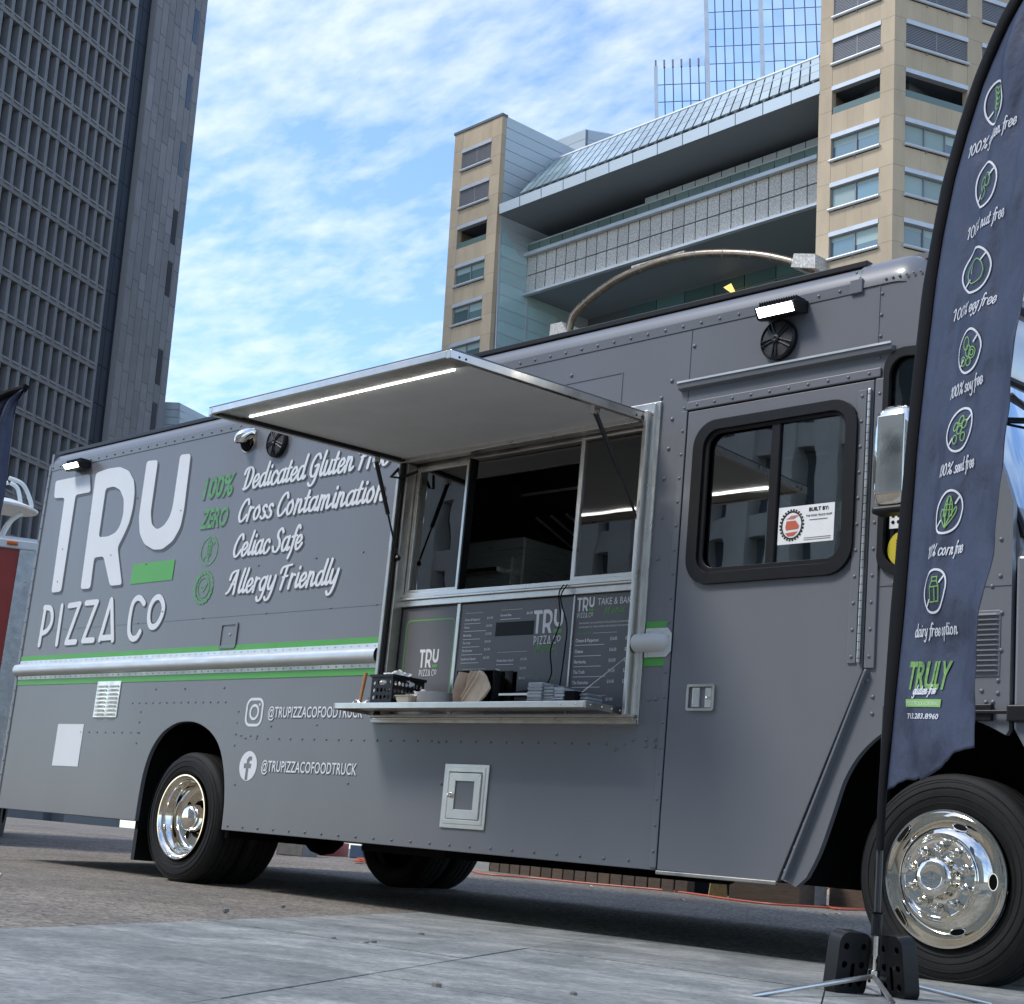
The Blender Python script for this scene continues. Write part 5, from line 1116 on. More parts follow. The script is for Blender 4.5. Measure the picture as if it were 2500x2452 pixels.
# ==================================================================  FEATHER BANNER
P0 = V((4.10, -1.30, 0)); DB = V((.85682, -.51561, 0)); NB = V((-DB.y, DB.x, 0))
if NB.dot(CAMLOC - P0) < 0: NB = -NB
def BP(u, v):
    r = ray(u, v); t = (P0 - CAMLOC).dot(NB) / r.dot(NB); q = CAMLOC + r * t; return ((q - P0).dot(DB), q.z)
def ripple(s_, z):
    k = clip((z - 1.3) / 1.4, .25, 1)
    d = .011 * k * math.sin(2 * PI * (s_ * 3.3 - z * .75)) + .005 * k * math.sin(2 * PI * (s_ * 6.1 - z * 1.55 + .3)) + .004 * math.sin(2 * PI * (s_ * 1.3 + z * 2.2))
    d += .021 * (1 - k * .6) * noise.noise(V((s_ * 7, z * 4.5, 2.0))) + .006 * noise.noise(V((s_ * 17 - z * 5, z * 10, 5.)))
    edge = clip((s_ - sleeve_s(z)) / .12, 0, 1)
    return d * edge
SL = [(.054, .622), (.09, .90), (.13, 1.186), (.155, 1.45), (.177, 1.709), (.214, 1.964), (.267, 2.259), (.302, 2.398), (.373, 2.579), (.444, 2.704), (.538, 2.837), (.614, 2.908), (.681, 2.96), (.761, 3.001), (.86, 3.04), (.98, 3.05)]
SO = [(.012, .233), (.014, .45), (.017, .623), (.030, .9), (.048, 1.196), (.072, 1.40), (.095, 1.573), (.136, 1.923), (.188, 2.254), (.234, 2.398), (.296, 2.58), (.388, 2.736), (.482, 2.865), (.549, 2.929), (.611, 2.984), (.678, 3.035), (.8, 3.085), (.98, 3.10)]
SRR = [(.588, .738), (.579, .80), (.584, .861), (.604, 1.012), (.617, 1.123), (.658, 1.306), (.692, 1.432), (.734, 1.655), (.754, 1.767), (.782, 1.894), (.80, 2.0), (.85, 2.3), (.90, 2.6), (.95, 2.85), (1.0, 3.05)]
def lerp_tab(tab, z):
    for i in range(len(tab) - 1):
        if tab[i][1] <= z <= tab[i + 1][1]:
            t = (z - tab[i][1]) / max(1e-6, tab[i + 1][1] - tab[i][1]); return tab[i][0] + (tab[i + 1][0] - tab[i][0]) * t
    return tab[0][0] if z < tab[0][1] else tab[-1][0]
def sleeve_s(z): return lerp_tab(SL, z)
def bpt(s_, z, off=0.): return P0 + DB * s_ + V((0, 0, z)) + NB * (ripple(s_, z) + off)
bn = thing('feather_banner', 'tall navy feather flag with icons on a black pole by front wheel', 'banner', P0)
mb = MB(); nu, nv = 60, 240; vs = []
for j in range(nv + 1):
    t = j / nv; zl = .625 + (3.045 - .625) * t; zr = .738 + (3.05 - .738) * t; sl_ = lerp_tab(SL, zl) - .01; sr_ = lerp_tab(SRR, zr)
    for i in range(nu + 1):
        u = i / nu; s_ = sl_ + (sr_ - sl_) * u; z = zl + (zr - zl) * u
        if t < .05: z += (1 - t / .05) * (.012 * math.sin(u * 9) - (.005 if .4 < u < .46 else 0) + .006 * noise.noise(V((u * 14, 0, 0))))
        p = bpt(s_, z); vs.append(p)
n = nu + 1; mb.add(vs, [(j * n + i, j * n + i + 1, (j + 1) * n + i + 1, (j + 1) * n + i) for j in range(nv) for i in range(nu)])
cl = mb.build('flag_cloth', M['cloth'], bn, smooth=True, ang=180)
md = cl.modifiers.new('s', 'SOLIDIFY'); md.thickness = .0012; md.offset = -1 if False else 0
# black sleeve: flattened tube between the two edge curves
mb = MB(); vs = []; ns = 60; rows = []
for j in range(ns + 1):
    t = j / ns; z = .45 + (3.05 - .45) * t; so_, zo = lerp_tab(SO, z), z; si_ = lerp_tab(SL, max(z, .63)) + .004 if z > .6 else so_ + .04
    if z > 2.6: pass
    w_ = max(.02, si_ - so_); cxx = (so_ + si_) / 2
    for k in range(10): a = 2 * PI * k / 10; rows.append(P0 + DB * (cxx + w_ / 2 * math.cos(a)) + V((0, 0, z)) + NB * (.004 + .012 * math.sin(a)))
mb.add(rows, [(j * 10 + k, j * 10 + (k + 1) % 10, (j + 1) * 10 + (k + 1) % 10, (j + 1) * 10 + k) for j in range(ns) for k in range(10)])
mb.build('pole_sleeve', M['clothblack'], bn, smooth=True, ang=70)
MB().tube([P0 + DB * (.026) + V((0, 0, .25)), P0 + DB * .03 + V((0, 0, .9))], .011, 10).build('pole', M['pole'], bn, smooth=True)
MB().tube([P0 + DB * .023 + V((0, 0, .13)), P0 + DB * .024 + V((0, 0, .20))], .013, 14).build('spindle', M['alu'], bn, smooth=True)
MB().tube([P0 + DB * .024 + V((0, 0, .19)), P0 + DB * .025 + V((0, 0, .256)), P0 + DB * .025 + V((0, 0, .262))], [.0165, .0175, .026], 14).build('collar', M['black'], bn, smooth=True)
MB().tube([P0 + DB * .02 + V((0, 0, .05)), P0 + DB * .02 + V((0, 0, .085)), P0 + DB * .02 + V((0, 0, .09)), P0 + DB * .022 + V((0, 0, .13))], [.018, .018, .010, .010], 14).build('hub', M['chrome'], bn, smooth=True)
hubp = P0 + DB * .02 + V((0, 0, .07))
for (u, v) in ((1834, 2432), (2418, 2452), (2200, 2478)):
    g_ = G(u, v, .012); MB().tube([hubp, g_], .0075, 10).build('leg', M['alu'], bn, smooth=True)
g_ = G(1834, 2432, .012); g2 = hubp * 2 - G(2200, 2478, .012); MB().tube([hubp, V((g2.x, g2.y, .012))], .0075, 10).build('leg', M['alu'], bn, smooth=True)
MB().tube(catmull([P0 + DB * .04 + V((0, 0, .25)), P0 + DB * .06 + V((0, 0, .17)), P0 + DB * .055 + V((0, 0, .09)), P0 + DB * .03 + V((0, 0, .12))], 6), .002, 5).build('bungee_cord', M['black'], bn)
# weights: two black hollow plates leaning on the hub
def weight(c, yaw, tilt, lab):
    c = V(c); ux = V((math.cos(yaw), math.sin(yaw), 0)); nn = V((-math.sin(yaw), math.cos(yaw), 0)); up = (V((0, 0, 1)) * math.cos(tilt) + nn * math.sin(tilt)).normalized(); n2 = ux.cross(up)
    root = thing('base_weight', lab, 'weight', (c.x, c.y, 0), 'black weights of the feather flag'); hw, hh, ht = .064, .098, .027
    mb = MB(); L = rrect(-hw, hw, -hh, hh, .035, 6); slot = rrect(-.008, .008, -hh + .03, .005, .007, 4)
    hl = [[(x + .011 * math.cos(t * PI / 6), z + .011 * math.sin(t * PI / 6)) for t in range(12)] for x in (-.035, .035) for z in (-.055, .0, .055)]
    def f(a, b_, cc): return c + ux * a + up * b_ + n2 * (cc - ht)
    o = plate([L, slot] + hl, f, 'weight_plate', M['blackp'], root, thick=2 * ht, bevel=.017, smooth=True)
    bk = MB(); bk.obox(c, ux * (hw - .02), up * (hh - .02), n2 * .004); bk.build('weight_core', M['blackp'], root)
M['blackp'] = mat('black_blow_moulded_plastic', (.007, .007, .008), .4, spec=.35, bump=.15, bs=200, bdist=.002)
AX = AT(2078, 2370, 1); vd = (P0 - CAMLOC); vd.z = 0; vd.normalize(); rt = V((vd.y, -vd.x, 0))
weight(P0 - rt * .073 - vd * .03 + V((0, 0, .101)), math.atan2(rt.y, rt.x) + .75, -.13, 'black moulded weight plate left of the flag pole base')
weight(P0 + rt * .080 - vd * .01 + V((0, 0, .101)), math.atan2(rt.y, rt.x) - .95, -.13, 'black moulded weight plate right of the flag pole base')
# prints on the flag
fb2 = lambda a, b_, c: bpt(a, b_, .0035 + c)
def dense(L, k=3):
    o = []
    for i in range(len(L) - 1):
        for j in range(k): t = j / k; o.append((L[i][0] * (1 - t) + L[i + 1][0] * t, L[i][1] * (1 - t) + L[i + 1][1] * t))
    return o + [L[-1]]
def btext(txt, p, q, xh, w_):
    for wd_i, wd in enumerate(txt.split(' ')):
        pre = txt.split(' ')[:wd_i]; tot = sum(GL[c][0] if c in GL else .42 for c in txt); off = sum(GL[c][0] for c in ''.join(pre)) + .42 * len(pre); L = sum(GL[c][0] for c in wd)
        A, B_ = V(BP(*p)), V(BP(*q)); a = A.lerp(B_, off / tot); b_ = A.lerp(B_, (off + L) / tot)
        mb = MB(); stroke_text(wd, a, b_, xh, fb2, w_, mb, shear=.25, callig=.3); mb.build('flag_lettering', M['bwhite'], bn)
for txt, p, q in (('100% gluten free', (2367, 389), (2478, 301)), ('100% nut free', (2356, 586), (2454, 527)), ('100% egg free', (2323, 785), (2426, 738)), ('100% soy free', (2320, 978), (2400, 936)), ('100% seed free', (2298, 1169), (2381, 1140)), ('100% corn free', (2269, 1366), (2351, 1349)), ('dairy free option', (2235, 1557), (2334, 1548))):
    btext(txt, p, q, .023, .0042)
def icon(cx, cy, w_, h_, draw):
    av = V((.13 * h_ / 2, -h_ / 2)); bv = V((w_ / 2, -.12 * w_)); mw = MB(); mg = MB()
    def P(x, y): return BP(cx + bv.x * x + av.x * y, cy + bv.y * x + av.y * y)
    ribbon(mw, [P(math.cos(t * PI / 24), math.sin(t * PI / 24)) for t in range(49)], .007, fb2, caps=False)
    ribbon(mw, dense([P(.72, .7), P(.42, .38)]), .006, fb2, .0003); ribbon(mw, dense([P(-.72, -.7), P(-.42, -.38)]), .006, fb2, .0003)
    for st in draw: ribbon(mg, [P(*p[:2]) for p in catmull(st, 4)], .0034, fb2, .0006)
    mw.build('flag_ring', M['bwhite'], bn); mg.build('flag_drawing', M['bgreen'], bn)
def ov(cx, cy, rx, ry, k=10): return [(cx + rx * math.cos(2 * PI * i / k), cy + ry * math.sin(2 * PI * i / k)) for i in range(k + 1)]
wheat = [[(0, -.8), (0, .75)]] + [[(0, -.3 + .25 * i), (s_ * .25, -.2 + .25 * i), (s_ * .22, .0 + .25 * i), (0, -.1 + .25 * i)] for i in range(4) for s_ in (-1, 1)]
nut = [ov(-.15, .05, .28, .3), ov(-.1, -.35, .3, .28), ov(.3, .2, .2, .3)]
egg = [ov(0, -.05, .62, .55), [(-.35, .3), (-.42, .05), (-.35, -.1)]]
soy = [ov(-.2, .35, .22, .3), ov(.0, .0, .22, .26), ov(.35, -.1, .26, .26), ov(.35, -.1, .13, .13), ov(-.4, -.45, .2, .2), ov(.1, -.5, .22, .18)]
seed = [ov(x, y, .16, .2) for x, y in ((0, .45), (.32, .25), (-.3, .15), (.05, -.02), (-.2, -.45), (.35, -.35))]
corn = [[(-.25, -.2), (-.22, .4), (0, .75), (.22, .4), (.25, -.2)], [(-.25, .1), (.25, .1)], [(-.25, .35), (.22, .35)], [(-.1, .7), (-.1, -.2)], [(.1, .7), (.1, -.2)], [(0, -.75), (-.5, -.1), (-.35, .15), (-.1, -.3), (0, -.75)], [(0, -.75), (.5, 0), (.45, .2), (.12, -.3), (0, -.75)]]
milk = [[(-.3, -.5), (-.3, .2)], [(-.3, .2), (-.12, .45)], [(-.12, .45), (-.12, .65)], [(-.12, .65), (.25, .65)], [(.25, .65), (.25, .45)], [(.25, .45), (.4, .2)], [(.4, .2), (.4, -.5)], [(.4, -.5), (-.3, -.5)], [(-.3, .2), (.4, .2)], [(-.12, .45), (.25, .45)], [(.1, .2), (.1, -.5)]]
for a in ((2430, 250, 53, 105, wheat), (2411, 452, 56, 110, nut), (2384, 660, 70, 110, egg), (2371, 858, 52, 107, soy), (2348, 1050, 50, 106, seed), (2320, 1251, 48, 105, corn), (2293, 1445, 46, 104, milk)): icon(*a)
def blockb(txt, p, q, hpx, m, bold, shear, lay, h=None):
    A, B_ = BP(*p), BP(*q); hh = h if h else BP(p[0], p[1] - hpx)[1] - A[1]; font_text(txt, A[0], B_[0], A[1], fb2, m, bn, 'flag_lettering', h=hh, bold=bold, shear=shear, lay=lay, rise=B_[1] - A[1])
blockb('TRULY', (2223, 1682), (2316, 1681), 66, M['bgreen2'], .03, .25, .0)
mb = MB(); stroke_text('gluten-free', BP(2235, 1697), BP(2286, 1694), .016, fb2, .005, mb, shear=.25, lay0=.0006); mb.build('flag_lettering', M['bwhite'], bn)
Q = [BP(150 / 1 + 2150 - 150 + u / 4.231, 1500 + v / 4.231) for u, v in ((282, 958), (632, 962), (636, 880), (282, 880))]
mb = MB(); k = 8; vs = []
for i in range(k + 1):
    t = i / k; lo = V(Q[0]).lerp(V(Q[1]), t); hi = V(Q[3]).lerp(V(Q[2]), t); vs += [fb2(lo.x, lo.y, 0), fb2(hi.x, hi.y, 0)]
mb.add(vs, [(2 * i, 2 * i + 2, 2 * i + 3, 2 * i + 1) for i in range(k)]); mb.build('flag_green_bar', M['bgreen'], bn)
blockb('FOOD TRUCK & CATERING', (2221, 1722), (2296, 1723), 9, M['bwhite'], 0., .1, .0006)
blockb('713.283.8960', (2219, 1755), (2297, 1757), 13, M['bwhite'], .015, .1, .0)
# second flag at the far left behind the truck's rear
LP = AT(-40, 1700, 11.5); LP = V((-4.4, -1.0, 0))
d = ray(-60, 1500); t = 9.0; LP = CAMLOC + d * t; LP = V((LP.x, LP.y, 0)); rgt = V((ray(2000, 1500) - ray(500, 1500))); rgt.z = 0; rgt.normalize()
b2 = thing('feather_banner', 'second navy feather flag at the left edge behind the rear corner', 'banner', LP)
def LPp(u, v): r = ray(u, v); nn = V((-rgt.y, rgt.x, 0)); t = (LP - CAMLOC).dot(nn) / r.dot(nn); return CAMLOC + r * t
LE = [(-170, 1500), (-160, 1350), (-130, 1200), (-90, 1080), (-40, 1000), (10, 965), (58, 950)]; RE = [(-20, 1560), (-4, 1400), (3, 1280), (13, 1200), (20, 1100), (35, 1000), (60, 958)]
mb = MB(); vs = []; L1 = catmull(LE, 6); R1 = catmull(RE, 6); n = 9
for i in range(len(L1)):
    for j in range(n): t = j / (n - 1); p = LPp(L1[i][0] * (1 - t) + R1[i][0] * t, L1[i][1] * (1 - t) + R1[i][1] * t); vs.append(p + V((-rgt.y, rgt.x, 0)) * .03 * math.sin(t * 9 + i * .2))
mb.add(vs, [(i * n + j, i * n + j + 1, (i + 1) * n + j + 1, (i + 1) * n + j) for i in range(len(L1) - 1) for j in range(n - 1)]); mb.build('flag_cloth', M['cloth'], b2, smooth=True, ang=180)
MB().tube([LPp(u, v) for u, v, _ in L1] + [LPp(64, 940)], .022, 8).build('pole_sleeve', M['clothblack'], b2, smooth=True)
MB().tube([LP, LPp(-170, 1500)], .014, 8).build('pole', M['pole'], b2, smooth=True)
for k in range(4): a = k * PI / 2 + .4; MB().tube([LP + V((0, 0, .08)), LP + V((.45 * math.cos(a), .45 * math.sin(a), .012))], .009, 8).build('leg', M['alu'], b2)
# ==================================================================  RED TRAILER BEHIND THE REAR
RD = 15.2; vdir = ray(50, 1600); vdir.z = 0; vdir.normalize(); RC = CAMLOC + vdir * RD; RC = V((RC.x, RC.y, 0)); rX = V((vdir.y, -vdir.x, 0)); rX = (rX + vdir * -.10).normalized(); rY = V((-rX.y, rX.x, 0))
Mr = Matrix((( rX.x, rY.x, 0, RC.x), (rX.y, rY.y, 0, RC.y), (0, 0, 1, 0), (0, 0, 0, 1)))
rt_ = thing('trailer', 'red trailer with silver top rail and diamond plate corner behind the van', 'trailer', M=Mr)
def RL(u, v): r = ray(u, v); t = (RC - CAMLOC).dot(rY) / r.dot(rY); q = CAMLOC + r * t - RC; return q.dot(rX), q.z
xr_, zt_ = RL(92, 1325); xd0, _ = RL(49, 1342); zr = RL(50, 1342)[1]; xlf = xr_ - 2.45
loc = lambda p: p
def rb(nm, m, *a, bevel=0): return MB(xf=lambda p: p).box(*a).build(nm, m, rt_, bevel=bevel)
rb('body', M['red'], xlf, xr_ - .01, .02, 4.2, .55, zr); rb('top_rail', M['rail'], xlf - .02, xr_ + .01, -.01, 4.22, zr, zt_, bevel=.01); rb('roof', M['rail'], xlf, xr_, .02, 4.2, zt_ - .02, zt_ + .03)
dp = rb('corner_plate', M['diamond'], xd0, xr_ - .005, .0, .02, .6, zr); rb('corner_plate', M['diamond'], xlf, xlf + .25, .0, .02, .6, zr)
mb = MB(xf=lambda p: p); i = 0; z = .62
while z < zr - .02:
    x = xd0 + .02 + (.022 if i % 2 else 0)
    while x < xr_ - .04:
        s_ = 1 if i % 2 else -1; mb.bar((x - .013, -.003, z - .009 * s_), (x + .013, -.003, z + .009 * s_), .006, .006, (0, 1, 0)); x += .048
    z += .027; i += 1
mb.build('diamond_tread', M['diamond'], rt_, kind='stuff')
xm0 = RL(17, 1328)[0]; xm1 = RL(45, 1328)[0]; MB(xf=lambda p: p).box(xm0, xm1, -.04, -.01, zr + .03, zt_ - .02).build('marker_light', M['amber'], rt_, bevel=.01)
for x in (xlf + .2, xr_ - .4):
    for yy in (1.6, 2.6): MB(xf=lambda p: p).lathe([(.15, .0), (.36, 0), (.38, .04), (.38, .2), (.36, .24), (.15, .24)], (x, yy, .38), (1, 0, 0), 28).build('wheel', M['rubber'], rt_, smooth=True)
rb('bumper', M['conc'], xlf, xr_, -.06, .02, .42, .55, bevel=.01)
# ==================================================================  STREET LAMP
LD = 24.; lp = CAMLOC + ray(8, 1235) * LD
sl_ = thing('street_lamp', 'white street lamp with round disc shade and curved arms above trailer', 'street lamp', (lp.x, lp.y, 0))
r_ = 80 / FPX * LD
MB().lathe([(.0005, .10), (r_ * .35, .09), (r_ * .8, .02), (r_, -.02), (r_ * .98, -.05), (r_ * .5, -.03), (.0005, -.02)], lp, (0, 0, 1), 40).build('lamp_shade', M['ivory'], sl_, smooth=True, ang=50)
hgt = lp.z; px_ = lambda du, dv: V((rX.x * du, rX.y * du, 0)) * (LD / FPX) + V((0, 0, -dv * LD / FPX))
for s_, k in ((1, 0), (-1, 0), (.55, 1), (-.55, 1)):
    dy = rY * (.25 if k else -.1)
    MB().tube(catmull([lp + px_(s_ * 4, -64) + dy, lp + px_(s_ * 38, -52) + dy, lp + px_(s_ * 62, -12) + dy, lp + px_(s_ * 63, 6) + dy], 6), .03, 8).build('upper_arm', M['ivory'], sl_, smooth=True)
    MB().tube(catmull([lp + px_(s_ * 45, 14) + dy, lp + px_(s_ * 18, 45) + dy, lp + px_(s_ * 6, 85) + dy * .3, lp + px_(s_ * 3, 110)], 6), .035, 8).build('lower_arm', M['ivory'], sl_, smooth=True)
MB().tube([V((lp.x, lp.y, 0)), lp + px_(0, 110)], [.11, .08], 12).build('post', M['ivory'], sl_, smooth=True)
MB().tube([lp + px_(0, 116), lp + px_(0, 100)], [.15, .10], 12).build('collar', M['ivory'], sl_, smooth=True)
# ==================================================================  BEHIND THE TRUCK, SEEN UNDER IT
pw = thing('planter_wall', 'low dark timber planter wall seen beneath the truck', 'planter', (-1, 6, 0))
A = GR(1195, 2128); Bq = GR(1680, 2183); n = 17; dd = (Bq - A); dd.z = 0
for i in range(n):
    t0 = i / n; t1 = (i + .9) / n; p0 = A + dd * t0; p1 = A + dd * t1; z0 = min(gz(p0.x, p0.y), gz(p1.x, p1.y)) - .02
    up_ = V((-dd.y, dd.x, 0)).normalized() * (.04 + .01 * (i % 2))
    b = MB(); b.obox((p0 + p1) / 2 * 1 + V((0, 0, 0)) + up_ - V((0, 0, (p0.z + p1.z) / 2)) + V((0, 0, z0 + .32)), (p1 - p0) * V((1, 1, 0)).length / 1.4142 * .5 if False else V(((p1 - p0).x / 2, (p1 - p0).y / 2, 0)), up_, V((0, 0, .32)))
    b.build('board', M['wood'], pw, bevel=.006)
p0 = A - dd * .1; p1 = A + dd * 1.0; up_ = V((-dd.y, dd.x, 0)).normalized() * .3
MB().obox((p0 + p1) / 2 * V((1, 1, 0)).length if False else V(((p0 + p1).x / 2, (p0 + p1).y / 2, .3)) + up_ * 1.3, V((dd.x * .5, dd.y * .5, 0)), up_, V((0, 0, .3))).build('backing', M['under'], pw)
def gpos(u, v): q = GR(u, v); return q
q = gpos(1706, 2180); sc1 = (q - CAMLOC).length / FPX
b = MB(); b.lathe([(.0005, 0), (30 * sc1, 0), (36 * sc1, .32), (37 * sc1, .33)], (q.x, q.y, q.z), (0, 0, 1), 24); tag(b.build('bucket', M['redbucket'], smooth=True), 'dark red plastic bucket under the far side of the truck', 'bucket')
q = gpos(1752, 2192); br = thing('broom', 'straw broom standing on the ground beside the red bucket', 'broom', q)
for k in range(26):
    a = (k / 25 - .5); MB().tube([q + rX * a * 42 * sc1 + V((0, 0, .0)), q + rX * a * 24 * sc1 + rY * .01 * (k % 3) + V((0, 0, .3))], .006, 5).build('bristle_bundle', M['straw'], br)
MB().tube([q + V((0, 0, .29)), q + V((0, 0, 1.3))], .012, 8).build('handle', M['stick'], br)
def gbox(u0, u1, v, h_, dep, m, lab, nm, cat):
    a, c = gpos(u0, v[0]), gpos(u1, v[1]); d = c - a; d.z = 0; nn = V((-d.y, d.x, 0)).normalized() * dep / 2; z0 = min(a.z, c.z)
    mid = V(((a.x + c.x) / 2, (a.y + c.y) / 2, z0 + h_ / 2)) + nn
    b = MB(); b.obox(mid, V((d.x / 2, d.y / 2, 0)), nn, V((0, 0, h_ / 2 + .0))); o = b.build(nm, m, bevel=.008); tag(o, lab, cat)
gbox(1778, 1952, (2198, 2214), .42, .5, M['wood'], 'long dark wooden planter box behind the cab door', 'planter_box', 'planter')
gbox(1955, 2018, (2213, 2215), .32, .4, M['concrete'], 'grey concrete block between the two dark planters', 'concrete_block', 'block')
gbox(2022, 2110, (2214, 2224), .34, .4, M['wood'], 'short dark planter box just behind the front wheel', 'planter_box', 'planter')
gbox(738, 775, (2092, 2092), .22, .3, M['concrete'], 'pale concrete block under the truck near the rear wheels', 'concrete_block', 'block')
gbox(790, 850, (2090, 2092), .16, .3, M['redbucket'], 'bright red tool case lying behind the rear wheels', 'tool_case', 'case')
gbox(895, 925, (2098, 2098), .14, .2, M['skyblue'], 'blue plastic jug on the ground behind the rear wheels', 'plastic_jug', 'jug')
def cord(pts, r, lab, nm='extension_cord'):
    q = [gpos(u, v) + V((0, 0, r)) for u, v in pts]; b = MB(); b.tube(catmull(q, 5), r, 6); tag(b.build(nm, M['cord'], smooth=True), lab, 'cord')
cord([(1150, 2128), (1185, 2137), (1300, 2146), (1420, 2158), (1520, 2167), (1620, 2176), (1700, 2186), (1780, 2198), (1880, 2210), (1980, 2216), (2060, 2221), (2120, 2224)], .009, 'orange extension cord running along the ground behind the truck')
qq = [gpos(2110, 2224), gpos(2040, 2222), gpos(2008, 2212)]; b = MB(); b.tube(catmull([qq[0] + V((0, 0, .01)), qq[1] + V((0, 0, .01)), qq[2] + V((0, 0, .03)), qq[2] + V((0, 0, .14)) + rX * .03, qq[2] + V((0, 0, .25)) + rX * .2], 6), .009, 6)
tag(b.build('extension_cord', M['cord'], smooth=True), 'orange cord loop rising over the planter near the front wheel', 'cord')
cc = gpos(925, 2112); b = MB(); b.tube([cc + V((.3 * math.cos(t * .5) * (1 - t * .006), .22 * math.sin(t * .5), .012 + .0006 * t)) for t in range(60)], .009, 6); tag(b.build('extension_cord', M['cord'], smooth=True), 'coiled orange extension cord on the ground between the axles', 'cord')
# fallen leaves by the wheel
for u, v in ((2015, 2236), (2045, 2234), (1665, 2200), (1440, 2166)):
    q = gpos(u, v); o = MB().add([q + V((-.03, 0, .006)), q + V((0, -.02, .012)), q + V((.035, 0, .006)), q + V((0, .02, .015))], [(0, 1, 2, 3)]).build('fallen_leaf', M['kraft2']); tag(o, 'dry tan leaf fallen on the asphalt behind the truck', 'leaf', 'fallen leaves on the asphalt')
# ==================================================================  BUILDINGS
def frame_for(vp, right=True):
    dv_ = ray(*vp); up = ray(2500, -18400); x = dv_ if right else -dv_
    zz = (up - x * up.dot(x)).normalized(); y = zz.cross(x); return Matrix(((x.x, y.x, zz.x, CAMLOC.x), (x.y, y.y, zz.y, CAMLOC.y), (x.z, y.z, zz.z, CAMLOC.z), (0, 0, 0, 1)))
class Fac:
    """facade coordinates: s along, d inward, z up -> building-local point"""
    def __init__(s, o, dr, k=0., z0=60.): s.o = o; s.d = V(dr).normalized(); s.n = V((-s.d.y, s.d.x)); s.k = k; s.z0 = z0
    def __call__(s, p): return (s.o[0] + p[0] * s.d.x + p[1] * s.n.x + s.k * (p[2] - s.z0), s.o[1] + p[0] * s.d.y + p[1] * s.n.y, p[2])
def fbox(F, root, nm, m, *a, bevel=0, kind=None): return MB(xf=F).box(*a).build(nm, m, root, bevel=bevel, kind=kind)
def bay(F, root, s0, s1, zl, kind, nmull=1):
    """one window bay below lintel top zl"""
    zb = zl - 2.42
    fbox(F, root, 'lintel', M['lintel'], s0 - .03, s1 + .03, -.06, .5, zl - .36, zl)
    if kind != 'open':
        MB(xf=F).tube([(s0 - .1, -.12, zb + .12), (s1 + .1, -.12, zb + .12)], .13, 8).build('sill', M['lintel'], root, smooth=True)
        fbox(F, root, 'sill_gap', M['bdark'], s0, s1, .3, .52, zb - .22, zb + .02)
        for i in range(nmull): x = s0 + (s1 - s0) * (i + 1) / (nmull + 1); fbox(F, root, 'sill_bracket', M['louver'], x - .05, x + .05, -.05, .3, zb - .2, zb + .05)
    if kind == 'louver':
        fr_ = MB(xf=F); n_ = 13
        for i in range(n_):
            z = zb + .27 + i * (zl - .38 - zb - .27) / n_; fr_.box(s0 + .05, s1 - .05, .10, .24, z, z + .075)
        fr_.build('louver_slats', M['louver'], root, kind='stuff')
        for x in (s0, s0 + (s1 - s0) * .5, s1): fbox(F, root, 'louver_frame', M['louver'], x - .05, x + .05, .08, .3, zb + .25, zl - .36)
        fbox(F, root, 'louver_backing', M['bdark'], s0, s1, .35, .4, zb, zl - .3)
    elif kind == 'glass':
        n_ = nmull + 1; w_ = (s1 - s0) / n_
        for i in range(n_):
            fbox(F, root, 'window_pane', M['bglass'], s0 + w_ * i + .05, s0 + w_ * (i + 1) - .05, .34, .37, zb + .26, zl - .42)
            bh = RND.choice((.35, .6, .75, 1.1, 1.5)); fbox(F, root, 'blind', M['blind'], s0 + w_ * i + .05, s0 + w_ * (i + 1) - .05, .325, .336, zl - .42 - bh, zl - .44)
        fr_ = MB(xf=F)
        for i in range(n_ + 1): x = s0 + w_ * i; fr_.box(x - .05, x + .05, .2, .36, zb + .24, zl - .36)
        fr_.box(s0, s1, .2, .36, zl - .44, zl - .36); fr_.build('window_frame', M['louver'], root)
    else:
        fbox(F, root, 'balcony_rail', M['railglass'], s0 + .05, s1 - .05, .1, .14, zb, zb + .62)
def beige_face(F, root, bays, edges, floors, kinds, zbot, ztop, nm_pan=2):
    """bays: list of (s0,s1,mullions); edges: (left,right); floors: lintel tops, ascending"""
    hs_ = 4.15; piers = []; x = edges[0]
    for s0, s1, _ in bays: piers.append((x, s0)); x = s1
    piers.append((x, edges[1]))
    zl = floors[0]; zz = [f + .0 for f in floors] + [ztop]
    # stone panels on the piers
    z = floors[0] - 4.14
    rows = [zbot] + [f for f in floors] + [ztop]
    for i in range(len(rows) - 1):
        z0, z1 = rows[i], rows[i + 1]
        nsub = max(1, round((z1 - z0) / 2.1)) if z1 - z0 < 9 else 1
        for a, c in piers:
            for j in range(nsub): fbox(F, root, 'stone_panel', M['stone'], a, c - .012, 0, .6, z0 + (z1 - z0) * j / nsub + .02, z0 + (z1 - z0) * (j + 1) / nsub)
    for i, f in enumerate(floors):
        top = f - 2.45; 
        znext = f; zprev_top = floors[i - 1] if i else zbot
        for s0, s1, _ in bays:
            n_ = max(2, round((s1 - s0) / 1.5))
            for j in range(n_): fbox(F, root, 'stone_panel', M['stone'], s0 + (s1 - s0) * j / n_, s0 + (s1 - s0) * (j + 1) / n_ - .012, 0.02, .6, zprev_top, top - .02 if kinds[i] != 'open' else top + .02)
    for s0, s1, _ in bays:
        n_ = max(2, round((s1 - s0) / 1.5))
        for j in range(n_): fbox(F, root, 'stone_panel', M['stone'], s0 + (s1 - s0) * j / n_, s0 + (s1 - s0) * (j + 1) / n_ - .012, 0.02, .6, floors[-1], ztop)
    for i, f in enumerate(floors):
        for s0, s1, nm_ in bays: bay(F, root, s0, s1, f, kinds[i], nm_)
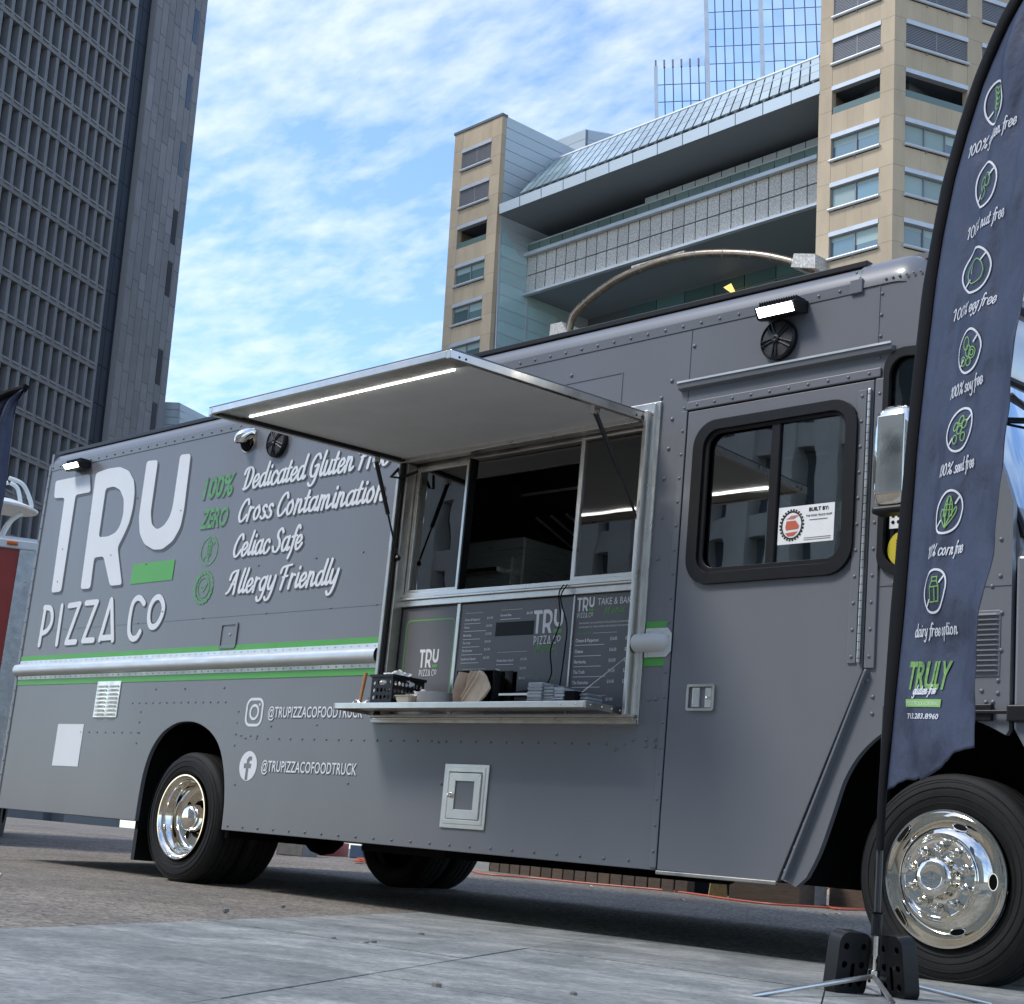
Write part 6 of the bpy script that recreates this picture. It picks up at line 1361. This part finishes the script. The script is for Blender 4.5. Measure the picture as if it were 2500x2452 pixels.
def core(F, root, e0, e1, dep, floors, kinds, zbot, ztop, m=None):
    b = MB(xf=F); prev = zbot
    for i, f in enumerate(floors):
        if kinds[i] == 'open':
            b.box(e0 + .62, e1 - .62, .62, dep, prev, f - 2.4); b.box(e0 + .62, e1 - .62, 3.2, dep, f - 2.4, f - .1); prev = f - .1
    b.box(e0 + .62, e1 - .62, .62, dep, prev, ztop - .3); b.build('core', m or M['bdark'], root)
MBm = frame_for((-2658, 1940), False)
ZG = -2.2
fl_l = [49.15 + 4.13 * i for i in range(-11, 6)]; kd_l = ['glass'] * 14 + ['open'] + ['louver'] * 2
# left block
lb = thing('beige_tower', 'beige stone tower with six window rows left of the white roof', 'building', M=MBm)
FL = Fac((0, 100), (1, 0), .022)
fl6 = fl_l[-10:]; kd6 = kd_l[-10:]
beige_face(FL, lb, [(-111.35, -107.05, 1)], (-112.6, -105.65), fl6, kd6, ZG, 71.8)
core(FL, lb, -112.6, -105.65, 24, fl6, kd6, ZG, 71.8)
fbox(FL, lb, 'parapet', M['bdark'], -112.7, -105.6, -.1, .7, 71.8, 72.05)
fbox(FL, lb, 'side_wall', M['stone'], -112.6, -112.0, .6, 24, ZG, 71.7)
# side wall of pale siding boards on the right flank
sdn = 12
for i in range(sdn): z0 = 58 + (71.9 - 58) * i / sdn; fbox(FL, lb, 'siding_board', M['siding'], -106.3, -105.66 + .004 * (i % 2), .62, 24, z0 + .05, z0 + 13.9 / sdn)
fbox(FL, lb, 'lower_flank', M['siding'], -106.3, -105.75, .62, 24, ZG, 58)
# right tower
rt2 = thing('beige_tower', 'taller beige corner tower with louvres and teal windows at right', 'building', M=MBm)
FR = Fac((0, 100), (1, 0), .032)
fl_r = [49.22 + 4.18 * i for i in range(-6, 12)]; kd_r = ['glass'] * 9 + ['open'] + ['louver'] * 4 + ['glass'] * 4
beige_face(FR, rt2, [(-66.8, -62.3, 1)], (-68.05, -61.03), fl_r, kd_r, ZG, 100)
core(FR, rt2, -68.05, -61.03, 22, fl_r, kd_r, ZG, 99)
fbox(FR, rt2, 'side_wall', M['stone'], -68.05, -67.45, .6, 22, ZG, 99)
dvr = (MBm.to_3x3().transposed() @ ray(9466, 2140)); FR2 = Fac((-61.03, 100), (dvr.x, dvr.y), 0.); FR2.k = 0
_cc = FR2.__call__
class Fac2(Fac):
    def __call__(s, p): q = Fac.__call__(s, p); return (q[0] + .032 * (p[2] - 60), q[1], q[2])
FR2 = Fac2((-61.03, 100), (dvr.x, dvr.y), 0.)
def s_on(F, u, v):   # pixel -> (s,z) on a facade
    r = MBm.to_3x3().transposed() @ ray(u, v); o_, d_ = V((*F.o, 0)), V((F.d.x, F.d.y, 0)); n_ = V((F.n.x, F.n.y, 0)); t = o_.dot(n_) / r.dot(n_); q = r * t
    x = q - o_; x.x -= .032 * (q.z - 60); return x.dot(d_), q.z
z4 = lambda a, b_: (1900 + a / 2.115, b_ / 2.115)
w0 = s_on(FR2, *z4(657, 350)); w1 = s_on(FR2, *z4(975, 432)); w2_ = s_on(FR2, *z4(1045, 200)); print('right face bays', w0, w1, w2_)
s0_, s1_ = w0[0], w1[0]; gap = w2_[0] - s1_; wd = s1_ - s0_
beige_face(FR2, rt2, [(s0_, s1_, 2), (s1_ + gap, s1_ + gap + wd, 2), (s1_ * 1 + 2 * gap + wd, s1_ + 2 * gap + 2 * wd, 2)], (.0, s1_ + 2 * gap + 2 * wd + 1.5), fl_r, kd_r, ZG, 100)
core(FR2, rt2, 0.3, s1_ + 2 * gap + 2 * wd + 1.5, 5, fl_r, kd_r, ZG, 99)
# link building with glazed roof, granite beam and bronze arch
lk = thing('link_building', 'modern wing with sloping glass roof and granite beam between towers', 'building', M=MBm)
FK = Fac((0, 100), (1, 0), .028)
Rm = MBm.to_3x3().transposed()
def LB_(u, v, Y_=100.): d_ = Rm @ ray(u, v); q = d_ * (Y_ / d_.y); return V((q.x, Y_, q.z))
def qpanel(root, nm, m, c00, c10, c11, c01, nx, nz, th=.15, gap=.06, kind=None, mb=None, normal=None):
    """grid of thin panels on a quad (corner order: bottom-left, bottom-right, top-right, top-left)"""
    nrm = (c10 - c00).cross(c01 - c00).normalized()
    for i in range(nx):
        for j in range(nz):
            def P(u, v): return (c00 * (1 - u) + c10 * u) * (1 - v) + (c01 * (1 - u) + c11 * u) * v
            L = (c10 - c00).length / nx; Hh = (c01 - c00).length / nz; gu = gap / L / nx / 2; gv = gap / Hh / nz / 2
            q = [P(i / nx + gu, j / nz + gv), P((i + 1) / nx - gu, j / nz + gv), P((i + 1) / nx - gu, (j + 1) / nz - gv), P(i / nx + gu, (j + 1) / nz - gv)]
            MB(xf=lambda p: p).add(q + [p - nrm * -th for p in q], [(0, 1, 2, 3), (7, 6, 5, 4), (0, 4, 5, 1), (1, 5, 6, 2), (2, 6, 7, 3), (3, 7, 4, 0)]).build(nm, m, root)
def qpoly(root, nm, m, pts, kind=None): return MB(xf=lambda p: p).add(pts, [tuple(range(len(pts)))]).build(nm, m, root, kind=kind)
# fascia
c00, c10, c11, c01 = LB_(1218, 524), LB_(2003, 229), LB_(2003, 196), LB_(1218, 498)
qpanel(lk, 'fascia_panel', M['siding'], c00, c10, c11, c01, 13, 1, th=-.3, gap=.10)
# sloping roof glazing
b0, b1 = LB_(1268, 476), LB_(2003, 192); t1 = LB_(2003, 140, 108); t0 = LB_(1337, 400, 108)
qpanel(lk, 'roof_pane', M['roofglass'], b0, b1, t1, t0, 34, 3, th=.1, gap=.16)
qpoly(lk, 'roof_backing', M['louver'], [p + V((0, .3, -.3)) for p in (b0, b1, t1, t0)])
qpoly(lk, 'roof_cheek', M['siding'], [b0, t0, V((t0.x, 116, t0.z - 1)), V((b0.x - 3, 116, b0.z - 1))])
MB(xf=lambda p: p).tube([t0, t1], .25, 6).build('roof_ridge', M['lintel'], lk)
# soffit
sback = 22
s00, s10 = LB_(1218, 524), LB_(2003, 229)
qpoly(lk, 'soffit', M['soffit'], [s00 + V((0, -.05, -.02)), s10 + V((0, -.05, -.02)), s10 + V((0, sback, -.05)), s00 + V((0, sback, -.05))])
# granite beam set back behind the front plane
YB = 104.5
g00, g10, g11, g01 = LB_(1282, 722, YB), LB_(2003, 499, YB), LB_(2003, 389, YB), LB_(1288, 629, YB)
gx0 = g00.x; 
qpanel(lk, 'granite_panel', M['granite'], g00, g10, g11, g01, 26, 2, th=-.5, gap=.12)
qpoly(lk, 'beam_core', M['bdark'], [g00 + V((0, .35, .1)), g10 + V((0, .35, .1)), g11 + V((0, .35, -.1)), g01 + V((0, .35, -.1))])
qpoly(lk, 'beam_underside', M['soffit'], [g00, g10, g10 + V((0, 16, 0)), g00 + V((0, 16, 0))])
MB(xf=lambda p: p).bar(g01 + V((0, -.3, .1)), g11 + V((0, -.3, .1)), .5, .35).build('beam_coping', M['lintel'], lk)
MB(xf=lambda p: p).bar(g00 + V((0, -.3, -.1)), g10 + V((0, -.3, -.1)), .5, .25).build('beam_lip', M['lintel'], lk)
# terrace glass rail
r00, r10, r11, r01 = LB_(1288, 626, YB), LB_(2003, 387, YB), LB_(2003, 352, YB), LB_(1289, 598, YB)
qpanel(lk, 'rail_glass', M['railglass'], r00, r10, r11, r01, 22, 1, th=-.08, gap=.08)
MB(xf=lambda p: p).tube([r01, r11], .08, 6).build('top_rail', M['lintel'], lk)
u00, u10, u11, u01 = LB_(1574, 530, YB + .8), LB_(2003, 385, YB + .8), LB_(2003, 332, YB + .8), LB_(1574, 484, YB + .8)
qpanel(lk, 'screen_panel', M['siding'], u00, u10, u11, u01, 13, 1, th=-.1, gap=.1)
# terrace back wall
wb0 = LB_(1218, 640, YB + 12); wb1 = LB_(2003, 520, YB + 12); hh_ = 12
qpoly(lk, 'terrace_back_wall', M['bdark'], [V((-125, YB + 13, 40)), V((-60, YB + 13, 40)), V((-60, YB + 13, 70)), V((-125, YB + 13, 70))])
MB(xf=lambda p: p).box(-104, -62, YB + .5, YB + 14, g01.z - 1.2, g01.z - .8).build('terrace_floor', M['soffit'], lk)
for u in (1309, 1340, 1386): a = LB_(u, 540, YB + 6); MB(xf=lambda p: p).box(a.x - .08, a.x + .08, a.y, a.y + .15, g01.z - .5, s00.z).build('mullion', M['lintel'], lk)
# teal curtain wall, angled from the left block's edge to the beam's end, running down
ta = V((-105.75, 100.6, 0)); tb_ = V((g00.x + .0, YB + .2, 0)); 
zt0 = s00.z
def tp(t, z, off=0): d_ = tb_ - ta; n_ = V((-d_.y, d_.x, 0)).normalized(); return V((ta.x + d_.x * t, ta.y + d_.y * t, z)) + n_ * off
zrow = zt0; i = 0
while zrow > 20:
    a = zrow - 1.32; tmax = 1.0 if zrow > g00.z + .5 else 3.0 if True else 1
    ns_ = 1 if tmax == 1 else 3
    for k in range(ns_):
        p = [tp(k * tmax / ns_ + .01, a + .05), tp((k + 1) * tmax / ns_ - .01, a + .05), tp((k + 1) * tmax / ns_ - .01, zrow - .05), tp(k * tmax / ns_ + .01, zrow - .05)]
        MB(xf=lambda p_: p_).add(p + [x + V((.1, .3, 0)) for x in p], [(0, 1, 2, 3), (4, 7, 6, 5), (0, 4, 5, 1), (2, 6, 7, 3), (1, 5, 6, 2), (3, 7, 4, 0)]).build('curtain_pane', M['teal'], lk)
        MB(xf=lambda p_: p_).bar(tp(k * tmax / ns_, a, -.06), tp((k + 1) * tmax / ns_, a, -.06), .12, .09).build('transom', M['lintel'], lk)
    zrow = a; i += 1
for t in (0.0, 1.0): MB(xf=lambda p_: p_).bar(tp(t, zt0 if t == 0 else zt0, -.08), tp(t, 20, -.08), .16, .16, (0, 1, 0)).build('corner_mullion', M['lintel'], lk)
# dark curtain wall behind the arch
DZ = g00.z
YD = YB + 9
for i in range(9):
    for j in range(15):
        x0_ = -100 + i * 3.6; z1_ = DZ - j * 1.32; MB(xf=lambda p: p).box(x0_, x0_ + 3.5, YD, YD + .1, z1_ - 1.24, z1_).build('dark_pane', M['dteal'] if 'dteal' in M else M.setdefault('dteal', mat('dark_teal_glass', (.10, .2, .21), .1, coat=.5, objvar=.3)), lk)
for j in range(15): MB(xf=lambda p: p).box(-100, -67, YD - .1, YD, DZ - j * 1.32 - .06, DZ - j * 1.32).build('transom', M['louver'], lk)
MB(xf=lambda p: p).box(-110, -62, YD + .3, YD + 1, ZG, 57).build('wing_core', M['bdark'], lk)
MB(xf=lambda p: p).box(-110, -69, YD + 1, YD + 10, ZG, 56).build('wing_body', M['siding'], lk)
# lit ceiling cove seen inside
a = LB_(1773, 712, YB + 10); qpoly(lk, 'lit_cove', mat('warm_cove', (.6, .4, .1), .5, emit=(1, .65, .2), es=.8), [LB_(1766, 702, YB + 8), LB_(1785, 692, YB + 8), LB_(1797, 716, YB + 8), LB_(1794, 722, YB + 8)])
for (u, v) in ((1418, 699), (1533, 714)): p = LB_(u, v, YD - 1); MB(xf=lambda p_: p_).ball(p, .12, 6).build('ceiling_lamp', M['led'], lk)
# arch tube
AP = [(1388, 812), (1400, 772), (1430, 740), (1467, 710), (1507, 683), (1567, 656), (1634, 634), (1701, 622), (1768, 619), (1835, 622), (1886, 629), (1936, 641), (1985, 657)]
YA = 99.
MB(xf=lambda p: p).tube(catmull([LB_(u, v, YA) for u, v in AP], 5), .36, 14).build('arch_tube', M['bronze'], lk, smooth=True)
seg = catmull([LB_(u, v, YA) for u, v in AP], 1)
for i in range(1, len(AP) - 1): p = LB_(*AP[i], YA); q_ = LB_(*AP[i + 1], YA); d_ = (q_ - p).normalized() * .05; MB(xf=lambda p_: p_).tube([p, p + d_], .38, 14).build('arch_joint', M['louver'], lk)
def gblock(pts, Y0, dep): a = [LB_(u, v, Y0) for u, v in pts]; MB(xf=lambda p: p).prism(a, lambda p, c: (p.x, p.y + c, p.z), 0, dep).build('arch_abutment', M['granite'], lk)
gblock([(1344, 792), (1371, 786), (1390, 822), (1384, 850), (1338, 850)], YA - .5, 3); gblock([(1931, 652), (1938, 619), (1990, 620), (1990, 655)], YA - .6, 3)
gblock([(1541, 661), (1670, 628), (1670, 612), (1541, 650)], YA + 4.6, .5)
# setback storey behind the white roof
pt = [(1336, 352, 112), (1430, 315, 112), (1520, 330, 112)]
w_pts = [LB_(1336, 352, 112), LB_(1430, 315, 112), LB_(1540, 334, 122)]
for i in range(2):
    a, c = w_pts[i], w_pts[i + 1]
    for j in range(8): MB(xf=lambda p: p).add([a - V((0, 0, 1.1 * j + .04)), c - V((0, 0, 1.1 * j + .04)), c - V((0, 0, 1.1 * j + 1.1)), a - V((0, 0, 1.1 * j + 1.1))] + [q_ + V((.0, .4, 0)) for q_ in (a - V((0, 0, 1.1 * j + .04)), c - V((0, 0, 1.1 * j + .04)), c - V((0, 0, 1.1 * j + 1.1)), a - V((0, 0, 1.1 * j + 1.1)))], [(0, 3, 2, 1), (4, 5, 6, 7), (0, 1, 5, 4), (2, 3, 7, 6), (1, 2, 6, 5), (3, 0, 4, 7)]).build('siding_board', M['siding'], lk)
MB(xf=lambda p: p).box(w_pts[0].x, w_pts[2].x + 1, 124, 130, 50, w_pts[0].z - 1).build('setback_core', M['siding'], lk)
# glass tower
MG = frame_for((-36000, 1930), False); RG = MG.to_3x3().transposed()
gt = thing('glass_tower', 'tall blue mirrored glass skyscraper rising behind the white roof', 'building', M=MG)
def LG_(u, v, Y_): d_ = RG @ ray(u, v); q = d_ * (Y_ / d_.y); return q
Yg = 240
def glassface(x0, x1, z0, z1, Y_, nx, hz, lab='glass_pane', turn=0.):
    w_ = (x1 - x0) / nx; z = z1; proto = None
    MB(xf=lambda p: p).box(x0 + .3, x1 - .3, Y_ + .5, Y_ + 30, ZG, z1 - .2).build('tower_core', M['blackstrip'], gt)
    while z > z0:
        for i in range(nx):
            if proto is None:
                b = MB(xf=lambda p: p); b.add([(.09, 0, -hz + .07), (w_ - .09, 0, -hz + .07), (w_ - .09, 0, -.07), (.09, 0, -.07), (.09, .1, -hz + .07), (w_ - .09, .1, -hz + .07), (w_ - .09, .1, -.07), (.09, .1, -.07)], [(0, 1, 2, 3), (4, 7, 6, 5), (0, 4, 5, 1), (1, 5, 6, 2), (2, 6, 7, 3), (3, 7, 4, 0)])
                proto = b.build('glass_pane', M['mirrorglass'], gt); o = proto
            else: o = proto.copy(); col.objects.link(o)
            o.location = (x0 + i * w_, Y_ + .2, z); o.rotation_euler = (RND.uniform(-.006, .006), 0, RND.uniform(-.006, .006) + turn)
        z -= hz
    MB(xf=lambda p: p).box(x0, x1, Y_ + .35, Y_ + .45, ZG, z1).build('mullion_grid', M['louver'], gt)
a = LG_(1601, 165, Yg); c = LG_(1727, 165, Yg); hz = (LG_(1600, 165, Yg).z - LG_(1600, 207, Yg).z)
glassface(a.x, c.x, a.z - hz * 6, a.z, Yg, 6, hz)
for i in range(7): x = a.x + (c.x - a.x) * i / 6; MB(xf=lambda p: p).box(x - .15, x + .15, Yg, Yg + .5, a.z, a.z + 1.3).build('parapet_post', M['louver'], gt)
d0 = LG_(1727, 150, Yg - 2); d1 = LG_(1858, 150, Yg - 2); d2 = LG_(2010, 150, Yg - 2); ztp = LG_(1850, -60, Yg - 2).z; zlo = LG_(1850, 300, Yg - 2).z
glassface(d0.x, d1.x, zlo, ztp, Yg - 2, 6, hz); glassface(d1.x + .4, d2.x + 6, zlo, ztp, Yg - 2, 9, hz)
for x in (d0.x, d1.x + .2): MB(xf=lambda p: p).box(x - .35, x + .35, Yg - 2.6, Yg - 1.6, ZG, ztp).build('corner_fin', M['lintel'], gt)
MB(xf=lambda p: p).box(a.x - .3, a.x + .3, Yg - .4, Yg + .5, ZG, a.z).build('corner_fin', M['lintel'], gt)
# dark tower at left
MT = frame_for((2681, 2274), True)
dt = thing('dark_tower', 'tall dark concrete office tower with gridded windows at left', 'building', M=MT)
FT = Fac((0, 100), (1, 0), -.048, 50.)
bw, fh = 1.54, 4.2; gx1 = 135.1; nb_ = 20; gx0_ = gx1 - nb_ * bw; zb0 = 41.45
ztop = 128
fbox(FT, dt, 'tower_core', M['bdark'], gx0_, 148.3, 1.4, 30, ZG, ztop)
proto = MB(xf=lambda p: p).box(.24, bw - .24, 0, .06, -fh + .75, -.1).build('window_pane', M['darkglass'], dt); first = True
protb = MB(xf=lambda p: p).box(.24, bw - .24, 0, .06, -fh + .75, -.1).build('window_pane', mat('window_with_blind', (.10, .105, .11), .3, coat=.4, objvar=.5), dt); protb.location = FT((gx0_ - bw * 0 + 3 * bw, .84, zb0))
for j in range(-2, 13):
    for i in range(nb_):
        o = proto if first else (proto.copy() if RND.random() > .14 else protb.copy())
        if not first: col.objects.link(o)
        first = False; z = zb0 + fh * (j + 1) ; o.location = FT((gx0_ + i * bw, .85, z))
b = MB(xf=FT)
for j in range(13, 20): b.box(gx0_, gx1, .85, .9, zb0 + fh * j + .7, zb0 + fh * (j + 1) - .1)
b.build('upper_windows', M['darkglass'], dt)
for i in range(nb_ + 1):
    x = gx0_ + i * bw; b = MB(xf=FT); b.box(x - .24, x + .24, .1, 1.4, zb0 - 3 * fh, ztop); b.build('fin', M['conc'], dt)
for j in range(-3, 21):
    z = zb0 + fh * j; b = MB(xf=FT); b.box(gx0_, gx1, .02, 1.4, z - .1, z + .66); b.build('spandrel', M['conc'], dt)
    for i in range(nb_ if j < 12 else 0):
        x = gx0_ + i * bw; b = MB(xf=FT); b.add([(x + .25, -.12, z + .48), (x + bw - .25, -.12, z + .48), (x + bw - .25, .85, z + .82), (x + .25, .85, z + .82), (x + .25, -.12, z + .36), (x + bw - .25, -.12, z + .36), (x + bw - .25, .85, z + .5), (x + .25, .85, z + .5)], [(0, 1, 2, 3), (4, 7, 6, 5), (0, 4, 5, 1), (1, 5, 6, 2), (2, 6, 7, 3), (3, 7, 4, 0)]); b.build('sloped_sill', M['grout'], dt)
b = MB(xf=FT); b.box(gx0_, gx1, .2, 1.4, ZG, zb0 - 3 * fh); b.build('lower_facade', M['conc'], dt)
for i, x in enumerate((135.25, 136.75)):
    for j in range(21): fbox(FT, dt, 'black_panel', M['blackstrip'], x, x + 1.44, .5, 1.4, 38 + j * fh - 4, 38 + (j + 1) * fh - 4.06)
fbox(FT, dt, 'wall_backing', M['grout'], 138.3, 148.5, -.1, 1.4, ZG, ztop)
nc = 8; cw = 10.2 / nc
for i in range(nc):
    z = 33 + (i * 1.37) % 4.2 - 4
    while z < ztop - 4.5:
        h_ = fh if RND.random() < .75 else fh / 2
        if not (i == 6 and int((z - 34) / 4.2) % 2 == 0): fbox(FT, dt, 'stone_slab', M['slab'], 138.35 + i * cw, 138.35 + (i + 1) * cw - .07, -.16, -.1, z, z + h_ - .08)
        else: fbox(FT, dt, 'slot_window', M['darkglass'], 138.45 + i * cw, 138.35 + (i + 1) * cw - .2, -.15, -.08, z, z + h_ - .1)
        z += h_
# small pale building between tower and awning
MS = frame_for((-9000, 2000), False); RS = MS.to_3x3().transposed()
sb_ = thing('pale_building', 'small pale panelled building above the van roof beside dark tower', 'building', M=MS)
def LS_(u, v, Y_): d_ = RS @ ray(u, v); return d_ * (Y_ / d_.y)
p0, p1, p2 = LS_(390, 980, 150), LS_(437, 982, 150), LS_(530, 1030, 162)
for a, c in ((p0, p1), (p1, p2)):
    for k in range(2):
        aa, cc_ = a.lerp(c, k / 2), a.lerp(c, (k + 1) / 2)
        for j in range(14):
            q = [aa - V((0, 0, .9 * j + .06)), cc_ - V((0, 0, .9 * j + .06)), cc_ - V((0, 0, .9 * j + .9)), aa - V((0, 0, .9 * j + .9))]
            MB(xf=lambda p: p).add(q + [x + V((0, .3, 0)) for x in q], [(0, 3, 2, 1), (4, 5, 6, 7), (0, 1, 5, 4), (2, 3, 7, 6), (1, 2, 6, 5), (3, 0, 4, 7)]).build('wall_panel', M['siding'], sb_)
MB(xf=lambda p: p).box(p0.x, p2.x, 163, 180, ZG, p2.z - .5).build('building_core', M['siding'], sb_); MB(xf=lambda p: p).box(p0.x + .3, p1.x - .3, 151, 163, ZG, p1.z - .6).build('building_core', M['siding'], sb_)
# pale concrete building across the street, behind the camera (seen only in the glass and chrome)
ob = thing('opposite_building', 'pale concrete building across the street mirrored in the cab window', 'building', (0, -46, 0))
MB().box(-54, 60, -58, -46.6, 0, 46).build('building_core', M['bdark'], ob)
for i in range(52): x = -54 + i * 2.2; MB().box(x, x + 1.2, -46.7, -45.8, 0, 46).build('pier', M['facade'], ob)
for j in range(13): MB().box(-54, 60, -46.65, -46.0, j * 3.6, j * 3.6 + 1.1).build('spandrel', M['facade'], ob)
# ==================================================================  TREE
def tree(base, h_, cr_pts, lab, leaf_n=5200, seed=1, ls=.055):
    rn = random.Random(seed); t_ = thing('tree', lab, 'tree', base); base = V(base)
    top = base + V((0, 0, h_)); tk = MB().tube([base, base + V((.05, .03, h_ * .5)), top], [.14, .10, .04], 10).build('trunk', M['bark'], t_, smooth=True)
    for k, (c, r) in enumerate(cr_pts): MB().tube([base + V((0, 0, h_ * (.45 + .05 * k))), base.lerp(base + V(c), .6) + V((0, 0, h_ * .25)), base + V(c)], [.05, .035, .012], 7).build('branch', M['bark'], t_, smooth=True)
    b = MB(); 
    for k in range(leaf_n):
        c, r = cr_pts[rn.randrange(len(cr_pts))]; d = V((rn.gauss(0, 1), rn.gauss(0, 1), rn.gauss(0, 1))).normalized() * r * (rn.random() ** .4); p = base + V(c) + d
        if noise.noise(p * 2.2) < -.12: continue
        a = V((rn.gauss(0, 1), rn.gauss(0, 1), rn.gauss(0, .5))).normalized(); u = a.cross(V((rn.random(), rn.random(), 1))).normalized(); l = ls * rn.uniform(.7, 1.5)
        b.add([p, p + a * l + u * l * .35, p + a * l * 2.1, p + a * l - u * l * .35], [(0, 1, 2, 3)])
    b.build('crown', M['leaf2'], t_, weld=False, kind='stuff')
tq = AT(2400, 700, 15.5)
tree((tq.x, tq.y, 0), 3.6, [((0, 0, 3.7), .9), ((.7, .3, 3.5), .8), ((-.45, -.2, 4.25), .55), ((1.3, .4, 3.9), .9), ((2.1, .8, 3.6), .9), ((1.5, .6, 3.0), .9)], 'leafy green street tree behind the cab and the navy flag', seed=4)
sc.render.resolution_x = 1024; sc.render.resolution_y = 1004
